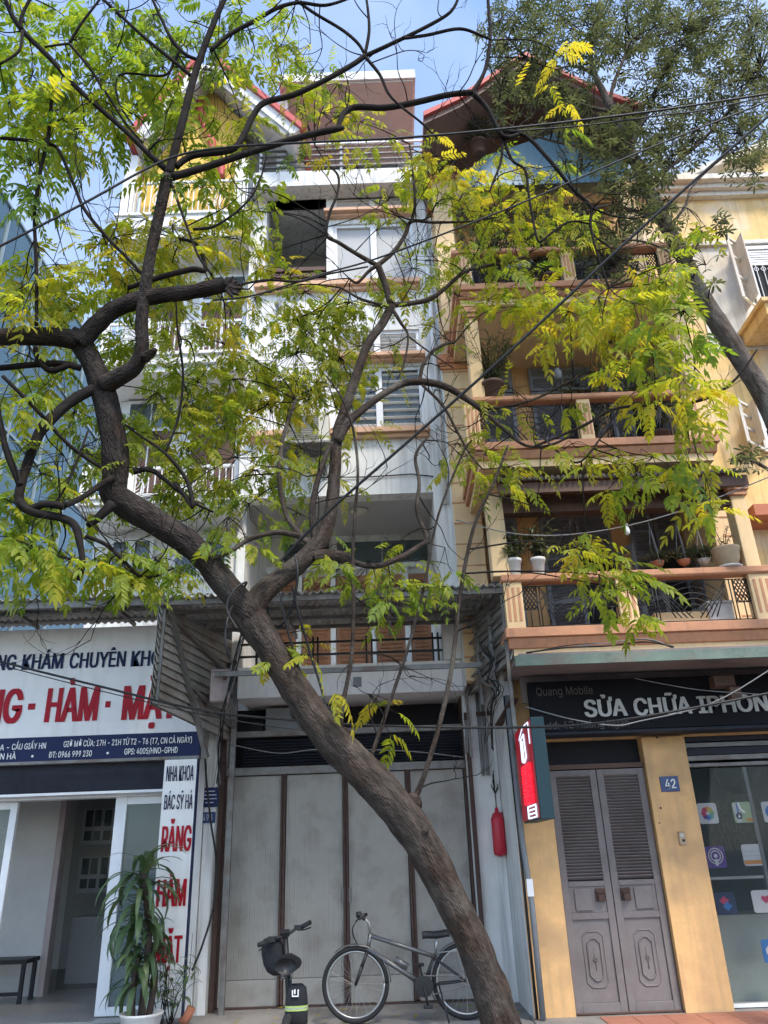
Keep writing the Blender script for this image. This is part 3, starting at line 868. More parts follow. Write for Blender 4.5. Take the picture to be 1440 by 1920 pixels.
# gable and roof
ap = P(385, 122, 8.8); el = P(262, 262, 8.8); er = P(548, 246, 8.8)
ze = min(el.z, er.z)
MB().prism([(HL + .25, ztb - .55), (HR - .3, ztb - .55), (HR - .3, zrr + .2), (ap.x, ap.z + .02), (HL + .25, zrl + .2)], 9.26, YU + .2).build('gable_wall', 'gold_wall', lh)
for (e, s) in ((el, -1), (er, 1)):
    m_ = MB()
    a = Vector((ap.x, 0, ap.z)); b = Vector((e.x, 0, ze))
    d = (b - a).normalized(); nrm = Vector((-d.z, 0, d.x)) if s < 0 else Vector((d.z, 0, -d.x))
    if nrm.z < 0: nrm = -nrm
    pts = [a, b, b + nrm * .16, a + nrm * .16]
    m_.prism([(p.x, p.z) for p in pts], 8.8, 13.5)
    m_.build('roof_slope', 'white_trim', lh)
    pts = [a + nrm * .162, b + nrm * .162 + d * .05, b + nrm * .25 + d * .05, a + nrm * .25]
    MB().prism([(p.x, p.z) for p in pts], 8.74, 13.5).build('roof_covering', 'red_trim', lh)
    for yy in (8.83,):
        pts = [a + d * .1 - nrm * .09, b - d * .1 - nrm * .09, b - d * .1 - nrm * .002, a + d * .1 - nrm * .002]
        MB().prism([(p.x, p.z) for p in pts], yy, yy + .08).build('rafter', 'grey_plaster', lh)
pp = [P(p, q, 9.22) for p, q in ((362, 165), (376, 205), (384, 240), (396, 262), (400, 285), (412, 305), (416, 332))]
o, r_ = spline(pp, [.05, .07, .055, .075, .06, .08, .05], 6)
MB().tube(o, r_, 8).build('scroll_trim', 'red_trim', lh, smooth=True)
bx('column', 'white_trim', lh, HL + .02, HL + .2, 9.05, 9.25, zB[1], ze - .05)
bx('column', 'white_trim', lh, HR - .28, HR - .1, 9.05, 9.25, zB[1], ze - .05)
# ------------------------------------------------------------------ yellow house no. 42
yh = thing('yellow_house', 'yellow house with plant-filled iron balconies, brown mouldings and phone shop below', 'house', (2.6, 8.9, 0))
YF, YW, YC = 8.85, 9.6, 8.05
XL, XR = 1.28, 4.08
DL, DR = 1.69, 2.755                       # street door
zdt42 = Z(1118, 1440, YF)
zhead = 2.61
# ground floor
bx('side_wall', 'white_wall', yh, XL, XL + .12, YF + .001, 10.4, 0, 3.4)
bx('pier', 'yellow_wall', yh, XL + .002, DL, YF, YF + .3, 0, zhead, bevel=.004)
bx('pier', 'yellow_wall', yh, DR, 3.23, YF - .004, YF + .3, 0, zhead, bevel=.004)
bx('lintel', 'yellow_wall', yh, XL + .004, XR + 3, YF + .06, YF + .36, zhead, 3.42)
bx('transom', 'dark_inside', yh, DL, DR, YF + .16, YF + .2, zdt42 + .03, zhead)
bx('jamb', 'dark_wood', yh, DL, DR, YF + .05, YF + .2, zdt42, zdt42 + .05)
step = bx('step', 'pavement', yh, XL - .02, 7.5, 8.0, YF + .2, -.01, .012)
for i in range(18):
    for j in range(3):
        a = 1.9 + i * .305; b = 7.98 + j * .27
        if b + .26 < 8.86: bx('tile', 'floor_tile_red', step, a, a + .297, b, b + .262, .0125, .02)
# door: two leaves with louvres above and panels below
mid = (DL + DR) / 2
for s in range(2):
    a, b = (DL + .012, mid - .004) if s == 0 else (mid + .004, DR - .012)
    y0 = YF + .06
    t = .072
    zl = Z(1118, 1652, YF); zk = Z(1118, 1712, YF)
    lf = MB()
    lf.box(a, a + t, y0, y0 + .045, .025, zdt42 - .01).box(b - t, b, y0, y0 + .045, .025, zdt42 - .01)
    lf.box(a + t, b - t, y0 + .001, y0 + .044, .025, .11).box(a + t, b - t, y0 + .001, y0 + .044, zdt42 - .07, zdt42 - .01)
    lf.box(a + t, b - t, y0 + .001, y0 + .044, zl - .05, zl).box(a + t, b - t, y0 + .001, y0 + .044, zk - .06, zk)
    lf.box(a + t, b - t, y0 + .02, y0 + .04, .11, zk - .06).box(a + t, b - t, y0 + .012, y0 + .04, zk, zl - .05)
    door = lf.build('door', 'door_grey', yh, bevel=.004)
    # raised octagonal moulding with chamfered ends
    cx = (a + b) / 2
    for (ww, h0, h1, yy) in ((.105, .24, zk - .17, y0 + .012), (.066, .30, zk - .23, y0 + .006)):
        ch = .045
        o_ = [(cx - ww, h0 + ch), (cx - ww + ch, h0), (cx + ww - ch, h0), (cx + ww, h0 + ch), (cx + ww, h1 - ch), (cx + ww - ch, h1), (cx - ww + ch, h1), (cx - ww, h1 - ch)]
        r = MB()
        r.tube([(x_, yy + .006, z_) for x_, z_ in o_ + o_[:2]], .008, 6)
        r.build('moulding', 'door_grey', door, smooth=True)
    ro = MB(); zc = (.24 + zk - .17) / 2
    for k in range(6):
        an = k * math.pi / 3
        ro.tube([(cx + .008 * math.cos(an), y0 + .013, zc + .008 * math.sin(an)), (cx + .028 * math.cos(an), y0 + .013, zc + .028 * math.sin(an))], [.007, .004], 5)
    ro.tube([(cx, y0 + .014, zc - .10), (cx, y0 + .014, zc + .10)], .004, 5)
    ro.build('rosette', 'door_grey', door, smooth=True)
    p0, p1 = (a + t + .05, cx + .04) if s == 0 else (cx - .04, b - t - .05)
    MB().box(p0, p1, y0 - .004, y0 + .013, zk + .02, zl - .07).build('inset_panel', 'door_grey', door, bevel=.006)
    n = 33
    sm = None
    for k in range(n):
        z = zl + .012 + (zdt42 - .07 - zl - .012) * (k + .5) / n
        if sm is None:
            sl = MB(); sl.obox((0, 0, 0), ((b - a) / 2 - t, 0, 0), (0, .016, -.013), (0, .0025, .003))
            ob = sl.build('slat', 'door_grey', door); sm = ob.data
        else:
            ob = obj('slat', sm, None, door)
        ob.location = ((a + b) / 2, y0 + .022, z)
    bx('backing', 'dark_inside', door, a + t, b - t, y0 + .05, y0 + .06, zl, zdt42 - .07)
    hx = mid - .13 if s == 0 else mid + .13
    hd = MB(); hz = zl - .10
    hd.box(hx - .05, hx + .05, y0 - .012, y0, hz - .09, hz + .03)
    hd.tube([(hx - .035, y0 - .01, hz), (hx - .035, y0 - .05, hz - .01), (hx + .035, y0 - .05, hz - .01), (hx + .035, y0 - .01, hz)], .007, 6)
    hd.box(hx - .03, hx + .03, y0 - .045, y0 - .02, hz - .085, hz - .02)
    hd.build('hasp', 'rust', door, bevel=.004)
bx('threshold', 'dark_wood', yh, DL, DR, YF + .03, YF + .2, .0205, .032)

# phone-shop front: roller-shutter rails, glass, room behind
SX0, SX1 = 3.23, 6.6
for k, (py, hh, mm) in enumerate(((1385, .05, 'shutter_box'), (1396, .045, 'plastic_grey'), (1408, .07, 'shutter_box'), (1420, .05, 'steel'), (1433, .035, 'steel'))):
    z = Z(1330, py, YF + .1)
    bx('shutter_rail', mm, yh, SX0 + .01, SX1, YF + .10 + .012 * k, YF + .18 + .012 * k, z - hh / 2, z + hh / 2)
zg1 = Z(1330, 1440, YF + .15)
bx('shop_glass', 'clear_pane', yh, SX0, SX1, YF + .16, YF + .168, .05, zg1)
bx('shop_sill', 'white_frame', yh, SX0, SX1, YF + .12, YF + .22, .0205, .05)
bx('glass_edge', 'plastic_grey', yh, X(1415, 1560, YF + .2), X(1422, 1560, YF + .2), YF + .17, YF + .21, .9, zg1)
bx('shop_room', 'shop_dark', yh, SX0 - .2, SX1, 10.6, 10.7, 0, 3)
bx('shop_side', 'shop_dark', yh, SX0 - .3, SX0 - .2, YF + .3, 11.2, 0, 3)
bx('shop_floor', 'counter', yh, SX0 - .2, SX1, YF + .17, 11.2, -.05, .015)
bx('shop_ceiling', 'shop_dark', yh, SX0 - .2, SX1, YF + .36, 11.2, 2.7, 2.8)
pl = bx('price_board', 'shop_dark', yh, SX0 - .15, SX1, 10.0, 10.04, 1.1, 2.5)
for wd, a, py, b in (('ĐỔI CŨ LẤY MỚI', 1345, 1528, 1545), ('ĐIỆN THOẠI', 1290, 1562, 1408), ('BÁN GÓI CŨ', 1300, 1598, 1405)):
    q = P(a, py, 9.99); q2 = P(b, py, 9.99)
    letters(pl, wd, q.x, q2.x, q.z, .16, 9.993, 'shop_print', .01)
ct = bx('display_counter', 'counter', yh, SX0 + .0, SX1, 9.35, 9.9, .0155, Z(1380, 1715, 9.35))
bx('counter_top', 'clear_pane', ct, SX0 + .0, SX1, 9.33, 9.92, Z(1380, 1715, 9.35) + .002, Z(1380, 1650, 9.35))
bx('counter_edge', 'silver', ct, SX0 + .0, SX1, 9.32, 9.34, Z(1380, 1648, 9.35), Z(1380, 1643, 9.35))
lampq = P(1385, 1462, 9.6)
MB().lathe([(.05, .25), (.18, .22), (.26, .1), (.22, -.05), (.08, -.16)], lampq, 20).build('paper_lamp', 'shutter_box', yh, smooth=True)

# shop sign and street canopy
sg2 = thing('shop_sign', 'black phone repair signboard with grey capitals under the green canopy', 'sign', (3, 8.5, 2.66))
zs_0, zs_1 = 2.66, 3.19
bx('board', 'sign_black', sg2, 1.51, 6.6, 8.5, 8.6, zs_0, zs_1)
bx('underside_trim', 'shutter_box', sg2, 1.51, 6.6, 8.53, 8.84, zs_0 - .035, zs_0 - .003)
pxletters(sg2, 'Quang Mobile', 1006, 1305, 1112, 15, 8.5, 'letter_dim', .0)
for wd, a, b in (('SỬA', 1096, 1176), ('CHỮA', 1189, 1297), ('IPHONE', 1309, 1466)):
    pxletters(sg2, wd, a, 1345 - .033 * (a - 1096), b, 31, 8.5, 'letter_steel', .03, dy=-.03)
pxletters(sg2, 'Add: 42 Hoàng Ngân', 1014, 1368, 1180, 14, 8.5, 'letter_dim', .0)
cn = thing('green_canopy', 'faded green metal canopy edge above the black shop sign', 'canopy', (3, 7.6, 3.2))
zc0, zc1 = Z(1200, 1240, 7.6), Z(1200, 1221, 7.6)
m_ = MB(); m_.box(X(966, 1235, 7.6), 6.8, 7.6, 7.64, zc0, zc1).box(X(966, 1235, 7.6), 6.8, 7.641, 7.8, zc1 - .012, zc1 - .002)
m_.build('fascia', 'canopy_green', cn)
bx('soffit', 'canopy_under', cn, 1.3, 6.8, 7.645, 8.83, zc1 + .0, zc1 + .03)
bx('back_panel', 'canopy_under', cn, 1.45, 6.7, 8.62, 8.66, zs_1 - .2, zc1 - .002)
q = P(1355, 1285, 8.2)
MB().box(q.x - .1, q.x + .12, 8.15, 8.3, q.z - .02, q.z + .10).box(q.x + .02, q.x + .14, 8.1, 8.2, q.z - .16, q.z - .03).build('lamp_bracket', 'dark_wood', cn, bevel=.01)

# upper walls
bx('house_body', 'yellow_wall', yh, 0.93, XR, YW + .21, 17, 3.43, 10.9)
bx('house_body', 'yellow_wall', yh, 1.4, 6.7, 11.31, 17, 0, 3.42)
bx('flank_wall', 'white_wall', yh, 0.90, 0.93, 9.43, 12, 3.36, 11.0)
bx('back_wall', 'yellow_wall', yh, XL, XR, YW, YW + .2, 3.42, 11.0)
bx('side_wall', 'cream_wall', yh, XR - .1, XR, YC + .6, YW, 3.42, 8.2)
pil = bx('pilaster', 'cream_wall', yh, 0.93, XL + .02, 9.42, 9.62, 3.42, 11.2)
for k in range(24):                         # quoin grooves
    z = 3.7 + k * .30
    bx('quoin_band', 'brown_trim', pil, 0.925, XL + .025, 9.414, 9.43, z, z + .018)
for z in (8.05, 11.0):
    MB().box(0.88, XL + .06, 9.36, 9.62, z, z + .14).box(0.9, XL + .04, 9.39, 9.62, z - .1, z).build('capital', 'orange_trim', yh, bevel=.006)

def iron_panel(x0, x1, z0, z1, y, flip=False):
    r = MB(); t = .007
    def ln(a, b): r.tube([(a[0], y, a[1]), (b[0], y, b[1])], t, 5)
    for z in (z0 + .02, z1 - .03): ln((x0, z), (x1, z))
    w, h = x1 - x0, z1 - z0
    for f in (.0, .16, .19, .84, .87, 1.0): ln((x0 + w * f, z0 + .02), (x0 + w * f, z1 - .03))
    for f0 in (0.0, .87):                   # little lattice boxes at both ends
        a, b = x0 + w * f0, x0 + w * (f0 + .16 if f0 == 0 else 1.0)
        zm = z0 + h * .42
        ln((a, zm), (b, zm))
        ln(((a + b) / 2, z0 + .02), ((a + b) / 2, zm))
        n = 4
        for i in range(1, 2 * n):
            u0 = i / n
            xa = a + (b - a) * min(u0, 1); za_ = zm + (z1 - .03 - zm) * max(0, u0 - 1)
            xb = a + (b - a) * max(0, u0 - 1); zb_ = zm + (z1 - .03 - zm) * min(u0, 1)
            ln((xa, za_), (xb, zb_))
            ln((a + b - xa, za_), (a + b - xb, zb_))
    cx = x0 + w * .5
    for k in range(6):                      # fan of concentric arcs
        R = h * (.16 + .13 * k)
        zc = z0 + h * .12
        a0, a1 = .14 * math.pi, .86 * math.pi
        pts = [(cx + R * math.cos(a0 + (a1 - a0) * i / 14), y, zc + R * math.sin(a0 + (a1 - a0) * i / 14)) for i in range(15)]
        pts = [(px_, y, min(pz_, z1 - .035)) for px_, _, pz_ in pts]
        r.tube(pts, t * .8, 5)
    for k in range(4):                      # diagonals running down into the fan
        o_ = k * .055
        xa, xb = x0 + w * .19 + o_ * .3, cx - .04 - o_ * 1.1
        ln((xa, z1 - .04 - o_ * 1.0), (xb, z0 + .05 + o_ * .05))
        ln((2 * cx - xa, z1 - .04 - o_ * 1.0), (2 * cx - xb, z0 + .05 + o_ * .05))
    return r.build('iron_panel', 'iron', yh, smooth=True)

def post(x0, x1, y, z0, z1, h=None):
    p = bx('post', 'cream_wall', yh, x0, x1, y - .01, y + .13, z0, z1, bevel=.005)
    n = 3
    for k in range(n):
        x = x0 + (x1 - x0) * (k + .7) / (n + .4)
        bx('flute', 'brown_trim', p, x - .014, x + .014, y - .016, y - .008, z0 + .08, z1 - .06)
    return p

def balcony(z0, z1, zc0, zc1, posts, panels, xl, xr):
    h = z1 - z0
    m_ = MB()
    m_.prism_x([(YC - .03, z1 - h * .33), (YC - .03, z1), (YW, z1), (YW, z1 - h * .33)], xl - .03, xr + .03)
    m_.prism_x([(YC + .04, z0 + h * .33), (YC + .005, z1 - h * .40), (YC + .005, z1 - h * .33), (YW, z1 - h * .33), (YW, z0 + h * .33)], xl, xr)
    m_.build('cornice', 'brown_trim', yh, bevel=.006)
    bx('balcony_beam', 'cream_wall', yh, xl + .05, xr - .05, YC + .07, YW, z0, z0 + h * .33)
    MB().prism_x([(YC - .02, zc0 + .02), (YC + .0, zc0), (YC + .14, zc0), (YC + .16, zc0 + .02), (YC + .16, zc1), (YC - .02, zc1)], xl - .02, xr + .02).build('coping', 'brown_trim', yh, bevel=.006)
    for a, b in posts: post(a, b, YC + .02, z1, zc0)
    for a, b in panels: iron_panel(a, b, z1 + .01, zc0 - .005, YC + .07)

# first balcony
b2z0, b2z1 = 3.37, 3.68
r20, r21 = 4.20, 4.285
pmx = X(1178, 1125, YC); prx = X(1418, 1125, YC)
balcony(b2z0, b2z1, r20, r21, ((XL, XL + .2), (pmx - .10, pmx + .10), (prx - .02, prx + .22)), ((XL + .2, pmx - .1), (pmx + .1, prx - .02)), XL, prx + .26)
# second balcony
b3z0, b3z1 = 5.65, 5.95
r30, r31 = 6.52, 6.59
p3 = X(1098, 780, YC); p3l = X(888, 790, YC); p3r = X(1300, 775, YC)
balcony(b3z0, b3z1, r30, r31, ((p3l - .10, p3l + .08), (p3 - .08, p3 + .08), (p3r - .1, p3r + .08)), ((p3l + .08, p3 - .08), (p3 + .08, p3r - .1)), 1.10, 3.98)
# third balcony
b4z0, b4z1 = 8.05, 8.33
balcony(b4z0, b4z1, 8.85, 8.92, ((1.1, 1.28), (2.5, 2.66), (3.8, 3.98)), ((1.28, 2.5), (2.66, 3.8)), 1.05, 4.05)

# corner columns on the first balcony with orange capitals, short ones on the second
def column(x0, x1, z0, z1):
    bx('column', 'cream_wall', yh, x0, x1, YC + .03, YC + .22, z0, z1, bevel=.008)
    MB().box(x0 - .03, x1 + .03, YC, YC + .25, z1, z1 + .06).box(x0 - .05, x1 + .05, YC - .02, YC + .27, z1 + .06, z1 + .14).build('capital', 'brown_trim', yh, bevel=.006)
column(XL - .10, XL + .09, r21 + .001, 5.30)
column(X(1388, 1000, YC), X(1407, 1000, YC) + .05, r21 + .001, 5.16)
column(1.14, 1.30, r31 + .001, 7.82)
column(3.80, 3.96, r31 + .001, 7.82)
# quoined return wall at the right of the first balcony
qw = bx('return_wall', 'cream_wall', yh, X(1338, 1010, 8.7), X(1372, 1010, 8.7) + .2, 8.7, 8.9, b2z1, 5.6)
for k in range(7): bx('quoin_band', 'brown_trim', qw, X(1338, 1010, 8.7) - .004, X(1372, 1010, 8.7) + .204, 8.692, 8.72, 3.9 + k * .25, 3.916 + k * .25)

# tiled eave above the first balcony
ez0, ez1 = Z(1200, 893, 7.75), 5.62
for k in range(44):
    x = 1.30 + k * .064
    t_ = MB(); t_.prism_x([(7.75, ez0), (7.75, ez0 + .03), (8.4, ez1 + .03), (8.4, ez1)], x, x + .05)
    t_.box(x + .01, x + .04, 7.74, 7.76, ez0 + .01, ez0 + .05)
    t_.build('roof_tile', 'dark_tile', yh)
bx('eave_board', 'dark_wood', yh, 1.3, 4.1, 7.8, 7.86, ez0 - .13, ez0 - .005)
bx('eave_beam', 'dark_wood', yh, 1.3, 4.0, 8.1, 8.25, ez0 - .24, ez0 - .05)
bx('eave_ceiling', 'dark_wood', yh, 1.32, 4.05, 7.88, 8.35, ez0 + .06, ez0 + .09)

def shutter(x0, x1, z0, z1, ang=0.0, hinge='l'):
    """louvred shutter leaf, swung open by ang about one edge"""
    w = x1 - x0
    r = MB(); t = .05
    r.box(0, t, 0, .035, 0, z1 - z0).box(w - t, w, 0, .035, 0, z1 - z0)
    for z in (0, (z1 - z0) * .5, z1 - z0 - t): r.box(t, w - t, .001, .034, z, z + t)
    n = int((z1 - z0) / .055)
    for k in range(n):
        z = t + (z1 - z0 - 2 * t) * (k + .5) / n
        r.obox((w / 2, .018, z), (w / 2 - t, 0, 0), (0, .016, -.014), (0, .002, .003))
    if hinge == 'r': r.v = [(v[0] - w, v[1], v[2]) for v in r.v]
    ca, sa = math.cos(ang), math.sin(ang)
    ox = x0 if hinge == 'l' else x1
    r.v = [(ox + v[0] * ca - v[1] * sa, YW - .06 + v[0] * sa + v[1] * ca, z0 + v[2]) for v in r.v]
    return r.build('shutter', 'shutter_grey', yh)

for (z0, z1, zt, xs) in ((b2z1, 5.02, 5.60, ((1.36, 1.78), (2.08, 3.02), (3.28, 3.92))), (b3z1, 7.6, 8.0, ((1.5, 1.95), (2.2, 3.1), (3.3, 3.9))), (b4z1, 9.9, 10.3, ((1.5, 2.3), (2.6, 3.5)))):
    for a, b in xs:
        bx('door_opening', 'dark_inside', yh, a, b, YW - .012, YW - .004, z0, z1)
        m2 = (a + b) / 2
        if zt > z1:
            shutter(a, m2 - .01, z1 + .01, zt); shutter(m2 + .01, b, z1 + .01, zt)
        w = (b - a) / 2
        if b - a > .5:
            shutter(a, a + w, z0 + .05, z1 - .01, ang=-math.radians(random.choice((4, 22, 100))), hinge='l')
            shutter(b - w, b, z0 + .05, z1 - .01, ang=math.radians(random.choice((105, 125))), hinge='r')
        else:
            shutter(a, b, z0 + .05, z1 - .01)

# top storey parapet and roofs
ztw0, ztw1 = Z(950, 368, 9.0), Z(950, 335, 9.0)
bx('parapet', 'cream_wall', yh, 0.95, 4.1, 9.0, 9.2, ztw0, ztw1)
MB().box(0.9, 4.15, 8.94, 9.2, ztw1, ztw1 + .08).build('parapet_cap', 'orange_trim', yh, bevel=.006)
bx('top_column', 'cream_wall', yh, 0.95, 1.22, 9.0, 9.21, b4z1, ztw0)
bx('top_column', 'cream_wall', yh, 3.85, 4.08, 9.0, 9.21, b4z1, ztw0)
bt = [P(a, b, 8.75) for a, b in ((845, 352), (905, 295), (1075, 238), (1215, 338))]
MB().prism([(p.x, p.z) for p in reversed(bt)], 8.74, 8.76).build('gable_sheet', 'blue_sheet', yh)
bk = MB()
for k in range(26):
    x = bt[0].x + .15 + k * .1
    if x > bt[3].x - .1: break
    bk.box(x, x + .03, 8.728, 8.739, bt[0].z + .02, min(bt[0].z + (x - bt[0].x) * .62, bt[2].z - abs(x - bt[2].x) * .55, bt[3].z + (bt[3].x - x) * .7))
bk.build('sheet_ribs', 'blue_sheet', yh)['kind'] = 'stuff'
ra = P(795, 232, 8.0); rbp = P(985, 118, 8.0)
rpts = [(ra.x, ra.z), (ra.x + .55, ra.z + .32), (rbp.x, rbp.z)]
for side in (0, 1):
    pts = rpts if side == 0 else [(2 * rbp.x - x_, z_) for x_, z_ in rpts]
    o_ = pts + [(x_, z_ + .10) for x_, z_ in reversed(pts)]
    if side == 1: o_ = list(reversed(o_))
    MB().prism(o_, 8.0, 12.0).build('roof_soffit', 'soffit_wood', yh)
    o2 = [(x_, z_ + .102) for x_, z_ in pts] + [(x_, z_ + .19) for x_, z_ in reversed(pts)]
    if side == 1: o2 = list(reversed(o2))
    MB().prism(o2, 7.94, 12.0).build('roof_covering', 'red_trim', yh)

# ------------------------------------------------------------------ old yellow house at the right edge
oh = thing('old_house', 'stained pale yellow house with cornice and open white shutters at right edge', 'house', (7, 11.5, 0))
YO = 11.0
OX0, OX1 = 4.3, 12
zc_ = Z(1340, 375, YO)
bx('wall', 'aged_yellow', oh, OX0, OX1, YO, YO + .3, 0, zc_)
zled = Z(1340, 458, YO)
MB().box(OX0 + 1.1, OX1, YO - .09, YO, zled - .09, zled).build('string_course', 'aged_white', oh, bevel=.01)
bx('pale_panel', 'aged_white', oh, X(1330, 640, YO), OX1, YO - .02, YO - .001, Z(1340, 660, YO), zled - .09)
cz = zc_
for d, h in ((.12, .10), (.22, .10), (.34, .10), (.30, .06)):
    bx('cornice', 'aged_white', oh, OX0 + .55 - d, OX1, YO - d, YO + .31, cz, cz + h - .001); cz += h
pa = P(1258, 342, YO - .2); pb_ = P(1440, 268, YO - .2)
sl_ = (pb_.z - cz) / (pb_.x - pa.x)
MB().prism([(pa.x + .3, cz), (pa.x + 5.4, cz), (pa.x + 2.8, cz + 2.5 * sl_)], YO - .05, YO + .2).build('pediment', 'aged_yellow', oh)
MB().prism([(pa.x, cz), (pa.x + .3, cz), (pa.x + 2.8, cz + 2.5 * sl_), (pa.x + 2.8, cz + 2.8 * sl_ + .06)], YO - .25, YO + .2).build('raking_cornice', 'aged_white', oh)
m_ = MB(); m_.corrug(OX0 - 1.4, pa.x + 3, YO + .4, YO + 3.5, cz + .05, cz + 1.7, .12, .03, 'y')
m_.build('roof', 'dark_tile', oh, solid=.02)
def owin(x0, x1, z0, z1):
    bx('window_recess', 'dark_inside', oh, x0, x1, YO - .03, YO - .021, z0, z1)
    m_ = MB()
    for a, b, c, d in ((x0 - .08, x0, z0, z1), (x1, x1 + .08, z0, z1), (x0 - .08, x1 + .08, z1, z1 + .08)): m_.box(a, b, YO - .07, YO - .022, c, d)
    m_.box(x0, x1, YO - .06, YO - .031, z1 - .36, z1 - .30)
    w = m_.build('window', 'white_frame', oh, bevel=.005)
    for k in range(5): bx('slat', 'white_frame', w, x0, x1, YO - .055, YO - .035, z1 - .28 + k * .055, z1 - .245 + k * .055)
    g_ = MB()
    for k in range(8):
        x = x0 + (x1 - x0) * (k + .5) / 8
        g_.tube([(x, YO - .06, z0), (x, YO - .06, z1 - .36)], .008, 5)
        g_.torus((x, YO - .06, z1 - .45), .04, .006, n=12, k=5)
    g_.build('grille', 'white_frame', w)
    for s in (-1, 1):
        ang = math.radians(38)
        hx = x0 - .08 if s < 0 else x1 + .08
        dx_, dy_ = s * math.cos(ang) * .55, -math.sin(ang) * .55
        sh_ = MB()
        sh_.bar((hx, YO - .08, z0), (hx, YO - .08, z1 + .05), .05, .03); sh_.bar((hx + dx_, YO - .08 + dy_, z0), (hx + dx_, YO - .08 + dy_, z1 + .05), .05, .03)
        for f in (0, .35, .68, 1): sh_.bar((hx, YO - .08, z0 + (z1 - z0) * f), (hx + dx_, YO - .08 + dy_, z0 + (z1 - z0) * f), .03, .05)
        sh_.bar((hx + dx_ / 2, YO - .08 + dy_ / 2, z0), (hx + dx_ / 2, YO - .08 + dy_ / 2, z1), .015, .52, up=(0, 0, 1))
        sh_.build('shutter', 'aged_white', w)
wx = X(1418, 540, YO)
owin(wx, wx + 1.0, Z(1420, 585, YO), Z(1420, 472, YO))
owin(wx - .55, wx + .4, Z(1430, 850, YO) , Z(1430, 775, YO))
zbk = Z(1400, 625, 10.6)
m_ = MB(); m_.box(wx - .5, OX1, 10.1, YO - .03, zbk, zbk + .22).box(wx - .56, OX1, 10.04, YO - .03, zbk + .221, zbk + .30)
m_.build('balcony_slab', 'aged_yellow', oh, bevel=.008)
bx('lower_eave', 'roof_tile', oh, X(1402, 958, 10.6), OX1, 10.4, YO - .001, Z(1420, 975, 10.6), Z(1420, 955, 10.6))
# ------------------------------------------------------------------ foliage and bark surfaces
def leaf_mat(name, stops, trans=0.45, rough=0.45):
    mt = bpy.data.materials.new(name); mt.use_nodes = True
    n, l = mt.node_tree.nodes, mt.node_tree.links
    n.clear()
    out = n.new('ShaderNodeOutputMaterial')
    at = n.new('ShaderNodeAttribute'); at.attribute_name = 'tone'
    rp_ = n.new('ShaderNodeValToRGB')
    el_ = rp_.color_ramp.elements
    el_[0].position = stops[0][0]; el_[0].color = (*stops[0][1], 1)
    el_[1].position = stops[-1][0]; el_[1].color = (*stops[-1][1], 1)
    for p, c in stops[1:-1]:
        e = el_.new(p); e.color = (*c, 1)
    l.new(at.outputs['Fac'], rp_.inputs[0])
    b = n.new('ShaderNodeBsdfPrincipled'); b.inputs['Roughness'].default_value = rough
    b.inputs['Specular IOR Level'].default_value = 0.35
    t = n.new('ShaderNodeBsdfTranslucent')
    g = n.new('ShaderNodeMix'); g.data_type = 'RGBA'; g.blend_type = 'MULTIPLY'; g.inputs[0].default_value = 1
    g.inputs[7].default_value = (1.36, 1.3, 0.62, 1)
    l.new(rp_.outputs[0], g.inputs[6]); l.new(g.outputs[2], t.inputs[0])
    l.new(rp_.outputs[0], b.inputs['Base Color'])
    mx = n.new('ShaderNodeMixShader'); mx.inputs[0].default_value = trans
    l.new(b.outputs[0], mx.inputs[1]); l.new(t.outputs[0], mx.inputs[2]); l.new(mx.outputs[0], out.inputs[0])
    MATS[name] = mt
leaf_mat('pinnate_leaf', [(0.0, (0.058, 0.115, 0.022)), (0.35, (0.15, 0.24, 0.034)), (0.6, (0.31, 0.36, 0.042)), (0.8, (0.48, 0.43, 0.05)), (1.0, (0.56, 0.39, 0.05))], 0.66)
leaf_mat('narrow_leaf', [(0.0, (0.045, 0.062, 0.038)), (0.5, (0.092, 0.113, 0.074)), (1.0, (0.18, 0.195, 0.13))], 0.42, 0.35)
leaf_mat('dracaena_leaf', [(0.0, (0.045, 0.085, 0.04)), (0.6, (0.09, 0.145, 0.065)), (1.0, (0.20, 0.25, 0.11))], 0.25, 0.35)

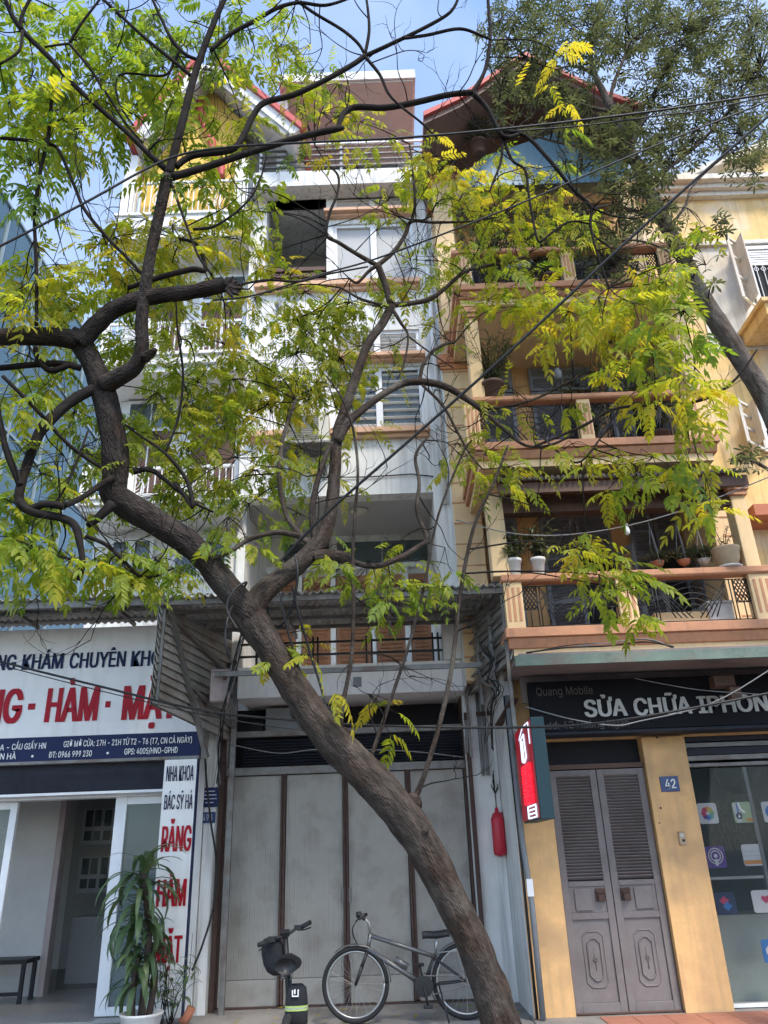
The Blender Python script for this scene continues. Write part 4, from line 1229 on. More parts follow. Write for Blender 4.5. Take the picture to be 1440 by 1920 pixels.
def bark(name, c0, c1, moss=None, bs=.5, bd=.02):
    mt = bpy.data.materials.new(name); mt.use_nodes = True
    n, l = mt.node_tree.nodes, mt.node_tree.links
    b = n['Principled BSDF']; b.inputs['Roughness'].default_value = .9; b.inputs['Specular IOR Level'].default_value = .2
    geo = n.new('ShaderNodeNewGeometry')
    v = n.new('ShaderNodeTexVoronoi'); v.inputs['Scale'].default_value = 60; v.feature = 'DISTANCE_TO_EDGE'
    w = n.new('ShaderNodeTexNoise'); w.inputs['Scale'].default_value = 26; w.inputs['Detail'].default_value = 4
    w2 = n.new('ShaderNodeTexNoise'); w2.inputs['Scale'].default_value = 2.2; w2.inputs['Detail'].default_value = 5
    at = n.new('ShaderNodeAttribute'); at.attribute_name = 'bark'
    mp = n.new('ShaderNodeMapping'); mp.inputs['Scale'].default_value = (1, 1, .30)
    l.new(at.outputs['Vector'], mp.inputs[0])
    for t in (v, w): l.new(mp.outputs[0], t.inputs['Vector'])
    l.new(geo.outputs['Position'], w2.inputs['Vector'])
    r = n.new('ShaderNodeValToRGB'); r.color_ramp.elements[0].position = .35; r.color_ramp.elements[1].position = .7
    r.color_ramp.elements[0].color = (*c0, 1); r.color_ramp.elements[1].color = (*c1, 1)
    l.new(w.outputs[0], r.inputs[0])
    cur = r.outputs[0]
    w3 = n.new('ShaderNodeTexNoise'); w3.inputs['Scale'].default_value = 3.1; w3.inputs['Detail'].default_value = 3
    l.new(geo.outputs['Position'], w3.inputs['Vector'])
    mr3 = n.new('ShaderNodeMapRange'); mr3.inputs[1].default_value = .45; mr3.inputs[2].default_value = .62
    l.new(w3.outputs[0], mr3.inputs[0])
    mx3 = n.new('ShaderNodeMix'); mx3.data_type = 'RGBA'; mx3.blend_type = 'MULTIPLY'; l.new(mr3.outputs[0], mx3.inputs[0]); l.new(cur, mx3.inputs[6]); mx3.inputs[7].default_value = (.86, .74, .66, 1)
    cur = mx3.outputs[2]
    if moss:
        mr = n.new('ShaderNodeMapRange'); mr.inputs[1].default_value = .56; mr.inputs[2].default_value = .70
        l.new(w2.outputs[0], mr.inputs[0])
        mx = n.new('ShaderNodeMix'); mx.data_type = 'RGBA'; l.new(mr.outputs[0], mx.inputs[0]); l.new(cur, mx.inputs[6]); mx.inputs[7].default_value = (*moss, 1)
        cur = mx.outputs[2]
    l.new(cur, b.inputs['Base Color'])
    ad = n.new('ShaderNodeMath'); ad.operation = 'ADD'
    l.new(v.outputs['Distance'], ad.inputs[0]); l.new(w.outputs[0], ad.inputs[1])
    bp = n.new('ShaderNodeBump'); bp.inputs['Strength'].default_value = bs; bp.inputs['Distance'].default_value = bd
    l.new(ad.outputs[0], bp.inputs['Height']); l.new(bp.outputs[0], b.inputs['Normal'])
    MATS[name] = mt
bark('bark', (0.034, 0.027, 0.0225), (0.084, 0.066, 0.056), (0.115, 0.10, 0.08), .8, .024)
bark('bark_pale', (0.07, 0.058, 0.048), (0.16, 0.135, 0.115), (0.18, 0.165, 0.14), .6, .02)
bark('bark_shade_mid', (0.019, 0.015, 0.0135), (0.052, 0.041, 0.036), (0.066, 0.058, 0.05), .9, .025)  # trunk bark darkened partway: shade on the big limbs put into the colour
bark('bark_shade_dark', (0.010, 0.008, 0.0075), (0.026, 0.021, 0.019), None, .35, .01)  # bark blackened so limbs read as backlit silhouettes; the shade is painted in

# ------------------------------------------------------------------ the leaning street tree
TREE_NODES = []                       # (point, radius) samples twigs may grow from
def limb(mb, pts, sub=6, n=10, wob=0.035, nodes=True, wf=7.0):
    """pts: (px, py, width in photo px, distance) -> a tapering limb at its real place"""
    v, r = [], []
    for a, b, w, Y in pts:
        p = P(a, b, Y); v.append(p); r.append(w * WS / 2 * m_per_px(p))
    o, ro = spline(v, r, sub)
    mb.tube(o, ro, n, wob, wf, bk=True)
    if nodes: TREE_NODES.extend(zip(o, ro))
    return o, ro
def dep(pts, y0, y1):                 # spread the distance evenly along a traced limb
    n = len(pts)
    return [(a, b, w, y0 + (y1 - y0) * i / (n - 1)) for i, (a, b, w) in enumerate(pts)]

st_root = P(1000, 2075, 6.3)
tree = thing('street_tree', 'leaning street tree with forked trunk and yellow-green pinnate leaves', 'tree', (st_root.x, 6.3, 0))
WS = .90
tb = MB()
limb(tb, dep([(1012, 2100, 120), (985, 2040, 100), (945, 1940, 84), (915, 1840, 75), (873, 1740, 70), (832, 1660, 71), (801, 1600, 72), (762, 1540, 76), (715, 1480, 76), (666, 1432, 74), (610, 1375, 68), (572, 1320, 63), (540, 1270, 60), (508, 1218, 60), (478, 1170, 70), (452, 1128, 66)], 6.3, 5.9), 8, 28, .10, False, 5.0)
for (a, b, w, dy_, az) in ((456, 1165, 30, -.10, 0), (560, 1330, 22, -.05, 1), (795, 1560, 15, -.075, 2), (640, 1380, 26, -.02, 1), (772, 1505, 26, -.02, 1)):
    p = P(a, b, 6.08); r = w / 2 * m_per_px(p)          # burls and old branch scars
    c0 = p + Vector((0, dy_, 0))
    tb.tube([c0 + Vector((0, .10, 0)), c0 + Vector((0, .03, .01)), c0, c0 + Vector((0, -.012, 0))], [r * 1.6, r * 1.25, r, r * .45], 14, .2, 14, bk=True)
tb.build('trunk', 'bark', tree, smooth=True)
WS = .86
lb = MB()
limb(lb, dep([(490, 1195, 40), (462, 1145, 60), (425, 1100, 56), (390, 1055, 55), (345, 1012, 57), (290, 978, 57), (245, 950, 62), (215, 925, 62), (216, 885, 57), (214, 830, 56), (203, 770, 54), (187, 715, 52), (168, 672, 47), (148, 640, 48), (130, 628, 44)], 5.92, 5.3), 8, 22, .09)
limb(lb, dep([(150, 640, 44), (110, 632, 42), (60, 631, 39), (0, 632, 37), (-80, 634, 34)], 5.32, 5.15), 5, 14)
limb(lb, dep([(150, 645, 40), (180, 610, 38), (215, 580, 38), (260, 562, 38), (310, 553, 32), (360, 547, 32), (405, 538, 33), (432, 535, 26), (448, 540, 16)], 5.3, 5.0), 6, 14, .14)
for (a, b, c, d, w) in ((425, 536, 437, 518, 9), (428, 538, 446, 526, 10), (430, 540, 452, 540, 12), (430, 542, 448, 553, 10), (426, 542, 438, 560, 8), (432, 538, 450, 532, 7), (430, 541, 452, 548, 7)):
    limb(lb, dep([(a, b, w + 6), ((a + c) / 2, (b + d) / 2 + 1, w), (c, d, w * .35)], 5.0, 4.97), 4, 7, .3, False, 25)   # splintered end of the sawn limb
limb(lb, dep([(195, 722, 44), (225, 706, 40), (252, 688, 36), (266, 655, 30), (266, 600, 28), (272, 540, 26), (284, 470, 24), (299, 400, 24), (314, 330, 26)], 5.38, 5.0), 6, 12)
limb(lb, dep([(270, 672, 26), (284, 662, 20), (292, 655, 10)], 5.2, 5.15), 3, 8)
lb.build('limb', 'bark_shade_mid', tree, smooth=True)
WS = .74
ub = MB()
limb(ub, dep([(315, 330, 24), (338, 245, 20), (365, 140, 18), (396, 55, 15), (432, -30, 13), (450, -90, 10)], 5.0, 4.7), 6, 10)
limb(ub, dep([(312, 318, 18), (270, 280, 14), (235, 245, 13), (150, 170, 13), (90, 105, 13), (40, 55, 14), (14, 10, 11), (0, -40, 9)], 5.0, 4.6), 6, 10)
limb(ub, dep([(40, 55, 10), (40, 32, 9), (58, -5, 8)], 4.65, 4.6), 4, 6)
limb(ub, dep([(42, 58, 9), (36, 95, 7), (0, 120, 6)], 4.65, 4.6), 4, 6)
limb(ub, dep([(322, 332, 20), (390, 312, 18), (480, 282, 17), (560, 258, 16), (625, 243, 17), (643, 240, 12)], 5.0, 5.2), 6, 10)
limb(ub, dep([(632, 243, 12), (645, 212, 14), (668, 201, 16), (720, 202, 16), (775, 193, 16), (840, 178, 15), (885, 173, 15)], 5.2, 5.4), 6, 10)
limb(ub, dep([(885, 175, 14), (908, 135, 10), (919, 75, 9), (915, 0, 8), (910, -60, 7)], 5.4, 5.3), 6, 8)
limb(ub, dep([(885, 173, 15), (915, 205, 12), (942, 255, 12), (972, 252, 8)], 5.4, 5.5), 5, 8)
limb(ub, dep([(938, 245, 12), (985, 255, 10), (1030, 300, 10), (1075, 355, 9), (1108, 388, 9), (1107, 420, 8), (1118, 470, 6), (1142, 540, 4)], 5.5, 5.7), 6, 8)
limb(ub, dep([(942, 255, 9), (940, 300, 7), (925, 340, 6), (918, 360, 5)], 5.5, 5.5), 5, 6)
limb(ub, dep([(944, 258, 9), (960, 300, 8), (985, 320, 7), (992, 370, 6), (1005, 440, 6), (1012, 455, 5)], 5.5, 5.6), 5, 6)
limb(ub, dep([(1012, 455, 6), (1050, 425, 6), (1075, 415, 5), (1105, 420, 5)], 5.6, 5.65), 5, 6)
limb(ub, dep([(1110, 390, 6), (1150, 405, 5), (1200, 408, 4), (1260, 385, 3)], 5.6, 5.8), 5, 6)
limb(ub, dep([(330, 312, 17), (362, 292, 16), (430, 282, 16), (452, 262, 16), (476, 215, 15), (497, 192, 15), (550, 178, 14), (610, 150, 13), (660, 122, 13), (684, 105, 14)], 5.0, 5.1), 6, 10)
limb(ub, dep([(684, 105, 11), (730, 84, 10), (800, 50, 9), (845, 22, 8), (862, -10, 7)], 5.1, 5.0), 5, 8)
limb(ub, dep([(755, 72, 8), (800, 66, 8), (862, 54, 8), (905, 68, 7), (920, 74, 6)], 5.05, 5.3), 5, 8)
limb(ub, dep([(684, 103, 9), (692, 60, 8), (690, 20, 7), (684, -20, 6)], 5.1, 5.0), 5, 8)
limb(ub, dep([(686, 108, 9), (712, 140, 8), (728, 175, 7), (752, 200, 6), (790, 230, 6), (820, 260, 4)], 5.1, 5.2), 5, 6)
limb(ub, dep([(555, 0, 8), (590, 25, 8), (640, 55, 8), (670, 80, 8), (683, 100, 8)], 5.0, 5.1), 5, 8)
limb(ub, dep([(480, 38, 11), (520, 15, 10), (560, 5, 9), (610, 10, 8), (660, -5, 6)], 4.85, 4.9), 5, 8)
limb(ub, dep([(395, 95, 10), (430, 65, 11), (480, 38, 11)], 4.85, 4.85), 5, 8)
# upper-left tracery
limb(ub, dep([(370, 112, 9), (345, 100, 9), (320, 70, 9), (300, 30, 8), (282, -10, 7)], 4.85, 4.7), 5, 8)
limb(ub, dep([(358, 142, 10), (322, 112, 9), (265, 65, 8), (195, 0, 8)], 4.9, 4.7), 5, 8)
limb(ub, dep([(130, 82, 8), (150, 48, 7), (190, -5, 6)], 4.8, 4.7), 5, 6)
limb(ub, dep([(130, 82, 8), (168, 128, 7), (208, 188, 7), (236, 232, 6), (268, 268, 6)], 4.8, 4.95), 5, 6)
limb(ub, dep([(84, 88, 6), (110, 84, 6), (130, 82, 7)], 4.75, 4.8), 4, 6)
limb(ub, dep([(335, 98, 8), (325, 120, 7), (305, 142, 7), (225, 140, 6), (222, 190, 5), (250, 235, 5)], 4.85, 4.9), 5, 6)
limb(ub, dep([(-20, 257, 9), (40, 262, 9), (92, 270, 9), (112, 285, 9), (140, 350, 9), (160, 395, 9), (205, 450, 9), (240, 485, 8), (272, 520, 9)], 4.8, 5.15), 6, 8)
limb(ub, dep([(68, 610, 9), (69, 540, 9), (67, 470, 9), (65, 400, 9), (76, 320, 9), (90, 260, 10), (98, 180, 8), (108, 155, 5)], 5.1, 4.75), 6, 8)
limb(ub, dep([(322, 345, 8), (345, 410, 7), (372, 480, 6), (398, 515, 5)], 5.0, 5.05), 5, 6)
limb(ub, dep([(362, 430, 8), (400, 425, 7), (440, 400, 6), (470, 370, 6), (490, 330, 5), (500, 290, 5)], 5.1, 5.2), 5, 6)
limb(ub, dep([(240, 540, 12), (300, 520, 14), (360, 505, 15), (385, 505, 12), (370, 460, 9), (340, 448, 8)], 5.25, 5.5), 5, 8)
limb(ub, dep([(440, 536, 6), (500, 525, 6), (560, 528, 6), (610, 515, 5), (690, 500, 4)], 5.0, 5.6), 5, 6)
ub.build('limb', 'bark_shade_dark', tree, smooth=True)
# the second stem of the fork
WS = .80
rb_ = MB()
limb(rb_, dep([(470, 1165, 50), (488, 1118, 54), (520, 1088, 46), (560, 1058, 46), (595, 1022, 40), (614, 985, 33), (624, 930, 30), (628, 880, 28), (632, 815, 26), (648, 765, 24), (668, 705, 22), (690, 645, 20), (718, 605, 20), (733, 575, 22)], 5.9, 6.3), 7, 16, .08)
limb(rb_, dep([(733, 572, 17), (722, 532, 15), (708, 497, 17)], 6.3, 6.3), 5, 8)
limb(rb_, dep([(708, 498, 12), (672, 478, 10), (635, 455, 9), (612, 440, 8), (618, 400, 7), (632, 365, 6), (634, 330, 6), (612, 305, 4), (590, 272, 4)], 6.3, 6.1), 5, 8)
limb(rb_, dep([(708, 498, 12), (738, 472, 11), (760, 440, 10), (772, 415, 9), (815, 417, 7), (880, 415, 5), (940, 405, 3)], 6.3, 6.4), 5, 8)
limb(rb_, dep([(770, 418, 8), (778, 385, 7), (775, 330, 5), (768, 270, 4)], 6.3, 6.2), 5, 6)
limb(rb_, dep([(706, 498, 9), (690, 510, 8), (670, 530, 7), (655, 522, 5)], 6.3, 6.3), 4, 6)
limb(rb_, dep([(735, 572, 14), (775, 568, 12), (808, 560, 12), (835, 540, 10), (870, 510, 9), (905, 500, 8), (950, 492, 7), (985, 480, 5)], 6.3, 6.5), 5, 8)
limb(rb_, dep([(737, 582, 10), (752, 606, 8), (765, 630, 6), (758, 680, 5), (745, 712, 3)], 6.3, 6.3), 5, 6)
limb(rb_, dep([(765, 630, 5), (805, 660, 4), (850, 690, 3)], 6.3, 6.4), 4, 5)
limb(rb_, dep([(733, 575, 9), (700, 568, 7), (675, 560, 6), (640, 540, 4)], 6.3, 6.2), 4, 6)
limb(rb_, dep([(632, 830, 22), (655, 790, 20), (690, 760, 17), (725, 735, 16), (760, 718, 17), (795, 716, 18), (835, 725, 17), (870, 745, 15), (905, 770, 13), (945, 805, 9), (985, 835, 7), (1030, 835, 6), (1075, 815, 5)], 6.1, 6.5), 6, 10)
limb(rb_, dep([(787, 714, 10), (793, 685, 9), (810, 660, 8), (835, 645, 8), (852, 643, 6)], 6.25, 6.3), 5, 8)
limb(rb_, dep([(905, 768, 7), (960, 760, 6), (1010, 745, 6), (1060, 720, 6), (1100, 700, 5), (1180, 690, 4)], 6.4, 6.5), 5, 6)
limb(rb_, dep([(1000, 838, 6), (1090, 800, 7), (1160, 765, 7), (1260, 760, 7), (1330, 745, 7), (1380, 710, 6), (1420, 655, 4)], 6.4, 5.6), 6, 6)
limb(rb_, dep([(1000, 800, 5), (1050, 850, 6), (1090, 865, 5), (1140, 800, 4)], 6.4, 6.0), 5, 6)
limb(rb_, dep([(792, 722, 7), (830, 760, 7), (855, 805, 6), (880, 850, 5), (905, 880, 4)], 6.25, 6.4), 5, 6)
limb(rb_, dep([(592, 1020, 18), (585, 965, 17), (592, 915, 15), (605, 870, 13), (622, 828, 10)], 6.05, 5.95), 5, 8)
limb(rb_, dep([(590, 1030, 16), (560, 1000, 14), (535, 960, 13), (524, 900, 12), (527, 840, 11), (540, 790, 9), (555, 750, 6)], 6.0, 6.2), 5, 8)
limb(rb_, dep([(560, 1005, 15), (520, 998, 14), (470, 1010, 12), (430, 1035, 10), (395, 1050, 6)], 5.95, 5.7), 5, 8)
limb(rb_, dep([(590, 1045, 34), (615, 1042, 32), (645, 1045, 26), (665, 1052, 12)], 6.0, 6.0), 5, 12, .16)
limb(rb_, dep([(650, 1050, 16), (700, 1062, 14), (745, 1048, 14), (785, 1025, 12), (800, 1008, 11), (782, 960, 10), (786, 905, 9), (779, 855, 8), (800, 822, 6)], 6.0, 6.2), 5, 8, .12)
# water shoots from the leaning trunk
limb(rb_, dep([(637, 1380, 14), (643, 1320, 11), (658, 1240, 10), (663, 1150, 9), (661, 1050, 9), (666, 960, 8), (671, 880, 7), (661, 800, 6), (640, 745, 5), (612, 705, 4)], 6.05, 5.7), 6, 8, .03)
limb(rb_, dep([(694, 1425, 11), (728, 1325, 9), (765, 1215, 8), (795, 1100, 7), (822, 965, 6), (868, 850, 5), (885, 825, 4)], 6.1, 5.8), 6, 8, .03)
limb(rb_, dep([(772, 1508, 18), (795, 1455, 13), (826, 1350, 12), (848, 1245, 11), (862, 1120, 10), (888, 990, 9), (928, 900, 7), (952, 835, 5)], 6.15, 5.9), 6, 8, .03)
rb_.build('limb', 'bark', tree, smooth=True)
# lower left tangle
WS = .80
lt = MB()
limb(lt, dep([(178, 728, 26), (145, 745, 25), (110, 772, 25), (78, 805, 26), (62, 840, 24), (45, 890, 22), (36, 930, 22), (50, 955, 20), (85, 945, 18), (120, 950, 16)], 5.4, 5.0), 6, 10, .12)
limb(lt, dep([(120, 948, 14), (150, 935, 14), (195, 905, 15), (212, 895, 16)], 5.0, 5.5), 5, 8)
limb(lt, dep([(-20, 700, 8), (0, 790, 14), (12, 845, 15), (28, 885, 17), (38, 910, 16)], 4.9, 5.0), 5, 8)
limb(lt, dep([(36, 940, 20), (60, 960, 20), (110, 970, 18), (140, 985, 20), (150, 1020, 16), (155, 1060, 13), (146, 1088, 9)], 5.05, 5.1), 5, 10, .15)
limb(lt, dep([(210, 945, 26), (185, 970, 20), (165, 985, 14)], 5.5, 5.4), 4, 8)
limb(lt, dep([(160, 1005, 10), (200, 1022, 10), (235, 1055, 9), (262, 1080, 8), (292, 1080, 7), (325, 1065, 5)], 5.1, 5.4), 5, 6)
limb(lt, dep([(150, 690, 17), (115, 682, 16), (60, 684, 15), (0, 690, 14), (-40, 690, 13)], 5.35, 5.3), 4, 8)
limb(lt, dep([(128, 685, 14), (95, 695, 15), (72, 675, 13), (66, 650, 11)], 5.33, 5.2), 4, 8)
limb(lt, dep([(5, 705, 9), (70, 770, 9), (130, 835, 9), (192, 878, 9)], 5.0, 5.45), 4, 6)
limb(lt, dep([(165, 808, 5), (150, 850, 6), (125, 910, 6), (95, 955, 5)], 5.3, 5.2), 4, 5)
limb(lt, dep([(328, 905, 11), (350, 935, 11), (362, 950, 12), (350, 900, 10), (310, 850, 8), (260, 815, 6), (232, 795, 4)], 5.6, 5.5), 4, 6)
limb(lt, dep([(310, 850, 6), (335, 780, 6), (343, 700, 6), (333, 620, 5), (330, 560, 4)], 5.55, 5.3), 5, 6)
limb(lt, dep([(250, 885, 14), (280, 880, 13), (310, 900, 10), (360, 940, 8), (400, 960, 5)], 5.6, 5.7), 4, 6)
lt.build('limb', 'bark_shade_dark', tree, smooth=True)

# ---- pinnate leaves
def pinnate(L, pairs, ll, lw, rng, droop=.35, tone=.4):
    """one compound leaf along +x from the origin, plane roughly xy; returns verts, faces, tones"""
    v, f, tn = [], [], []
    def q(s):                          # rachis, drooping
        return Vector((L * s, 0, -droop * L * s * s))
    k = 0
    rw = .0016
    seg = 4
    for i in range(seg + 1):
        p = q(i / seg)
        v += [(p.x, -rw, p.z), (p.x, rw, p.z)]; tn += [tone * .9 + .1] * 2
        if i: f.append((k + 2*i - 2, k + 2*i - 1, k + 2*i + 1, k + 2*i))
    def leaflet(base, d, up, ll_, lw_, t):
        nonlocal v, f
        k = len(v)
        s = d.cross(up).normalized()
        a = base; dr = Vector((0, 0, -1))
        p1 = base + d * ll_ * .30 + dr * ll_ * .03; p2 = base + d * ll_ * .66 + dr * ll_ * .12; tip = base + d * ll_ + dr * ll_ * .28
        u = up * lw_ * .14
        pts = [a, p1 + s * lw_ * .5 + u, p1, p1 - s * lw_ * .5 + u, p2 + s * lw_ * .40 + u, p2, p2 - s * lw_ * .40 + u, tip]
        v += [tuple(x) for x in pts]
        tn.extend([t, t, t + .05, t, t, t + .05, t, t])
        f += [(k, k+1, k+2), (k, k+2, k+3), (k+1, k+4, k+5, k+2), (k+2, k+5, k+6, k+3), (k+4, k+7, k+5), (k+5, k+7, k+6)]
    for i in range(pairs):
        s = .16 + .80 * i / (pairs - 1)
        b = q(s)
        tan = (q(min(1, s + .03)) - q(s - .03)).normalized()
        up = Vector((0, 1, 0)).cross(tan) * -1
        if up.z < 0: up = -up
        env = .62 + .5 * math.sin(math.pi * (0.15 + .75 * s))
        for sd in (-1, 1):
            if rng.random() < .10: continue
            an = math.radians(58 - 14 * s + rng.uniform(-9, 9))
            d = (tan * math.cos(an) + Vector((0, sd, 0)) * math.sin(an) + Vector((0, 0, rng.uniform(-.35, .05)))).normalized()
            leaflet(b, d, (up + Vector((rng.uniform(-.3, .3), rng.uniform(-.3, .3), 0))).normalized(), ll * env * rng.uniform(.88, 1.1), lw * env, min(1, max(0, tone + rng.uniform(-.10, .10))))
    leaflet(q(1), (q(1) - q(.94)).normalized(), Vector((0, 0, 1)), ll * .95, lw, tone)
    return v, f, [min(1, max(0, t)) for t in tn]

rng = random.Random(11)
PIN = {}                                  # tone bucket -> list of meshes' raw data
for tb_ in range(7):
    PIN[tb_] = [pinnate(rng.uniform(.20, .36), rng.choice((5, 6, 7, 7, 8)), rng.uniform(.075, .10), rng.uniform(.028, .037), rng, rng.uniform(.05, .9), tb_ / 6 * .95 + .02) for _ in range(9)]
PIN_ME = {}
def pin_mesh(t, i):
    if (t, i) not in PIN_ME:
        v, f, tn = PIN[t][i]
        me = bpy.data.meshes.new('leaf'); me.from_pydata(v, [], f)
        at = me.attributes.new('tone', 'FLOAT', 'POINT'); at.data.foreach_set('value', tn)
        me.materials.append(MATS['pinnate_leaf']); PIN_ME[(t, i)] = me
    return PIN_ME[(t, i)]

def frame_from(d, roll=0.0):
    x = Vector(d).normalized()
    y = Vector((0, 0, 1)).cross(x)
    if y.length < 1e-3: y = Vector((0, 1, 0))
    y.normalize(); z = x.cross(y)
    m3 = Matrix((x, y, z)).transposed()
    return m3 @ Matrix.Rotation(roll, 3, 'X')

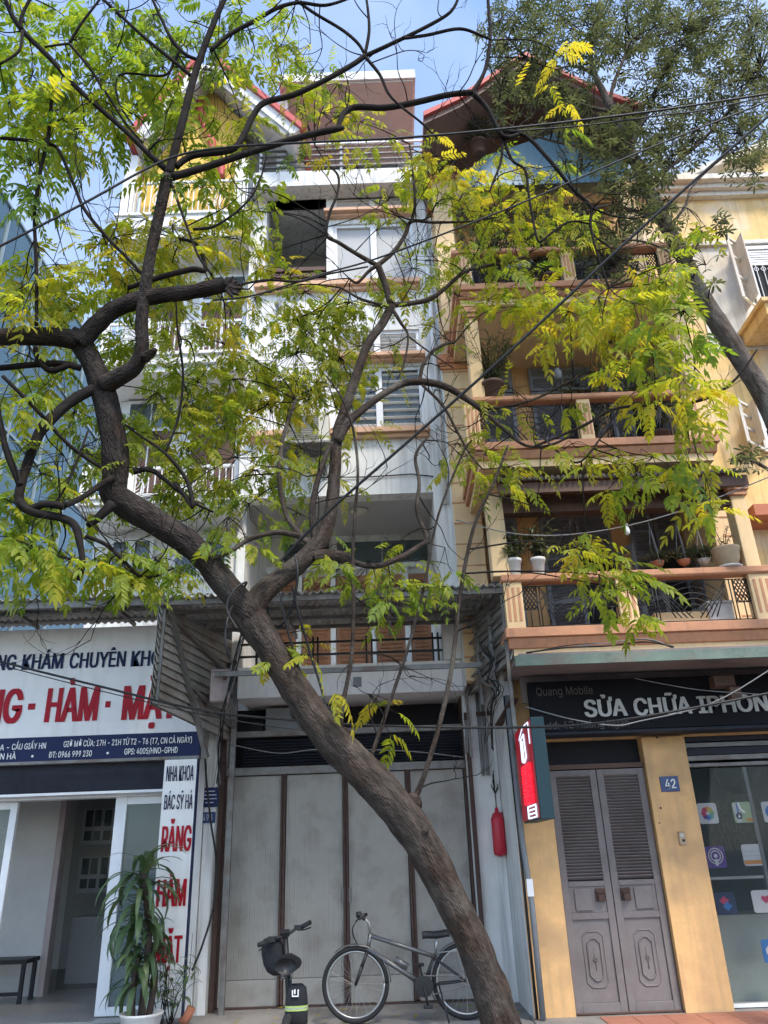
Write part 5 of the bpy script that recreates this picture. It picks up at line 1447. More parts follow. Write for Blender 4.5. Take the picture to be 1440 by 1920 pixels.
# clusters of foliage: px, py, rx, ry, distance, twig ends, leaf scale, mean tone (0 green .. 1 yellow)
CL = [
 (40, 40, 60, 60, 4.6, 9, 1.0, .30), (120, 60, 70, 60, 4.7, 12, 1.0, .30), (210, 40, 70, 50, 4.7, 9, 1.0, .30), (290, 60, 60, 60, 4.8, 9, .9, .30), (250, 110, 70, 50, 4.9, 10, .9, .35),
 (180, 170, 80, 50, 4.8, 12, 1.0, .42), (60, 150, 70, 50, 4.7, 11, 1.05, .34), (120, 220, 80, 40, 4.8, 9, 1.0, .40), (260, 210, 60, 50, 5.0, 9, .9, .40), (320, 170, 40, 60, 5.0, 7, .9, .42),
 (30, 230, 50, 50, 4.7, 6, 1.0, .5), (50, 300, 60, 40, 4.7, 6, 1.0, .30), (70, 350, 40, 40, 4.8, 5, 1.0, .25), (150, 290, 40, 30, 4.9, 4, .9, .35), (150, 255, 50, 40, 4.8, 5, .9, .4),
 (360, 200, 50, 50, 5.0, 6, .85, .55), (400, 100, 50, 60, 4.9, 6, .8, .35), (450, 60, 50, 50, 4.9, 6, .8, .35), (400, 30, 50, 40, 4.8, 6, .8, .3), (460, 130, 40, 40, 5.0, 4, .8, .5),
 (530, 40, 40, 50, 5.0, 5, .8, .3), (520, 110, 50, 40, 5.1, 7, .75, .42), (580, 90, 40, 40, 5.1, 5, .75, .38), (560, 160, 60, 35, 5.2, 7, .75, .42), (640, 190, 60, 50, 5.6, 9, .75, .5), (610, 220, 50, 40, 5.5, 6, .75, .55), (555, 225, 40, 40, 5.3, 4, .75, .4),
 (620, 280, 30, 25, 5.2, 2, .8, .7), (565, 300, 25, 30, 5.3, 2, .8, .3), (440, 220, 50, 40, 5.1, 5, .85, .55), (430, 300, 60, 40, 5.2, 6, .8, .38), (370, 340, 70, 40, 5.1, 7, .9, .36), (280, 290, 40, 30, 5.0, 3, .9, .62),
 (270, 430, 70, 40, 5.2, 10, .95, .66), (230, 480, 60, 40, 5.2, 8, .95, .62), (330, 440, 60, 50, 5.3, 9, .9, .62), (390, 440, 60, 40, 5.4, 8, .85, .60), (440, 470, 50, 40, 5.5, 6, .8, .62), (190, 530, 60, 40, 5.2, 7, .95, .42),
 (300, 500, 60, 40, 5.4, 9, .9, .5), (240, 560, 50, 40, 5.4, 6, .9, .35), (110, 520, 50, 40, 5.0, 8, .95, .55), (40, 500, 50, 40, 4.9, 8, .95, .52), (60, 560, 60, 40, 5.0, 9, .95, .58), (130, 580, 50, 30, 5.1, 6, .95, .42), (20, 590, 40, 30, 4.9, 4, .95, .62),
 (420, 560, 50, 40, 5.6, 4, .85, .6), (430, 610, 30, 30, 5.4, 2, .85, .7), (330, 610, 60, 30, 5.5, 3, .85, .42), (500, 480, 40, 40, 5.8, 5, .8, .5),
 (510, 390, 30, 40, 5.5, 4, .85, .3), (480, 420, 40, 40, 5.5, 4, .85, .45),
 # middle crown over the white house
 (560, 620, 60, 40, 6.2, 12, .75, .40), (620, 640, 60, 40, 6.3, 12, .75, .48), (560, 680, 70, 40, 6.3, 13, .75, .45), (640, 700, 50, 50, 6.4, 10, .75, .5), (520, 730, 70, 40, 6.2, 13, .75, .50), (590, 740, 60, 40, 6.3, 12, .75, .52), (470, 700, 60, 40, 6.0, 8, .8, .45),
 (440, 740, 60, 50, 6.0, 9, .8, .48), (370, 720, 60, 50, 5.8, 10, .85, .42), (310, 700, 50, 40, 5.7, 6, .85, .45), (290, 770, 50, 40, 5.7, 7, .85, .40), (360, 790, 60, 40, 5.8, 9, .85, .45), (430, 800, 60, 40, 5.9, 9, .8, .5), (500, 790, 60, 40, 6.1, 8, .8, .55),
 (280, 840, 40, 40, 5.7, 5, .8, .40), (350, 860, 60, 40, 5.8, 7, .8, .42), (430, 870, 60, 40, 5.9, 6, .8, .42), (480, 920, 60, 40, 6.0, 6, .75, .36), (410, 930, 50, 30, 5.9, 5, .75, .36), (340, 920, 40, 30, 5.7, 4, .75, .4), (540, 900, 40, 40, 6.1, 4, .75, .38),
 (500, 870, 40, 30, 6.0, 4, .75, .42), (580, 560, 60, 30, 6.2, 8, .75, .45), (660, 580, 60, 30, 6.3, 8, .75, .42), (700, 545, 40, 30, 6.3, 4, .75, .42), (780, 520, 60, 30, 6.4, 9, .8, .45), (820, 480, 50, 30, 6.5, 6, .8, .38), (770, 560, 40, 25, 6.4, 4, .8, .5),
 (670, 790, 40, 40, 6.4, 5, .75, .55), (660, 720, 40, 40, 6.4, 5, .75, .48),
 (840, 640, 40, 20, 6.4, 2, .8, .45), (780, 690, 30, 20, 6.4, 1, .8, .5),
 # upper middle right
 (730, 370, 50, 40, 6.2, 6, .8, .4), (780, 340, 50, 40, 6.2, 8, .8, .5), (850, 330, 60, 35, 6.0, 10, .85, .58), (820, 280, 40, 35, 5.8, 5, .8, .55), (900, 340, 60, 30, 5.9, 9, .85, .60), (870, 380, 60, 30, 6.0, 7, .85, .52), (940, 370, 50, 30, 5.9, 7, .85, .60),
 (1010, 340, 70, 30, 5.8, 10, .85, .66), (1060, 320, 40, 25, 5.8, 4, .85, .40), (1030, 380, 60, 30, 5.8, 9, .85, .62), (980, 410, 60, 30, 5.9, 9, .85, .56), (930, 440, 60, 40, 6.0, 9, .85, .50), (1040, 430, 60, 35, 5.9, 8, .85, .48), (970, 470, 60, 30, 6.0, 8, .85, .55),
 (900, 480, 50, 30, 6.1, 5, .85, .45), (1090, 400, 40, 40, 5.8, 5, .85, .5), (950, 290, 40, 20, 5.7, 3, .85, .42), (1060, 90, 30, 30, 5.0, 3, .9, .82), (1050, 170, 30, 25, 5.2, 2, .9, .80), (970, 185, 20, 20, 5.3, 1, .9, .8), (1080, 240, 25, 15, 5.5, 1, .9, .3),
 (330, 590, 70, 50, 5.6, 8, .75, .48), (420, 650, 70, 40, 5.9, 9, .75, .46), (480, 590, 60, 40, 6.0, 6, .7, .45), (560, 850, 60, 40, 6.2, 6, .7, .45), (620, 900, 50, 50, 6.3, 4, .7, .42), (460, 960, 70, 40, 6.0, 8, .7, .38), (300, 940, 70, 40, 5.7, 8, .75, .42), (220, 800, 60, 60, 5.5, 8, .8, .38), (250, 640, 60, 50, 5.4, 7, .8, .42), (180, 650, 60, 40, 5.4, 6, .8, .40), (540, 530, 70, 40, 6.0, 8, .7, .48), (610, 590, 60, 40, 6.3, 9, .7, .46), (430, 370, 60, 50, 5.6, 6, .75, .45), (600, 150, 70, 40, 5.4, 6, .7, .42), (680, 250, 70, 40, 5.8, 5, .7, .52), (740, 300, 60, 40, 6.0, 5, .7, .5), (700, 660, 60, 50, 6.5, 5, .7, .5), (860, 560, 60, 40, 6.5, 6, .75, .48), (800, 430, 60, 40, 6.5, 5, .75, .45), (130, 950, 60, 40, 5.3, 6, .8, .38), (60, 900, 60, 50, 5.1, 7, .85, .38), (180, 470, 50, 50, 5.2, 5, .85, .55),
 # right hanging sprays
 (1000, 530, 70, 35, 5.9, 10, .9, .50), (1070, 560, 60, 40, 5.7, 9, .95, .55), (920, 560, 60, 30, 6.1, 6, .85, .50), (980, 600, 60, 40, 5.9, 8, .9, .55), (1060, 620, 70, 40, 5.6, 7, .95, .64), (1130, 580, 60, 40, 5.3, 7, 1.0, .62), (1190, 600, 60, 40, 5.1, 6, 1.05, .50), (1240, 570, 50, 60, 5.0, 6, 1.1, .36),
 (1270, 620, 50, 50, 4.9, 6, 1.15, .30), (1260, 520, 40, 40, 5.0, 6, 1.1, .42), (1230, 660, 50, 40, 5.0, 4, 1.1, .52), (1160, 640, 60, 30, 5.3, 5, 1.0, .62), (1300, 670, 40, 50, 4.9, 3, 1.15, .50), (1290, 420, 60, 30, 5.2, 4, 1.1, .5), (1200, 530, 50, 40, 5.2, 5, 1.0, .55),
 (1110, 700, 40, 40, 5.8, 3, 1.0, .68), (1280, 720, 50, 40, 5.0, 3, 1.1, .58), (1340, 750, 40, 30, 5.2, 3, 1.1, .66), (1210, 740, 40, 30, 5.3, 3, 1.0, .64), (1350, 790, 30, 20, 5.3, 1, 1.1, .66), (1290, 790, 40, 20, 5.3, 3, 1.05, .58),
 (1070, 760, 30, 20, 6.2, 2, .9, .45), (960, 760, 60, 40, 6.3, 4, .85, .55), (900, 790, 50, 40, 6.4, 5, .85, .5), (860, 850, 50, 40, 6.3, 6, .9, .45), (920, 860, 50, 40, 6.2, 6, .9, .45), (960, 890, 50, 30, 6.0, 5, .95, .48), (1080, 850, 50, 20, 5.9, 4, .95, .58),
 (1150, 870, 60, 25, 5.7, 4, 1.0, .50), (1220, 880, 60, 30, 5.5, 5, 1.05, .40), (1290, 870, 60, 25, 5.4, 4, 1.05, .52), (1180, 905, 50, 25, 5.6, 3, 1.05, .36), (1330, 930, 40, 30, 5.4, 3, 1.05, .60), (1250, 920, 50, 25, 5.5, 3, 1.05, .34),
 # sprays hanging by the balcony and the lower trunk
 (1110, 1030, 40, 25, 5.9, 5, .95, .60), (1070, 1010, 40, 20, 6.0, 3, .95, .60), (1150, 1080, 50, 35, 5.8, 7, .95, .42), (1190, 1120, 40, 35, 5.8, 4, .95, .40), (1130, 1110, 40, 30, 5.8, 4, .95, .42),
 (720, 1040, 70, 25, 6.2, 10, .8, .36), (690, 1090, 60, 25, 6.1, 9, .85, .34), (750, 1110, 60, 30, 6.1, 10, .85, .30), (720, 1150, 50, 25, 6.1, 5, .85, .28), (800, 1070, 50, 30, 6.2, 6, .85, .4), (840, 1060, 30, 30, 6.2, 3, .85, .45), (640, 1050, 40, 30, 6.1, 5, .8, .38),
 (540, 1230, 40, 30, 6.0, 5, .75, .5), (560, 1200, 30, 30, 6.0, 2, .8, .55), (640, 1275, 12, 25, 6.0, 2, .8, .62), (700, 1330, 50, 25, 6.05, 5, .85, .42), (725, 1365, 20, 20, 6.05, 2, .85, .55),
 (560, 980, 50, 30, 6.0, 5, .75, .3), (440, 1010, 60, 30, 5.9, 8, .75, .34), (380, 990, 30, 20, 5.8, 3, .75, .36),
 # lower left
 (40, 760, 50, 40, 5.0, 6, .95, .46), (110, 730, 50, 40, 5.3, 6, .9, .36), (140, 800, 50, 40, 5.4, 7, .9, .34), (60, 690, 40, 40, 5.1, 4, .95, .44), (120, 870, 40, 30, 5.3, 6, .9, .42), (90, 1000, 60, 40, 5.1, 7, .95, .32), (30, 970, 50, 40, 5.0, 8, 1.0, .36), (30, 1050, 60, 50, 5.0, 11, 1.0, .40), (110, 1060, 60, 30, 5.1, 8, .95, .45),
 (200, 1080, 60, 25, 5.5, 9, .9, .42), (260, 1050, 50, 30, 5.6, 7, .85, .40), (300, 1085, 50, 20, 5.7, 7, .8, .36), (210, 1030, 40, 20, 5.5, 4, .85, .42), (340, 1070, 40, 20, 5.8, 4, .8, .34), (20, 860, 40, 40, 5.0, 4, .95, .38), (160, 860, 30, 30, 5.4, 3, .9, .42),
]
DENS = 1.45
twigs = MB()
LEAVES = []                              # (matrix3, position, scale, tone bucket, variant, size in picture)
nodes_p = [p for p, r in TREE_NODES]
def nearest(c):
    best, bd = None, 1e9
    for p in nodes_p:
        d = (p - c).length_squared
        if d < bd: bd, best = d, p
    return best
def twig(a, b, r0, r1, sag=.06, n=4):
    mid_ = (a + b) / 2 + Vector((rng.uniform(-.1, .1), rng.uniform(-.1, .1), rng.uniform(-.03, .12))) * (b - a).length
    o_, rr = spline([a, mid_, b], [r0, (r0 + r1) / 2, r1], n)
    twigs.tube(o_, rr, 5, caps=False)
    return o_
for (cx, cy, rx, ry, Y, n, sc, tone) in CL:
    if n < 1: continue
    Y += .45 if cy < 1000 else .05        # most of the foliage sits above the bare limbs
    tone += .10
    if cx < 480 and cy < 380: sc *= 1.22; tone -= .05
    if 150 < cx < 720 and 540 < cy < 960: sc *= .92
    if cx > 830 and 290 < cy < 500: sc *= .88; tone -= .05
    c = P(cx, cy, Y)
    nb = nearest(c)
    hub = c + Vector((rng.uniform(-.05, .05), rng.uniform(-.2, .2), .12))
    L_ = (hub - nb).length
    if L_ > .05:
        o_ = twig(nb, hub, .0045 + .0045 * min(1, L_), .004, n=6)
    n = max(1, int(n * DENS * (1.65 if 150 < cx < 720 and 540 < cy < 960 else .55 if cy > 1030 and 630 < cx < 860 else .98 if cx > 830 and cy > 290 else 1.0)))
    for i in range(n):
        a = rng.uniform(0, 2 * math.pi); q = math.sqrt(rng.random())
        px_, py_ = cx + rx * 1.05 * q * math.cos(a), cy + ry * 1.05 * q * math.sin(a)
        s = P(px_, py_, Y + rng.uniform(-.45, .45))
        s0 = hub if (s - hub).length < .9 else nearest(s)
        twig(s0, s, .0035, .0022, n=3)
        d0 = (s - s0)
        d0 = d0.normalized() if d0.length > .01 else Vector((1, 0, 0))
        m_n = rng.choice((1, 2, 2, 3))
        a0 = rng.uniform(0, 6.28)
        for k in range(m_n):
            an = a0 + k * 2.4 + rng.uniform(-.5, .5)
            d = Vector((math.cos(an), math.sin(an), rng.uniform(-.45, .30))) + d0 * .45
            M = frame_from(d, rng.uniform(-.5, .5))
            tt = min(.84, tone + rng.gauss(0, .10))
            tbk = min(6, max(0, int(round(tt * 6))))
            LEAVES.append((M, s + Vector((0, 0, -.01 * k)), sc * rng.uniform(.6, 1.08), tbk, rng.randrange(9)))
# bare side twigs all along the thinner limbs, forking once or twice
def bare(p, d, L, r, lev):
    pts = [p]; dd = Vector(d)
    for i in range(4):
        dd = (dd + Vector((rng.uniform(-.45, .45), rng.uniform(-.45, .45), rng.uniform(-.35, .45)))).normalized()
        pts.append(pts[-1] + dd * L / 4)
    o_, rr = spline(pts, [r, r * .85, r * .7, r * .55, r * .35], 3)
    twigs.tube(o_, rr, 5, caps=False)
    if lev > 0:
        for i in (2, 3, 4):
            if rng.random() < .75:
                nd = (dd + Vector((rng.uniform(-1, 1), rng.uniform(-1, 1), rng.uniform(-.6, .8)))).normalized()
                bare(pts[i], nd, L * rng.uniform(.45, .75), r * .6, lev - 1)
thin = [(p, r) for p, r in TREE_NODES if r < .035]
for k in range(150):
    p, r = rng.choice(thin)
    bare(p, Vector((rng.uniform(-1, 1), rng.uniform(-.7, .7), rng.uniform(-.5, .9))).normalized(), rng.uniform(.35, .8), min(.007, r * .6), 2)
twigs.build('twigs', 'bark_shade_dark', tree, smooth=True)['kind'] = 'stuff'
def vis_key(e):
    p = e[1]
    d = depth(p)
    if d <= .5: return 1e9
    x_ = (p - EYE).dot(CR) / d * FPX + 720; y_ = 960 - (p - EYE).dot(CU) / d * FPX
    inside = -10 < x_ < 1450 and -10 < y_ < 1930
    return d / e[2] + (0 if inside else 1000)
LEAVES.sort(key=vis_key)
for e in LEAVES[:300]:
    o = obj('leaf', pin_mesh(e[3], e[4]), None, tree)
    o.matrix_parent_inverse = Matrix.Translation(-tree.location)
    o.matrix_basis = Matrix.Translation(e[1]) @ (e[0].to_4x4() @ Matrix.Scale(e[2], 4))
cr = MB()
import numpy as np
vv, ff, tt_ = [], [], []
off = 0
cache = {k: [(np.array(v), f, t) for v, f, t in PIN[k]] for k in PIN}
for e in LEAVES[300:]:
    v, f, t = cache[e[3]][e[4]]
    M = np.array(e[0]) * e[2]
    w = v @ M.T + np.array(e[1])
    cr.v += [tuple(x) for x in w.tolist()]
    cr.f += [tuple(i + off for i in q) for q in f]
    cr.tone += t
    off += len(v)
cr.build('crown', 'pinnate_leaf', tree)['kind'] = 'stuff'
print('LEAVES', len(LEAVES), 'crown faces', len(cr.f))

# ------------------------------------------------------------------ evergreen tree with whorled narrow leaves on the right
TREE_NODES = []
et = thing('evergreen_tree', 'dark evergreen tree with whorled narrow leaves over the yellow houses', 'tree', (5.6, 7.4, 0))
WS = .62
eb = MB()
limb(eb, dep([(1560, 1700, 95), (1545, 1300, 85), (1520, 1000, 75), (1455, 790, 62), (1400, 690, 58), (1350, 612, 58), (1310, 545, 50), (1280, 480, 46), (1240, 405, 42), (1212, 350, 38), (1185, 290, 32), (1160, 235, 28), (1145, 205, 26)], 7.4, 7.0), 7, 16, .10)
limb(eb, dep([(1145, 205, 24), (1130, 170, 20), (1115, 140, 17), (1108, 100, 13), (1120, 60, 10), (1125, 20, 7), (1120, -30, 5)], 7.0, 6.9), 5, 8)
limb(eb, dep([(1118, 142, 12), (1090, 128, 9), (1060, 125, 6), (1020, 140, 4)], 7.0, 6.8), 5, 6)
limb(eb, dep([(1146, 205, 14), (1148, 165, 12), (1170, 110, 10), (1182, 75, 8), (1215, 70, 6), (1260, 60, 4)], 7.0, 7.0), 5, 6)
limb(eb, dep([(1178, 280, 14), (1205, 230, 12), (1235, 160, 9), (1255, 110, 7), (1290, 60, 5)], 7.0, 7.3), 5, 6)
limb(eb, dep([(1212, 350, 14), (1260, 310, 12), (1320, 260, 10), (1380, 190, 8), (1425, 130, 5)], 7.0, 7.4), 5, 6)
limb(eb, dep([(1245, 410, 12), (1190, 395, 10), (1140, 385, 8), (1090, 400, 5), (1060, 420, 4)], 7.05, 6.9), 5, 6)
limb(eb, dep([(1255, 430, 10), (1285, 385, 8), (1298, 350, 6), (1350, 300, 5), (1400, 270, 4)], 7.05, 6.8), 5, 6)
limb(eb, dep([(1290, 500, 8), (1310, 455, 7), (1335, 430, 5), (1360, 410, 3)], 7.1, 6.7), 5, 6)
limb(eb, dep([(1300, 520, 8), (1250, 470, 7), (1180, 450, 6), (1110, 470, 4)], 7.1, 6.9), 5, 6)
limb(eb, dep([(1190, 300, 12), (1130, 280, 10), (1060, 270, 8), (990, 250, 5), (930, 220, 3)], 7.0, 6.8), 5, 6)
limb(eb, dep([(1500, 930, 20), (1440, 880, 12), (1400, 862, 7), (1370, 870, 3)], 7.3, 6.9), 5, 6)
limb(eb, dep([(1150, 210, 12), (1080, 190, 9), (1010, 130, 7), (960, 80, 5), (930, 50, 3)], 7.0, 6.8), 5, 6)
eb.build('trunk', 'bark_pale', et, smooth=True)
nodes_p = [p for p, r in TREE_NODES]
def whorl(L, w, n, rng, tone):
    v, f, tn = [], [], []
    for i in range(n):
        an = 2 * math.pi * i / n + rng.uniform(-.2, .2)
        el_ = rng.uniform(-.35, .35)
        d = Vector((math.cos(an) * math.cos(el_), math.sin(an) * math.cos(el_), math.sin(el_)))
        s = d.cross(Vector((0, 0, 1))).normalized(); up = s.cross(d)
        l_ = L * rng.uniform(.75, 1.1); k = len(v)
        dr = Vector((0, 0, -.16 * l_))
        pts = [d * .01, d * l_ * .35 + s * w * .4 + up * w * .1, d * l_ * .35 - s * w * .4 + up * w * .1, d * l_ * .75 + s * w * .5 + dr * .5, d * l_ * .75 - s * w * .5 + dr * .5, d * l_ + dr]
        v += [tuple(p) for p in pts]; t = min(1, max(0, tone + rng.uniform(-.15, .15))); tn += [t] * 6
        f += [(k, k+1, k+2), (k+1, k+3, k+4, k+2), (k+3, k+5, k+4)]
    return v, f, tn
WH = [whorl(.115, .024, 7, rng, .1 + .11 * i) for i in range(8)]
WH_ME = []
for v, f, tn in WH:
    me = bpy.data.meshes.new('leaf_whorl'); me.from_pydata(v, [], f)
    at = me.attributes.new('tone', 'FLOAT', 'POINT'); at.data.foreach_set('value', tn)
    me.materials.append(MATS['narrow_leaf']); WH_ME.append(me)
# px, py, rx, ry, distance, spread in distance, whorls, scale
WCL = [(1000, 40, 90, 60, 6.8, .5, 75, .85), (1080, 60, 90, 70, 6.9, .6, 95, .85), (1180, 40, 90, 60, 7.0, .7, 110, .85), (1280, 50, 90, 70, 7.2, .7, 120, .85), (1380, 50, 80, 70, 7.3, .7, 110, .85), (1440, 100, 60, 90, 7.3, .6, 70, .85),
       (980, 110, 70, 50, 6.8, .4, 50, .85), (1060, 150, 70, 50, 6.9, .4, 45, .85), (1200, 120, 70, 60, 7.1, .6, 55, .85), (1300, 140, 80, 60, 7.2, .6, 90, .85), (1400, 170, 70, 60, 7.3, .6, 85, .85), (1010, 200, 80, 50, 6.8, .4, 60, .85), (1120, 235, 80, 40, 7.0, .5, 70, .85),
       (1230, 210, 70, 50, 7.1, .5, 65, .85), (1330, 240, 80, 50, 7.2, .5, 70, .85), (1190, 290, 70, 40, 7.0, .4, 60, .85), (1270, 280, 60, 40, 7.1, .4, 45, .85), (1400, 270, 50, 50, 6.9, .3, 40, .9), (1180, 345, 60, 30, 6.9, .3, 55, .9), (1100, 300, 50, 30, 6.9, .3, 30, .9), (1230, 330, 40, 30, 6.9, .3, 30, .9),
       (1345, 420, 30, 18, 6.7, .1, 9, 1.0), (1310, 480, 40, 30, 6.8, .15, 9, .95), (1338, 525, 10, 8, 6.7, .05, 2, 1.1), (1400, 320, 40, 30, 6.8, .2, 15, .95), (1410, 860, 40, 25, 6.8, .2, 14, 1.0), (1110, 450, 60, 40, 6.9, .3, 30, .9), (1060, 420, 50, 30, 6.9, .3, 24, .9), (1150, 500, 50, 40, 6.9, .3, 22, .9),
       (950, 150, 40, 40, 6.7, .3, 22, .85), (930, 60, 40, 50, 6.7, .3, 20, .85), (1240, 400, 50, 40, 6.75, .25, 26, .9), (1270, 450, 40, 40, 6.75, .2, 16, .9), (1190, 390, 50, 40, 6.8, .25, 26, .9), (1290, 550, 30, 40, 6.7, .15, 8, .9), (1130, 420, 60, 40, 6.9, .3, 22, .9)]
WLS = []
tw2 = MB()
for cx, cy, rx, ry, Y, sp, n, sc in WCL:
    n = int(n * 1.5) if cy < 300 else n
    hubs = []
    for i in range(max(1, n // 7)):
        a = rng.uniform(0, 6.28); q = math.sqrt(rng.random())
        h_ = P(cx + rx * q * math.cos(a) * .8, cy + ry * q * math.sin(a) * .8, Y + rng.uniform(-sp, sp))
        nb = nearest(h_)
        o_, rr = spline([nb, (nb + h_) / 2 + Vector((0, 0, .08)), h_], [.010, .007, .004], 4)
        tw2.tube(o_, rr, 5, caps=False); hubs.append(h_)
    for i in range(n):
        a = rng.uniform(0, 6.28); q = math.sqrt(rng.random())
        p = P(cx + rx * q * math.cos(a), cy + ry * q * math.sin(a), Y + rng.uniform(-sp, sp))
        h_ = min(hubs, key=lambda u: (u - p).length)
        tw2.tube([h_, (h_ + p) / 2 + Vector((0, 0, .03)), p], [.003, .0025, .002], 4, caps=False)
        ax = Vector((rng.uniform(-.6, .6), rng.uniform(-.6, .6), 1)).normalized()
        M = ax.to_track_quat('Z', 'Y').to_matrix() @ Matrix.Rotation(rng.uniform(0, 6.28), 3, 'Z')
        WLS.append((M, p, sc * rng.uniform(.8, 1.2), rng.randrange(8)))
tw2.build('twigs', 'bark_shade_dark', et, smooth=True)['kind'] = 'stuff'
WLS.sort(key=vis_key)
for e in WLS[:300]:
    o = obj('leaf_whorl', WH_ME[e[3]], None, et)
    o.matrix_parent_inverse = Matrix.Translation(-et.location)
    o.matrix_basis = Matrix.Translation(e[1]) @ (e[0].to_4x4() @ Matrix.Scale(e[2], 4))
cr = MB(); off = 0
cw = [(np.array(v), f, t) for v, f, t in WH]
for e in WLS[300:]:
    v, f, t = cw[e[3]]
    w = v @ (np.array(e[0]) * e[2]).T + np.array(e[1])
    cr.v += [tuple(x) for x in w.tolist()]; cr.f += [tuple(i + off for i in q) for q in f]; cr.tone += t; off += len(v)
cr.build('crown', 'narrow_leaf', et)['kind'] = 'stuff'
# ------------------------------------------------------------------ cables
def cable(label, pts, r=.010, m_='cable_black', name='cable', sub=8, group=None):
    v = [P(a, b, Y) for a, b, Y in pts]
    o_, rr = spline(v, [r] * len(v), sub)
    return tag(MB().tube(o_, rr, 7).build(name, m_, None, smooth=True), label, 'cable', group)
cable('thick black cable rising steeply from the tree fork to the upper right corner', [(520, 1060, 5.85), (613, 962, 5.7), (780, 815, 5.5), (960, 655, 5.2), (1200, 430, 4.8), (1440, 218, 4.4), (1600, 80, 4.2)], .0125)
cable('thick black cable running nearly level across the top from the left to the right edge', [(-60, 492, 4.6), (150, 385, 4.7), (310, 300, 4.8), (420, 277, 4.8), (560, 268, 4.8), (760, 258, 4.8), (960, 240, 4.8), (1200, 212, 4.8), (1440, 176, 4.8), (1560, 155, 4.8)], .0105)
cable('second black cable just under the level top cable on the right', [(960, 246, 4.85), (1100, 235, 4.85), (1250, 215, 4.8), (1310, 208, 4.8), (1440, 182, 4.8), (1560, 165, 4.8)], .007)
cable('thin black cable crossing from the left limbs to the far upper right', [(400, 563, 5.6), (480, 553, 5.6), (600, 515, 5.6), (720, 480, 5.6), (960, 388, 5.5), (1200, 285, 5.4), (1440, 190, 5.3), (1560, 140, 5.2)], .009)
cable('long black cable sagging across the street front below the clinic sign text', [(-60, 1222, 7.4), (0, 1240, 7.4), (180, 1285, 7.3), (380, 1332, 7.2), (560, 1351, 7.1), (700, 1360, 7.0), (960, 1364, 6.9), (1150, 1352, 6.9), (1440, 1300, 6.9), (1560, 1268, 6.9)], .011)
cable('thin dark cable just beneath the long sagging black cable', [(-60, 1230, 7.5), (0, 1247, 7.5), (200, 1298, 7.4), (380, 1340, 7.3), (540, 1366, 7.3), (620, 1372, 7.3)], .005)
cable('pale grey wire looping across the black shop sign', [(985, 1325, 8.0), (1070, 1348, 7.9), (1150, 1360, 7.8), (1200, 1352, 7.8), (1330, 1320, 7.7), (1440, 1258, 7.6), (1520, 1200, 7.6)], .006, 'cable_grey')
cable('grey drop wire slanting over the upper left of the shop sign', [(1190, 1272, 8.1), (1300, 1292, 8.0), (1400, 1300, 7.9), (1500, 1305, 7.9)], .004, 'cable_grey')
cable('grey wire strung across the first balcony with a bulb holder', [(855, 975, 7.9), (960, 1000, 7.8), (1060, 1003, 7.7), (1180, 985, 7.5), (1300, 950, 7.3), (1440, 895, 7.1), (1540, 850, 7.0)], .0065, 'cable_grey')
cable('looped black cable wound round the tree fork', [(445, 1180, 5.6), (425, 1140, 5.6), (440, 1105, 5.62), (462, 1092, 5.7), (452, 1110, 5.95), (430, 1150, 5.7), (422, 1200, 5.65), (432, 1235, 5.7)], .009)
cable('black cable hanging in a deep loop right of the tree fork', [(553, 1040, 5.75), (558, 1075, 5.72), (550, 1130, 5.8), (528, 1172, 5.9), (507, 1165, 6.0), (500, 1130, 6.1)], .010)
cable('black liana-like cable dropping from the second stem to the trunk', [(525, 1110, 5.8), (535, 1165, 5.85), (560, 1250, 5.95), (590, 1310, 6.0), (615, 1350, 6.0)], .009)
cable('second black cable dropping beside the trunk to the same knot', [(548, 1100, 5.8), (560, 1150, 5.85), (580, 1220, 5.95), (602, 1290, 6.0), (617, 1352, 6.0)], .010)
cable('dark cable running down the white pier beside the vertical sign', [(383, 1380, 9.6), (386, 1450, 9.6), (395, 1540, 9.62), (406, 1620, 9.68), (400, 1700, 9.66), (380, 1770, 9.5), (360, 1820, 9.45)], .012)
cable('thin grey wire drooping across the dark band above the gate', [(430, 1395, 9.7), (520, 1412, 9.6), (600, 1405, 9.6), (760, 1408, 9.7), (870, 1420, 9.8)], .006, 'cable_grey')
for k, (a, b, c, d) in enumerate(((120, 480, 60, 180), (150, 560, 80, 330), (100, 490, 180, 240), (200, 420, 230, 250), (125, 420, 210, 640), (25, 480, 60, 300))):
    v0, v1 = P(a, b, 16), P(c, d, 12)
    lab = ('overhead wire leaning steeply left in the middle of the sky gap', 'overhead wire leaning left low in the sky gap near the white house',
           'overhead wire leaning right in the middle of the sky gap', 'short overhead wire beside the upper balcony of the white house',
           'overhead wire slanting down to the right towards the white house', 'overhead wire passing in front of the glass tower corner')[k]
    tag(MB().tube([v0, (v0 + v1) / 2 + Vector((0, 0, -.15)), v1], .010, 5).build('overhead_wire', 'cable_black', None, smooth=True), lab, 'wire', 'overhead wires in the sky gap')

# bulb holder on the wire
q = P(1175, 990, 7.52)
o_ = MB().lathe([(.012, .05), (.016, .02), (.02, 0), (.028, -.03), (.026, -.06), (.01, -.08)], q, 12).build('bulb_holder', 'pot_white', None, smooth=True)
tag(o_, 'small white bulb holder hanging on the grey wire before the balcony', 'bulb holder')

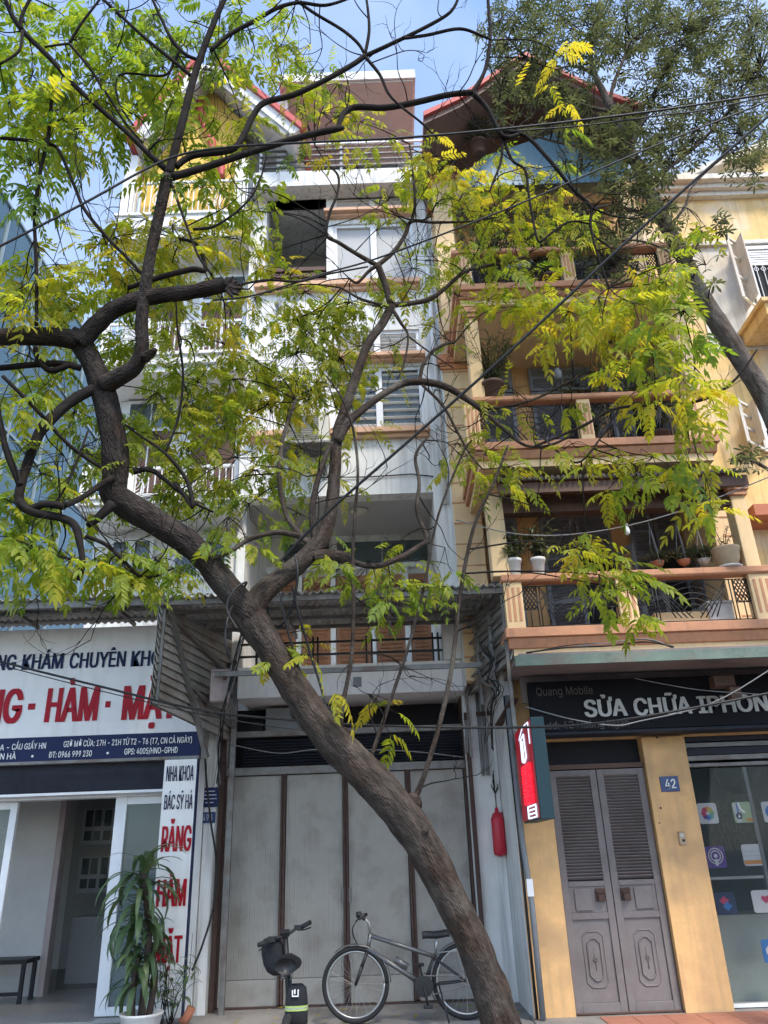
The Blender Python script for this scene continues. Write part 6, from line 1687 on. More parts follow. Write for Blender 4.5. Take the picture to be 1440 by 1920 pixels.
# tangled service cables at both ends of the awning
rgc = random.Random(3)
def bundle(label, pts, n, spread, rad=.007):
    t = thing('cable_bundle', label, 'cables', tuple(P(*pts[-1])))
    for k in range(n):
        v = [P(a, b, Y) + Vector((rgc.uniform(-1, 1), rgc.uniform(-1, 1), rgc.uniform(-1, 1))) * spread for a, b, Y in pts]
        o_, rr = spline(v, [rad * rgc.uniform(.6, 1.3)] * len(v), 6)
        MB().tube(o_, rr, 6).build('strand', 'cable_black' if k % 3 else 'cable_grey', t, smooth=True)
bundle('tangle of dark cables coiled on the frame at the right end of the awning', [(905, 1215, 8.6), (925, 1240, 8.5), (915, 1270, 8.6), (935, 1290, 8.5), (920, 1330, 8.8), (915, 1400, 9.2)], 9, .06)
bundle('bunch of thin cables running down beside the pink junction box', [(455, 1190, 8.7), (440, 1250, 8.75), (425, 1310, 8.8), (418, 1350, 9.0), (412, 1400, 9.4), (408, 1470, 9.6)], 6, .035)
bundle('cables draped along the top of the green canopy edge', [(985, 1222, 7.7), (1060, 1212, 7.72), (1140, 1208, 7.7), (1215, 1200, 7.7), (1262, 1215, 7.7)], 3, .02)

# ------------------------------------------------------------------ bicycle
def V(x, y, z): return Vector((x, y, z))
BY = 8.95
bc = P(667, 1862, BY); rc = P(874, 1858, BY)
R_ = .335
wx0, wx1 = bc.x, rc.x
wz = R_ + .005
bk = thing('bicycle', 'silver and black city bicycle leaning in front of the grey gate', 'bicycle', ((wx0 + wx1) / 2, BY, 0))
def wheel(cx, y, z, root):
    w = MB().torus((cx, y, z), R_ - .02, .022, n=48, k=8).build('tyre', 'rubber', root, smooth=True)
    MB().torus((cx, y, z), R_ - .048, .013, n=48, k=6).build('rim', 'silver', w, smooth=True)
    sp = MB()
    for k in range(28):
        a = 2 * math.pi * k / 28
        s = .022 * (1 if k % 2 else -1)
        a2 = a + .5 * (1 if k % 4 < 2 else -1)
        sp.tube([V(cx + .02 * math.cos(a2), y + s, z + .02 * math.sin(a2)), V(cx + (R_ - .05) * math.cos(a), y, z + (R_ - .05) * math.sin(a))], .0016, 4, caps=False)
    sp.build('spokes', 'silver', w)
    MB().lathe([(.012, -.05), (.018, -.035), (.014, -.03), (.014, .03), (.018, .035), (.012, .05)], (cx, y, z), 14, 'y').build('hub', 'silver', w, smooth=True)
    return w
wheel(wx0, BY, wz, bk); wheel(wx1, BY, wz, bk)
L_ = wx1 - wx0
head_t = V(wx0 + L_ * .145, BY, Z(700, 1750, BY)); head_b = V(wx0 + L_ * .115, BY, Z(693, 1778, BY))
bbk = V(wx0 + L_ * .62, BY, wz - .03)
seat_c = V(wx0 + L_ * .735, BY, Z(812, 1790, BY))
fr_ = MB()
fr_.tube([head_t + V(0, 0, .0), head_b + V(0, 0, -.02)], .022, 12)
fr_.build('head_tube', 'silver_paint', bk, smooth=True)
MB().tube([head_t + V(.0, 0, -.02), seat_c.lerp(bbk, .06)], .021, 12).build('top_tube', 'silver_paint', bk, smooth=True)
MB().tube([head_b, bbk], .024, 12).build('down_tube', 'silver_paint', bk, smooth=True)
MB().tube([seat_c, bbk], .019, 12).build('seat_tube', 'black_plastic', bk, smooth=True)
cs = MB()
for s in (-.045, .045):
    cs.tube([bbk + V(0, s * .6, 0), V(wx1, BY + s, wz)], [.013, .009], 8).tube([seat_c.lerp(bbk, .1) + V(0, s * .5, 0), V(wx1, BY + s, wz)], [.012, .009], 8)
cs.build('rear_triangle', 'black_plastic', bk, smooth=True)
fk = MB()
crown = head_b + V(-.012, 0, -.05)
for s in (-.052, .052):
    fk.tube([crown + V(0, s, -.0), crown.lerp(V(wx0, BY, wz), .45) + V(0, s, 0)], .017, 10)
    fk.tube([crown.lerp(V(wx0, BY, wz), .40) + V(0, s, 0), V(wx0, BY + s, wz)], [.021, .015], 10)
fk.tube([crown + V(0, -.055, 0), crown + V(0, .055, 0)], .02, 10)
fk.build('fork', 'black_plastic', bk, smooth=True)
stem_t = head_t + V(-.015, 0, .10)
hb = MB()
hb.tube([head_t, stem_t, stem_t + V(-.07, 0, .055)], .014, 10)
hc = stem_t + V(-.07, 0, .055)
hb.tube([hc + V(.03, .27, .0), hc + V(.0, .12, .0), hc, hc + V(.0, -.12, .0), hc + V(.03, -.27, .0)], .012, 10)
hb.build('handlebar', 'silver', bk, smooth=True)
for s in (-1, 1): MB().tube([hc + V(.018, s * .17, 0), hc + V(.035, s * .30, 0)], .018, 10).build('grip', 'rubber', bk, smooth=True)
lv = MB()
for s in (-1, 1): lv.tube([hc + V(.0, s * .15, -.01), hc + V(-.05, s * .18, -.02), hc + V(-.05, s * .26, -.03)], .006, 6)
lv.build('brake_lever', 'black_plastic', bk, smooth=True)
cb = MB()
for s in (-.15, .12):
    cb.tube(spline([hc + V(-.02, s, 0), hc + V(-.10, s * .5, -.12), hc + V(-.03, 0, -.28), crown + V(-.03, s * .2, .05)], [.004] * 4, 6)[0], .004, 5)
cb.build('brake_cable', 'cable_black', bk, smooth=True)
MB().lathe([(.02, 0), (.03, .01), (.03, .05), (.022, .06)], hc + V(-.06, -.02, .02), 12, 'x').build('front_light', 'black_plastic', bk, smooth=True)
# mudguards, rack, saddle, drive
for cx, a0, a1 in ((wx0, .02, 2.2), (wx1, 1.0, 3.6)):
    g_ = MB(); n = 24
    for i in range(n + 1):
        a = a0 + (a1 - a0) * i / n
        for s in (-.028, 0, .028):
            rr = R_ + .022 - (abs(s) * .35)
            g_.v.append((cx + rr * math.cos(a), BY + s, wz + rr * math.sin(a)))
    for i in range(n):
        for j in range(2):
            g_.f.append((3*i+j, 3*i+j+1, 3*i+j+4, 3*i+j+3))
    g_.build('mudguard', 'silver_paint', bk, smooth=True, solid=.003)
MB().tube([seat_c, seat_c + V(.03, 0, .16)], .013, 10).build('seat_post', 'silver', bk, smooth=True)
sd = seat_c + V(.03, 0, .17)
sm_ = MB()
prof = [(-.15, .018, .0), (-.10, .028, .004), (-.03, .045, .0), (.04, .07, .004), (.09, .082, .012), (.13, .06, .012)]
for i, (dx_, w, dz) in enumerate(prof):
    for a in range(10):
        an = 2 * math.pi * a / 10
        sm_.v.append((sd.x + dx_, sd.y + w * math.cos(an), sd.z + dz + .042 * math.sin(an) * (1 if math.sin(an) > 0 else .7)))
for i in range(len(prof) - 1):
    for a in range(10):
        sm_.f.append((i*10+a, i*10+(a+1) % 10, i*10+10+(a+1) % 10, i*10+10+a))
sm_.f += [tuple(range(10)), tuple(range(50, 60))]
sm_.build('saddle', 'black_plastic', bk, smooth=True)
rk = MB()
for s in (-.05, .05):
    rk.tube([seat_c + V(.02, s, .02), seat_c + V(.16, s, .03), seat_c + V(.42, s, .03)], .006, 6).tube([seat_c + V(.33, s, .03), V(wx1, BY + s, wz)], .006, 6)
rk.tube([seat_c + V(.42, -.05, .03), seat_c + V(.44, 0, .05), seat_c + V(.42, .05, .03)], .006, 6)
rk.build('rack', 'silver', bk, smooth=True)
ch = MB().lathe([(.03, -.07), (.095, -.068), (.095, -.062), (.03, -.06)], bbk, 28, 'y').build('chainring', 'black_plastic', bk)
ck = MB()
for s, dz in ((-.085, -1), (.085, 1)):
    e = bbk + V(.05 * -dz * .6, s, .165 * dz)
    MB().tube([bbk + V(0, s * .8, 0), e], [.014, .011], 8).build('crank', 'black_plastic', bk, smooth=True)
for s, dz in ((-.085, -1), (.085, 1)):
    e = bbk + V(.05 * -dz * .6, s, .165 * dz)
    MB().box(e.x - .045, e.x + .045, min(e.y, e.y + s), max(e.y, e.y + s), e.z - .012, e.z + .012).build('pedal', 'black_plastic', bk, bevel=.004)
cn_ = MB()
for dz in (.09, -.09): cn_.tube([bbk + V(0, -.065, dz), V(wx1, BY - .045, wz + dz * .45)], .005, 5)
cn_.build('chain', 'steel', bk)
MB().lathe([(.045, -.05), (.045, -.03), (.02, -.025)], (wx1, BY, wz), 18, 'y').build('sprocket', 'steel', bk)
MB().tube([bbk.lerp(V(wx1, BY, wz), .35) + V(0, -.05, 0), V(bbk.x + .22, BY - .22, .02)], .009, 8).build('kickstand', 'black_plastic', bk, smooth=True)
bt_ = bbk.lerp(head_b, .33)
dd = (head_b - bbk).normalized()
MB().tube([bt_ + V(.03, 0, .05), bt_ + V(.03, 0, .05) + dd * .15], [.032, .03], 12).build('bottle_cage', 'silver_paint', bk, smooth=True)

# ------------------------------------------------------------------ small electric bike seen from behind
EY = 6.85
ec = P(540, 1805, EY)
ez = ec.z
eb_ = thing('electric_bike', 'small black electric bike seen from behind with handlebar bag and seat pouch', 'electric bike', (ec.x, EY, 0))
sd = V(ec.x, EY, ez)
sm_ = MB()
prof = [(-.13, .085, -.010), (-.10, .115, .0), (-.04, .112, .006), (.04, .07, .006), (.12, .035, .0), (.17, .02, -.004)]
for i, (dy_, w, dz) in enumerate(prof):
    for a in range(14):
        an = 2 * math.pi * a / 14
        sm_.v.append((sd.x + w * math.cos(an), sd.y + dy_, sd.z + dz + .055 * math.sin(an)))
for i in range(5):
    for a in range(14): sm_.f.append((i*14+a, i*14+(a+1) % 14, i*14+14+(a+1) % 14, i*14+14+a))
sm_.f += [tuple(range(14)), tuple(range(70, 84))]
sm_.build('saddle', 'black_plastic', eb_, smooth=True)
sr = MB()
for s in (-.04, .04): sr.tube([sd + V(s, -.06, -.05), sd + V(s * .6, .02, -.11), sd + V(s * .4, .08, -.06)], .006, 6)
for s in (-.035, .035):
    pts = [sd + V(s + .012 * math.cos(t * 1.3), -.05 + .012 * math.sin(t * 1.3), -.055 - .004 * t) for t in range(14)]
    sr.tube(pts, .003, 5)
sr.build('saddle_springs', 'silver', eb_, smooth=True)
MB().tube([sd + V(.01, .02, -.09), sd + V(.02, .03, -.50)], .018, 12).build('seat_post', 'black_plastic', eb_, smooth=True)
# pouch under the saddle with reflective bands
pc = P(556, 1878, EY - .03)
ph = MB()
rings = [(.045, .04, .115), (.074, .06, .09), (.083, .066, .03), (.087, .068, -.05), (.085, .066, -.12), (.07, .05, -.15)]
for w, d, z in rings:
    for a in range(18):
        an = 2 * math.pi * a / 18
        ex = 2 / 2.8
        c_, s_ = math.cos(an), math.sin(an)
        ph.v.append((pc.x + w * abs(c_) ** ex * (1 if c_ > 0 else -1), pc.y + d * abs(s_) ** ex * (1 if s_ > 0 else -1), pc.z + z))
for i in range(5):
    for a in range(18): ph.f.append((i*18+a, i*18+(a+1) % 18, i*18+18+(a+1) % 18, i*18+18+a))
ph.f += [tuple(range(18)), tuple(range(90, 108))]
po = ph.build('pouch', 'black_cloth', eb_, smooth=True)
for z0, z1, m_ in ((-.052, -.040, 'reflector'), (-.040, -.030, 'reflect_grey'), (-.030, -.018, 'reflector')):
    rg = MB()
    for z in (z0, z1):
        for a in range(18):
            an = 2 * math.pi * a / 18
            ex = 2 / 2.8; c_, s_ = math.cos(an), math.sin(an)
            rg.v.append((pc.x + .0885 * abs(c_) ** ex * (1 if c_ > 0 else -1), pc.y + .0715 * abs(s_) ** ex * (1 if s_ > 0 else -1), pc.z + z))
    for a in range(18): rg.f.append((a, (a + 1) % 18, 18 + (a + 1) % 18, 18 + a))
    rg.build('reflective_band', m_, po)
lg = MB()
lg.tube([V(pc.x - .022, pc.y - .075, pc.z + .085), V(pc.x - .022, pc.y - .078, pc.z + .045), V(pc.x + .02, pc.y - .078, pc.z + .045), V(pc.x + .02, pc.y - .075, pc.z + .088)], .006, 6)
lg.tube([V(pc.x - .005, pc.y - .078, pc.z + .06), V(pc.x - .005, pc.y - .076, pc.z + .09)], .006, 6)
lg.build('emblem', 'letter_white', po)
MB().box(pc.x - .075, pc.x + .075, pc.y - .075, pc.y + .05, pc.z - .225, pc.z - .17).build('tail_light', 'red_lens', eb_, bevel=.012)
MB().box(pc.x - .085, pc.x + .085, pc.y - .06, pc.y + .06, pc.z - .168, pc.z - .153).build('rack_plate', 'silver', eb_, bevel=.004)
# stem, bars and front bag
st_ = P(535, 1760, EY + .75)
stb = V(st_.x + .05, EY + .72, .35)
MB().tube([V(st_.x, EY + .74, st_.z + .02), stb], [.022, .026], 12).build('stem', 'black_plastic', eb_, smooth=True)
h0, h1 = P(484, 1772, EY + .60), P(582, 1729, EY + .92)
hm = V(st_.x, EY + .74, st_.z + .02)
hb = MB(); hb.tube(spline([h0, h0.lerp(hm, .6) + V(0, 0, .01), hm, h1.lerp(hm, .6) + V(0, 0, .01), h1], [.013] * 5, 5)[0], .013, 10)
hb.build('handlebar', 'black_plastic', eb_, smooth=True)
for e in (h0, h1): MB().tube([e, e.lerp(hm, .35)], .020, 12).build('grip', 'rubber', eb_, smooth=True)
for e in (h0, h1):
    c_ = e.lerp(hm, .5)
    MB().obox(c_ + V(0, -.01, .012), V(.03, 0, 0), V(0, .025, 0), V(0, 0, .02)).tube([c_ + V(0, 0, -.01), c_.lerp(e, .5) + V(0, .04, -.035), e + V(0, .04, -.045)], .006, 6).build('brake_lever', 'black_plastic', eb_)
MB().obox(hm + V(0, -.02, .025), V(.04, 0, 0), V(0, .02, .012), V(0, -.012, .02)).build('display', 'black_plastic', eb_, bevel=.006)
bg_c = P(512, 1788, EY + .78)
bgm = MB()
for w, d, z in ((.03, .025, .128), (.08, .065, .112), (.108, .082, .07), (.116, .086, .0), (.108, .08, -.075), (.078, .06, -.135), (.03, .025, -.162)):
    for a in range(16):
        an = 2 * math.pi * a / 16; ex = .75; c_, s_ = math.cos(an), math.sin(an)
        w_ = w * .86
        bgm.v.append((bg_c.x + w_ * abs(c_) ** ex * (1 if c_ > 0 else -1) + z * -.15, bg_c.y + d * abs(s_) ** ex * (1 if s_ > 0 else -1), bg_c.z + z))
for i in range(6):
    for a in range(16): bgm.f.append((i*16+a, i*16+(a+1) % 16, i*16+16+(a+1) % 16, i*16+16+a))
bgm.f += [tuple(range(16)), tuple(range(96, 112))]
bgm.build('handlebar_bag', 'black_cloth', eb_, smooth=True)
MB().box(ec.x - .05, ec.x + .06, EY - .05, EY + .6, .28, .36).build('frame', 'black_plastic', eb_, bevel=.02)
for cy in (EY - .15, EY + .80):
    w = MB().torus((ec.x + .02, cy, .23), .20, .032, axis='x', n=32, k=8).build('tyre', 'rubber', eb_, smooth=True)
    MB().torus((ec.x + .02, cy, .23), .165, .012, axis='x', n=32, k=6).build('rim', 'steel', w, smooth=True)
    sp = MB()
    for k in range(10):
        a = k * math.pi / 5; sp.tube([V(ec.x + .02, cy, .23), V(ec.x + .02, cy + .165 * math.cos(a), .23 + .165 * math.sin(a))], .006, 5)
    sp.build('spokes', 'steel', w)
MB().tube([V(ec.x + .02, EY - .15, .23), V(ec.x + .03, EY + .05, .33)], .018, 8).tube([V(ec.x + .02, EY + .80, .23), stb], .022, 8).build('fork', 'black_plastic', eb_, smooth=True)
MB().lathe([(.01, 0), (.025, -.02), (.02, -.05)], V(pc.x + .11, EY - .05, pc.z - .23), 10, 'x').build('side_reflector', 'black_plastic', eb_)

# ------------------------------------------------------------------ plants with strap leaves
def strap(mb, base, az, L, w, up0, droop, tone, n=7, fold=.25):
    """one long arching leaf"""
    k = len(mb.v)
    d = Vector((math.cos(az), math.sin(az), 0)); s = Vector((-math.sin(az), math.cos(az), 0))
    p = Vector(base); ang = up0
    for i in range(n + 1):
        t = i / n
        ww = w * (math.sin(math.pi * min(1, .12 + t * .88)) ** .7) * (1 - t * .25) if i < n else .001
        nrm = Vector((0, 0, 1)) * math.cos(ang) - d * math.sin(ang)
        mb.v += [tuple(p - s * ww + nrm * ww * fold), tuple(p), tuple(p + s * ww + nrm * ww * fold)]
        mb.tone += [tone, min(1, tone + .25), tone]
        p = p + (d * math.cos(ang) + Vector((0, 0, 1)) * math.sin(ang)) * L / n
        ang -= droop / n
    for i in range(n):
        a = k + 3 * i
        mb.f += [(a, a+1, a+4, a+3), (a+1, a+2, a+5, a+4)]
rg_ = random.Random(5)
DY = 8.75
pot = P(265, 1905, DY)
dp = thing('potted_dracaena', 'tall potted dracaena with drooping strap leaves in a white pot by the clinic door', 'potted plant', (pot.x, DY, 0))
pr = .20
zt = pot.z + .03
MB().lathe([(pr * .72, .0), (pr * .8, .02), (pr * .98, zt - .03), (pr * 1.03, zt - .02), (pr * 1.03, zt), (pr * .93, zt), (pr * .92, zt - .04), (.02, zt - .045)], (pot.x, DY, 0), 28).build('pot', 'pot_white', dp, smooth=True)
MB().lathe([(pr * .9, zt - .05), (.02, zt - .035)], (pot.x, DY, 0), 16).build('soil', 'soil', dp)
heads = []
for (dx_, dy_, py, r) in ((.0, 0, 1630, .035), (.06, .04, 1755, .03), (-.08, -.03, 1795, .028)):
    top = P(268 + dx_ * 100, py, DY)
    o_ = [V(pot.x + dx_, DY + dy_, zt - .05), V(pot.x + dx_ * 1.3 + .01, DY + dy_, (zt + top.z) / 2), V(top.x, DY + dy_, top.z)]
    o2, r2 = spline(o_, [r * 1.15, r, r * .9], 8)
    MB().tube(o2, r2, 12, .06, 30).build('cane', 'bark', dp, smooth=True)
    heads.append((V(top.x, DY + dy_, top.z), r))
nleaf = (58, 30, 26)
for (h_, r), nl in zip(heads, nleaf):
    for k in range(nl):
        lf = MB()
        az = k * 2.4 + rg_.uniform(-.3, .3)
        ks = 1.0 if nl == 58 else .72
        hz = -.62 * (k / nl) ** 1.1
        strap(lf, h_ + V(0, 0, .03 + hz * (1.0 if nl == 58 else .5)), az, ks * rg_.uniform(.42, .66), rg_.uniform(.030, .044), rg_.uniform(.2, 1.25) - .7 * (k / nl), rg_.uniform(1.5, 2.6), rg_.uniform(.1, .7))
        lf.build('leaf', 'dracaena_leaf', dp, smooth=True)
sb = thing('small_shrub', 'low bushy plant with thin stems at the foot of the vertical sign', 'plant', (-2.35, 9.05, 0))
tw_ = MB()
for k in range(14):
    b0 = V(-2.38 + rg_.uniform(-.1, .12), 9.05 + rg_.uniform(-.06, .06), .02)
    e = b0 + V(rg_.uniform(-.25, .25), rg_.uniform(-.1, .1), rg_.uniform(.4, .85))
    tw_.tube([b0, (b0 + e) / 2 + V(rg_.uniform(-.08, .08), 0, .03), e], [.006, .004, .002], 5)
    for j in range(7):
        lf = MB(); strap(lf, b0.lerp(e, rg_.uniform(.35, 1)), rg_.uniform(0, 6.28), rg_.uniform(.12, .24), .014, rg_.uniform(-.2, .9), rg_.uniform(.8, 1.8), rg_.uniform(.2, .8), 4)
        lf.build('leaf', 'dracaena_leaf', sb, smooth=True)
tw_.build('stems', 'bark_shade_dark', sb)
q0 = P(345, 1915, 9.2)
o_ = MB().tube([V(q0.x - .03, 9.2, .03), V(q0.x + .02, 9.2, .06), V(q0.x + .07, 9.2, .16)], .045, 12).build('clay_pipe', 'terracotta', None, smooth=True)
tag(o_, 'short terracotta pipe stub lying by the foot of the vertical sign', 'pipe')

# bench inside the clinic
bn = thing('waiting_bench', 'dark metal framed bench just inside the clinic door at left', 'bench', (-4.9, 10.9, 0))
bz = Z(20, 1800, 10.8)
MB().box(-5.6, X(52, 1790, 10.8), 10.8, 11.2, bz - .05, bz).build('seat', 'black_plastic', bn, bevel=.008)
for x in (-5.5, X(46, 1790, 10.8)):
    for y in (10.83, 11.15): bx('leg', 'iron', bn, x - .025, x + .02, y - .02, y + .02, .02, bz - .05)
MB().box(-5.5, X(46, 1790, 10.8), 10.84, 10.87, .10, .14).build('rail', 'iron', bn)

# ------------------------------------------------------------------ small things on the walls
q = P(937, 1562, 9.2)
rx = XL - .075
zz = GX(935, 1562, rx)
ry, rz = zz.y, zz.z
rd = thing('red_hanging_bottle', 'red rounded metal canister hanging on the white side wall near the red lit sign', 'canister', (rx, ry, rz - .3))
hh = .23
MB().lathe([(.02, -hh - .02), (.07, -hh), (.078, -hh + .03), (.078, hh - .08), (.055, hh - .02), (.025, hh), (.018, hh + .05)], (rx, ry, rz), 20).build('body', 'red_metal', rd, smooth=True)
MB().box(rx + .02, rx + .074, ry + .05, ry + .13, rz - hh + .02, rz + hh).build('back_plate', 'red_metal', rd, bevel=.006)
MB().tube([V(rx, ry, rz + hh + .05), V(rx, ry, rz + hh + .26)], .006, 6).build('hanger', 'rust', rd)
hk = MB()
for k in range(8): hk.tube([V(rx, ry, rz + hh + .20), V(rx + rg_.uniform(-.05, .05), ry + rg_.uniform(-.05, .05), rz + hh + rg_.uniform(.25, .5))], .006, 5)
hk.build('wire_bundle', 'cable_black', rd)
def on_front(px, py, Y): return P(px, py, Y)
q = GX(916, 1625, XL - .01)
ic = thing('intercom', 'small grey bell box with a teal sticker on the white wall', 'doorbell', (XL, q.y, q.z))
MB().box(XL - .03, XL - .001, q.y - .07, q.y + .07, q.z - .09, q.z + .09).build('case', 'plastic_grey', ic, bevel=.006)
MB().box(XL - .036, XL - .03, q.y - .035, q.y + .035, q.z - .03, q.z + .02).build('button', 'black_plastic', ic)
MB().box(XL - .006, XL - .001, q.y - .09, q.y + .07, q.z - .19, q.z - .11).build('sticker', 'icon_teal', ic)
# house number and bell on the yellow pillar
q = P(1255, 1470, YF)
hn = thing('house_number_plate', 'blue enamel house number plate reading 42 on the yellow pillar', 'number plate', (q.x, YF, q.z))
w_, h_ = .10, .078
MB().box(q.x - w_, q.x + w_, YF - .018, YF - .0045, q.z - h_, q.z + h_).build('plate', 'plate_blue', hn, bevel=.004)
rm = MB()
for a, b, c, d in ((-w_, w_, -h_, -h_ + .006), (-w_, w_, h_ - .006, h_)): rm.box(q.x + a + .006, q.x + b - .006, YF - .0195, YF - .0182, q.z + c + .006 * (1 if c < 0 else -1), q.z + d + .006 * (1 if c < 0 else -1))
rm.build('border', 'plate_blue', hn)
letters(hn, '42', q.x - .055, q.x + .062, q.z - .045, .092, YF - .0205, 'letter_white', .012)
q = P(1278, 1572, YF)
db = thing('doorbell', 'old metal doorbell box with black button on the yellow pillar', 'doorbell', (q.x, YF, q.z))
MB().box(q.x - .035, q.x + .035, YF - .028, YF - .0045, q.z - .065, q.z + .065).build('case', 'pot_brown', db, bevel=.006)
MB().lathe([(.014, -.036), (.014, -.026)], (q.x + .008, YF, q.z - .02), 12, 'y').build('button', 'black_plastic', db)
MB().lathe([(.02, -.032), (.022, -.027)], (q.x, YF, q.z + .03), 14, 'y').build('bezel', 'ac_beige', db)
for px_, py_, s, lab in ((1238, 1515, .012, 'rusty screw just below the blue number plate'), (1236, 1543, .008, 'tiny rusty screw above the doorbell on the pillar'), (1231, 1383, .014, 'rusty screw at the very top of the yellow pillar')):
    q = P(px_, py_, YF); tag(MB().lathe([(s, -.012), (s * .6, -.0045)], (q.x, YF, q.z), 8, 'y').build('wall_anchor', 'rust', None), lab, 'screw', 'rusty screws in the yellow pillar')
# blue plaques on the pier by the gate
q = P(394, 1495, 9.75)
p1 = thing('street_plaque', 'dark blue street information plaque with fine white lines on the pier', 'plaque', (q.x, 9.74, q.z))
MB().box(q.x - .11, q.x + .10, 9.725, 9.748, q.z - .11, q.z + .11).build('plate', 'sign_navy', p1, bevel=.003)
for k, w in enumerate((.06, .08, .085, .05)): MB().box(q.x - w, q.x + w, 9.721, 9.7245, q.z + .06 - k * .042, q.z + .072 - k * .042).build('text_line', 'icon_grey', p1)
q = P(390, 1533, 9.75)
p2 = thing('lane_number_plate', 'faded blue and white number plate under the dark blue plaque', 'number plate', (q.x, 9.74, q.z))
MB().box(q.x - .10, q.x + .09, 9.728, 9.748, q.z - .06, q.z + .06).build('plate', 'plate_blue', p2, bevel=.003)
letters(p2, '49B', q.x - .06, q.x + .06, q.z - .035, .07, 9.724, 'icon_grey', .012)

# projecting red lit sign: X = const face towards the left
NX = X(1004, 1440, 7.6)
ns = thing('lit_sign', 'narrow projecting light box glowing red beside the grey double door', 'lit sign', (NX, 8.5, 1.7))
nz0 = GX(1002, 1535, NX).z; nz1 = GX(985, 1368, NX).z + .05
ny0 = 7.6; ny1 = 8.62
MB().box(NX, NX + .13, ny0, ny1, nz0 - .02, nz1 + .02).build('case', 'teal_paint', ns, bevel=.006)
MB().box(NX - .012, NX - .001, ny0 + .02, ny1 - .02, nz0, nz1).build('face', 'led_panel', ns)
lw = MB()
def nface(u, v): return V(NX - .018, ny1 - .02 - u * (ny1 - ny0 - .04), nz0 + v * (nz1 - nz0))   # u from wall to street, v up
def strip(mb, pts, r=.008): mb.tube([nface(*p) for p in pts], r, 6)
strip(lw, [(.95, .75), (.95, .98), (.6, .98), (.30, .88)], .005)
lw.build('white_tube', 'led_white', ns, smooth=True)
lw = MB()
strip(lw, [(.40, .62), (.40, .86), (.62, .90), (.66, .64), (.52, .60), (.40, .62)]); strip(lw, [(.5, .60), (.5, .84)], .010)
lw.build('white_tube', 'led_white', ns, smooth=True)
lw = MB()
strip(lw, [(.45, .01), (.92, .01), (.92, .13), (.45, .13), (.45, .01)]); strip(lw, [(.45, .05), (.92, .05)]); strip(lw, [(.45, .09), (.92, .09)])
lw.build('white_tube', 'led_white', ns, smooth=True)
rt = MB()
for k in range(4):
    v0 = .17 + k * .105
    strip(rt, [(.35, v0), (.85, v0), (.85, v0 + .07), (.35, v0 + .07), (.35, v0)], .014); strip(rt, [(.4, v0 + .035), (.8, v0 + .035)], .014)
rt.build('red_tubes', 'led_red', ns, smooth=True)
bx('bracket', 'rust', ns, NX + .02, NX + .10, 8.625, YF - .002, nz1 - .15, nz1 - .10)
bx('bracket', 'rust', ns, NX + .02, NX + .10, 8.625, YF - .002, nz0 + .10, nz0 + .15)
# drain pipe and conduits at the corner of the yellow house
pz = [P(984, 1400, 8.72), P(1000, 1600, 8.72), P(1008, 1760, 8.72), P(1016, 1925, 8.72)]
dpipe = thing('conduit_pipe', 'grey plastic conduit running down the corner of the yellow house', 'pipe', (pz[-1].x, 8.72, 0))
cx_ = X(1012, 1850, 8.74)
MB().tube([V(cx_, 8.74, .02), V(cx_ + .005, 8.74, 1.0), V(cx_ - .03, 8.74, 1.6), V(cx_ - .04, 8.74, 3.1)], .030, 12).build('pipe', 'plastic_grey', dpipe, smooth=True)
MB().tube([V(cx_ - .05, 8.76, .02), V(cx_ - .055, 8.76, 1.2), V(cx_ - .07, 8.76, 3.1)], .014, 8).build('thin_pipe', 'cable_black', dpipe, smooth=True)
MB().box(cx_ - .035, cx_ + .03, 8.70, 8.709, 1.08, 1.24).build('paper_label', 'icon_white', dpipe)
# extra brown slanted board behind the lit sign
q0, q1 = P(935, 1360, 9.0), P(965, 1310, 8.6)
o_ = MB().bar(q0, q1, .09, .02).build('red_board', 'rust', None); tag(o_, 'dark rusty board slanting above the lit red sign', 'board')
# pipes on white pier
wp = thing('meter_pipes', 'pair of grey vertical pipes on the white pier right of the gate', 'pipe', (1.05, 9.8, 0))
for x in (X(896, 1330, 9.8), X(905, 1330, 9.8)): MB().tube([V(x, 9.8, 2.35), V(x, 9.8, 3.35)], .022, 10).build('pipe', 'plastic_grey', wp, smooth=True)
MB().box(X(888, 1290, 9.8), X(915, 1290, 9.8), 9.74, 9.78, 3.05, 3.10).build('clamp', 'rust', wp)

# ------------------------------------------------------------------ round-cornered stickers on the shop glass
YGl = YF + .176
def rr_pts(cx, cz, w, r=.25, n=5):
    out = []
    for qx, qz, a0 in ((1, 1, 0), (-1, 1, 90), (-1, -1, 180), (1, -1, 270)):
        for i in range(n + 1):
            a = math.radians(a0 + 90 * i / n)
            out.append((cx + qx * w * (1 - r) + w * r * math.cos(a), cz + qz * w * (1 - r) + w * r * math.sin(a)))
    return out
def sticker(label, px_, py_, base):
    q = P(px_, py_, YGl)
    s = thing('app_sticker', label, 'sticker', (q.x, YGl, q.z), 'square stickers on the shop glass')
    MB().prism(list(reversed(rr_pts(q.x, q.z, .105))), YGl, YGl + .003).build('base', base, s)
    return s, q
def disc(s, x, z, r, m_, lay=1, n=24):
    pts = [(x + r * math.cos(-2 * math.pi * i / n), z + r * math.sin(-2 * math.pi * i / n)) for i in range(n)]
    return MB().prism(pts, YGl - .0015 * lay - .001, YGl - .0015 * lay).build('print', m_, s)
def ringd(s, x, z, r, t, m_, lay=1):
    return MB().torus((x, YGl - .002 * lay, z), r, t, n=28, k=4).build('print', m_, s)
s, q = sticker('white square sticker with a multicolour petal flower nearest the pillar', 1327, 1525, 'icon_white')
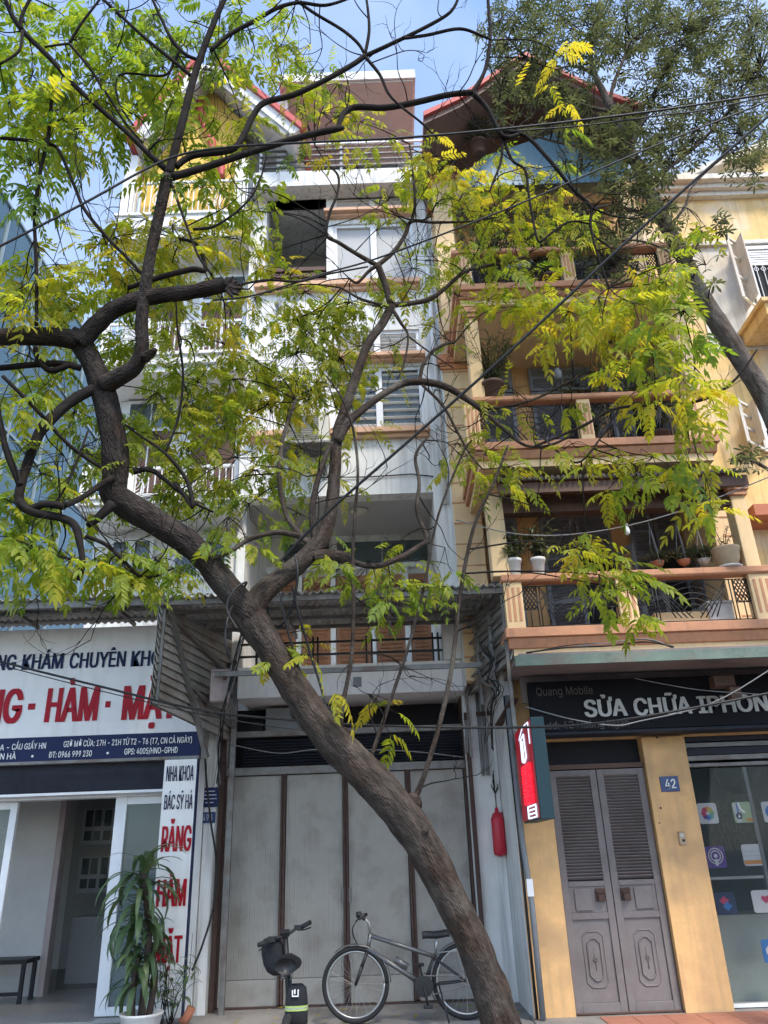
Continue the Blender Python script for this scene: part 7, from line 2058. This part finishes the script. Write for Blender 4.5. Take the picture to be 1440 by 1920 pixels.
for k, m_ in enumerate(('icon_orange', 'icon_yellow', 'icon_green', 'icon_teal', 'icon_blue', 'icon_purple', 'icon_pink', 'icon_pink')):
    a = math.pi / 2 - k * math.pi / 4
    disc(s, q.x + .045 * math.cos(a), q.z + .045 * math.sin(a), .026, m_, 1 + k * .3)
s, q = sticker('square map sticker with green fields and a blue arrow', 1393, 1523, 'icon_lightgreen')
MB().prism(list(reversed([(q.x - .1, q.z + .03), (q.x - .1, q.z + .09), (q.x - .03, q.z + .1), (q.x - .03, q.z - .1), (q.x - .08, q.z - .1)])), YGl - .003, YGl - .002).build('print', 'icon_white', s)
MB().box(q.x - .062, q.x - .045, YGl - .005, YGl - .004, q.z - .06, q.z + .1).build('print', 'icon_blue', s)
disc(s, q.x - .05, q.z - .035, .034, 'icon_navy', 3)
MB().prism(list(reversed([(q.x - .065, q.z - .05), (q.x - .035, q.z - .05), (q.x - .05, q.z - .015)])), YGl - .009, YGl - .008).build('print', 'icon_white', s)
pts = [(q.x + .02 + .06 * math.cos(t * .16 + 3.2), q.z + .11 + .11 * math.sin(t * .16 + 3.2)) for t in range(10)]
MB().tube([V(min(x_, q.x + .1), YGl - .004, min(z_, q.z + .1)) for x_, z_ in pts], .014, 5).build('print', 'icon_white', s)
MB().box(q.x + .02, q.x + .09, YGl - .004, YGl - .003, q.z - .09, q.z - .06).build('print', 'icon_orange', s)
s, q = sticker('white square sticker with a blue disc cut by the picture edge', 1448, 1522, 'icon_white')
disc(s, q.x, q.z, .075, 'icon_blue')
s, q = sticker('purple square sticker with white broadcast rings', 1342, 1607, 'icon_purple')
ringd(s, q.x, q.z + .01, .075, .006, 'icon_white'); ringd(s, q.x, q.z + .01, .05, .006, 'icon_white'); disc(s, q.x, q.z + .012, .02, 'icon_white', 2)
MB().prism(list(reversed([(q.x - .02, q.z - .02), (q.x - .012, q.z - .085), (q.x + .012, q.z - .085), (q.x + .02, q.z - .02)])), YGl - .006, YGl - .005).build('print', 'icon_white', s)
s, q = sticker('square lined note sticker with an orange bottom strip', 1411, 1603, 'icon_white')
MB().box(q.x - .1, q.x + .1, YGl - .003, YGl - .002, q.z - .088, q.z - .05).build('print', 'icon_orange', s)
for k in range(2): MB().box(q.x - .1, q.x + .1, YGl - .003, YGl - .002, q.z - .01 + k * .045, q.z - .007 + k * .045).build('print', 'icon_grey', s)
s, q = sticker('dark navy square sticker with two overlapping pink and blue lozenges', 1361, 1694, 'icon_navy')
for dx_, dz_, m_, ly in ((-.012, .025, 'icon_pink', 1), (.012, -.025, 'icon_blue', 2)):
    c, d = q.x + dx_, q.z + dz_
    MB().prism(list(reversed([(c - .05, d), (c, d - .045), (c + .05, d), (c, d + .045)])), YGl - .002 * ly - .001, YGl - .002 * ly).build('print', m_, s)
s, q = sticker('white square sticker with a red heart', 1430, 1690, 'icon_white')
hp = []
for i in range(28):
    t = 2 * math.pi * i / 28
    hp.append((q.x + .035 + .0028 * 16 * math.sin(t) ** 3, q.z + .02 + .0028 * (13 * math.cos(t) - 5 * math.cos(2*t) - 2 * math.cos(3*t) - math.cos(4*t))))
MB().prism(hp, YGl - .003, YGl - .002).build('print', 'icon_pink', s)
s, q = sticker('blue square sticker low on the glass cut by the picture edge', 1449, 1783, 'icon_blue')
disc(s, q.x - .02, q.z, .05, 'icon_white')

# ------------------------------------------------------------------ pots and plants on the balconies
rg_ = random.Random(21)
def pot_shape(r, h): return [(r * .62, 0), (r * .68, .01), (r * .92, h * .8), (r * 1.05, h * .82), (r * 1.05, h), (r * .93, h), (r * .9, h * .9), (.01, h * .88)]
def bushy(root, c, rx_, rz_, n, L=.16, w=.012, tone=.4, m_='narrow_leaf', ry_=None):
    """a leafy tuft: stems fanned from c, narrow leaves on them, joined because the leaves are a few pixels each"""
    lf = MB(); stm = MB()
    for k in range(n):
        e = c + V(rg_.uniform(-rx_, rx_), rg_.uniform(-1, 1) * (ry_ or rx_ * .6), rz_ * rg_.uniform(.25, 1))
        o_, rr = spline([c, (c + e) / 2 + V(rg_.uniform(-.04, .04), 0, .05), e], [.006, .004, .002], 4)
        stm.tube(o_, rr, 4, caps=False)
        for j in range(9):
            b = o_[min(len(o_) - 1, rg_.randrange(2, len(o_)))]
            strap(lf, b, rg_.uniform(0, 6.28), L * rg_.uniform(.6, 1.2), w * rg_.uniform(.8, 1.3), rg_.uniform(-.4, 1.1), rg_.uniform(.5, 1.8), min(1, max(0, tone + rg_.uniform(-.3, .3))), 3)
    lf.build('foliage', m_, root)['kind'] = 'stuff'
    stm.build('stems', 'bark_shade_dark', root)
def potted(label, px_, py_, Y, r, h, m_, plant=None, shape=None, base_z=None):
    q = P(px_, py_, Y)
    z = base_z if base_z is not None else q.z
    t = thing('flower_pot', label, 'flower pot', (q.x, Y, z), 'pots on the balconies of the yellow house')
    MB().lathe(shape or pot_shape(r, h), (q.x, Y, z), 22).build('pot', m_, t, smooth=True)
    MB().lathe([(r * .9, h * .885), (.01, h * .9)], (q.x, Y, z), 14).build('soil', 'soil', t)
    if plant: bushy(t, V(q.x, Y, z + h * .9), *plant)
    return t, q, z
RZ = r21 + .002
potted('left of the two white ribbed pots on the first balcony rail', 966, 1078, 8.12, .085, .20, 'pot_white', (.15, .30, 16, .13, .018, .6), base_z=RZ)
potted('right of the two white ribbed pots on the first balcony rail', 1011, 1077, 8.12, .085, .20, 'pot_white', (.20, .38, 18, .13, .020, .9), base_z=RZ)
t, q, z = potted('large brown bowl pot on a white saucer at the right end of the rail', 1368, 1068, 8.13, .15, .22, 'pot_brown', (.14, .30, 5, .05, .006, .5), [(.09, 0), (.10, .01), (.135, .10), (.145, .18), (.155, .20), (.155, .22), (.14, .22), (.135, .20), (.01, .19)], base_z=RZ + .022)
MB().lathe([(.10, 0), (.135, .005), (.145, .02), (.13, .02), (.12, .012), (.01, .012)], (q.x, 8.13, RZ), 24).build('saucer', 'pot_white', t, smooth=True)
def hanging(label, px_, py_, ptop, Y, r, m_, plant, rope='cable_grey'):
    q = P(px_, py_, Y); tp = P(ptop[0], ptop[1], Y)
    t = thing('hanging_pot', label, 'hanging pot', (q.x, Y, q.z), 'pots hanging over the first balcony')
    MB().lathe([(r * .3, -r * .75), (r * .75, -r * .5), (r, 0), (r * 1.02, r * .12), (r * .9, r * .1), (.01, r * .05)], (q.x, Y, q.z), 18).build('pot', m_, t, smooth=True)
    rp2 = MB()
    for k in range(3):
        a = k * 2.09 + .5
        rp2.tube([V(q.x + r * math.cos(a), Y + r * math.sin(a), q.z + .01), V(tp.x, Y, tp.z)], .004, 5)
    rp2.tube([V(tp.x, Y, tp.z), V(tp.x, Y, ez0 - .05)], .004, 5)
    rp2.build('cords', rope, t)
    if plant: bushy(t, V(q.x, Y, q.z), *plant)
hanging('left terracotta and white hanging pot with a broad leaf over the balcony', 1233, 1055, (1217, 985), 8.35, .075, 'terracotta', (.12, .10, 4, .14, .022, .6))
hanging('right terracotta and white hanging pot over the balcony', 1282, 1052, (1267, 980), 8.35, .075, 'terracotta', (.10, .08, 3, .13, .02, .5))
hanging('pale hanging basket in white cords with trailing green leaves', 1320, 1050, (1307, 992), 8.35, .07, 'pot_white', (.17, .14, 26, .15, .010, .7), 'rope')
# boxes and cloth on the balcony floor
bxs = thing('storage_box', 'grey white box standing on the balcony floor behind the iron panel', 'box', (0, 8.4, b2z1))
q = P(1350, 1150, 8.35); MB().box(q.x - .14, q.x + .14, 8.3, 8.55, b2z1 + .005, b2z1 + .27).build('body', 'pot_white', bxs, bevel=.012)
MB().box(q.x - .15, q.x + .15, 8.29, 8.56, b2z1 + .272, b2z1 + .30).build('lid', 'pot_white', bxs, bevel=.008)
tr_ = thing('planter_trough', 'long cream trough on the balcony floor behind the right iron panel', 'planter', (0, 8.4, b2z1))
q = P(1290, 1150, 8.35); MB().prism_x([(8.3, b2z1 + .005), (8.34, b2z1 + .2), (8.56, b2z1 + .2), (8.6, b2z1 + .005)], q.x - .38, q.x + .22).build('body', 'cream_wall', tr_, bevel=.008)
MB().box(q.x - .36, q.x + .2, 8.36, 8.54, b2z1 + .17, b2z1 + .205).build('soil', 'soil', tr_)
# overgrown upper balconies
def shrub(label, px_, py_, Y, zb, rx_, rz_, n, L, w, tone, m_='narrow_leaf'):
    q = P(px_, py_, Y)
    t = thing('balcony_shrub', label, 'shrub', (q.x, Y, zb), 'shrubs on the upper balconies')
    MB().lathe(pot_shape(.14, .24), (q.x, Y, zb), 18).build('pot', 'dark_wood', t, smooth=True)
    bushy(t, V(q.x, Y, zb + .2), rx_, rz_, n, L, w, tone, m_)
shrub('fine-leaved bush in a brown pot at the left end of the second balcony', 925, 740, 8.13, r31 + .002, .32, .95, 46, .15, .007, .25)
shrub('wispy shrub in the middle of the second balcony', 1090, 735, 8.5, b3z1, .40, 1.2, 36, .16, .012, .4)
shrub('dark leafy shrub at the right end of the second balcony', 1220, 735, 8.4, b3z1, .40, 1.35, 46, .16, .012, .3)
shrub('tall bush at the left end of the third balcony', 920, 520, 8.3, b4z1, .40, 1.3, 56, .18, .014, .45)
shrub('spreading green shrub in the middle of the third balcony', 1030, 520, 8.25, b4z1, .55, 1.4, 70, .18, .014, .5)
shrub('trailing green shrub at the right end of the third balcony', 1150, 520, 8.25, b4z1, .55, 1.2, 60, .18, .014, .4)
shrub('dense bush under the roof left of the blue gable', 905, 350, 8.6, ztw1 + .085, .45, .7, 40, .16, .012, .45)
shrub('dense bush under the roof right of the blue gable', 1130, 350, 8.6, ztw1 + .085, .60, .6, 50, .16, .012, .4)
for k, (a, b, m_) in enumerate(((1046, 700, 'plastic_grey'), (1080, 712, 'black_plastic'))):
    q = P(a, b, 8.4)
    t = thing('hanging_lantern', ('grey' if k == 0 else 'black') + ' lantern hanging over the second balcony', 'lantern', (q.x, 8.4, q.z))
    MB().lathe([(.02, -.10), (.045, -.08), (.05, .02), (.03, .06), (.01, .08)], (q.x, 8.4, q.z), 12).build('body', m_, t, smooth=True)
    MB().tube([V(q.x, 8.4, q.z + .08), V(q.x, 8.4, b4z0)], .004, 5).build('cord', 'cable_black', t)
# fallen leaves on the pavement
fl_ = MB()
for k in range(420):
    x = rg_.uniform(-3.2, 4.2); y = rg_.uniform(6.2, 10.0) if x < 1.2 else rg_.uniform(6.2, 8.0)
    c = V(x, y, .012 + rg_.uniform(0, .012)); a = rg_.uniform(0, 6.28); s = rg_.uniform(.018, .045)
    d = V(math.cos(a), math.sin(a), rg_.uniform(-.1, .2)) * s; e = V(-math.sin(a), math.cos(a), rg_.uniform(-.1, .3)) * s * .4
    fl_.quad(c - d, c + e, c + d, c - e); fl_.tone += [rg_.uniform(.55, 1)] * 4
fl_.build('fallen_leaves', 'pinnate_leaf', None)['kind'] = 'stuff'
# leaf litter on the awnings
ll = MB()
for k in range(900):
    x = rg_.uniform(SL, AR); y = rg_.uniform(8.1, 9.2)
    if rg_.random() < .6: y = rg_.uniform(8.08, 8.35)
    z = za + .075 + rg_.uniform(0, .02) if x > AL else zca + .085 + rg_.uniform(0, .02)
    if x < AL: y += .3
    c = V(x, y, z); a = rg_.uniform(0, 6.28); s = rg_.uniform(.015, .04)
    d = V(math.cos(a), math.sin(a), rg_.uniform(-.2, .4)) * s; e = V(-math.sin(a), math.cos(a), rg_.uniform(-.3, .3)) * s * .45
    ll.quad(c - d, c + e, c + d, c - e)
    ll.tone += [rg_.uniform(.5, 1)] * 4
ll.build('leaf_litter', 'pot_brown', None)['kind'] = 'stuff'
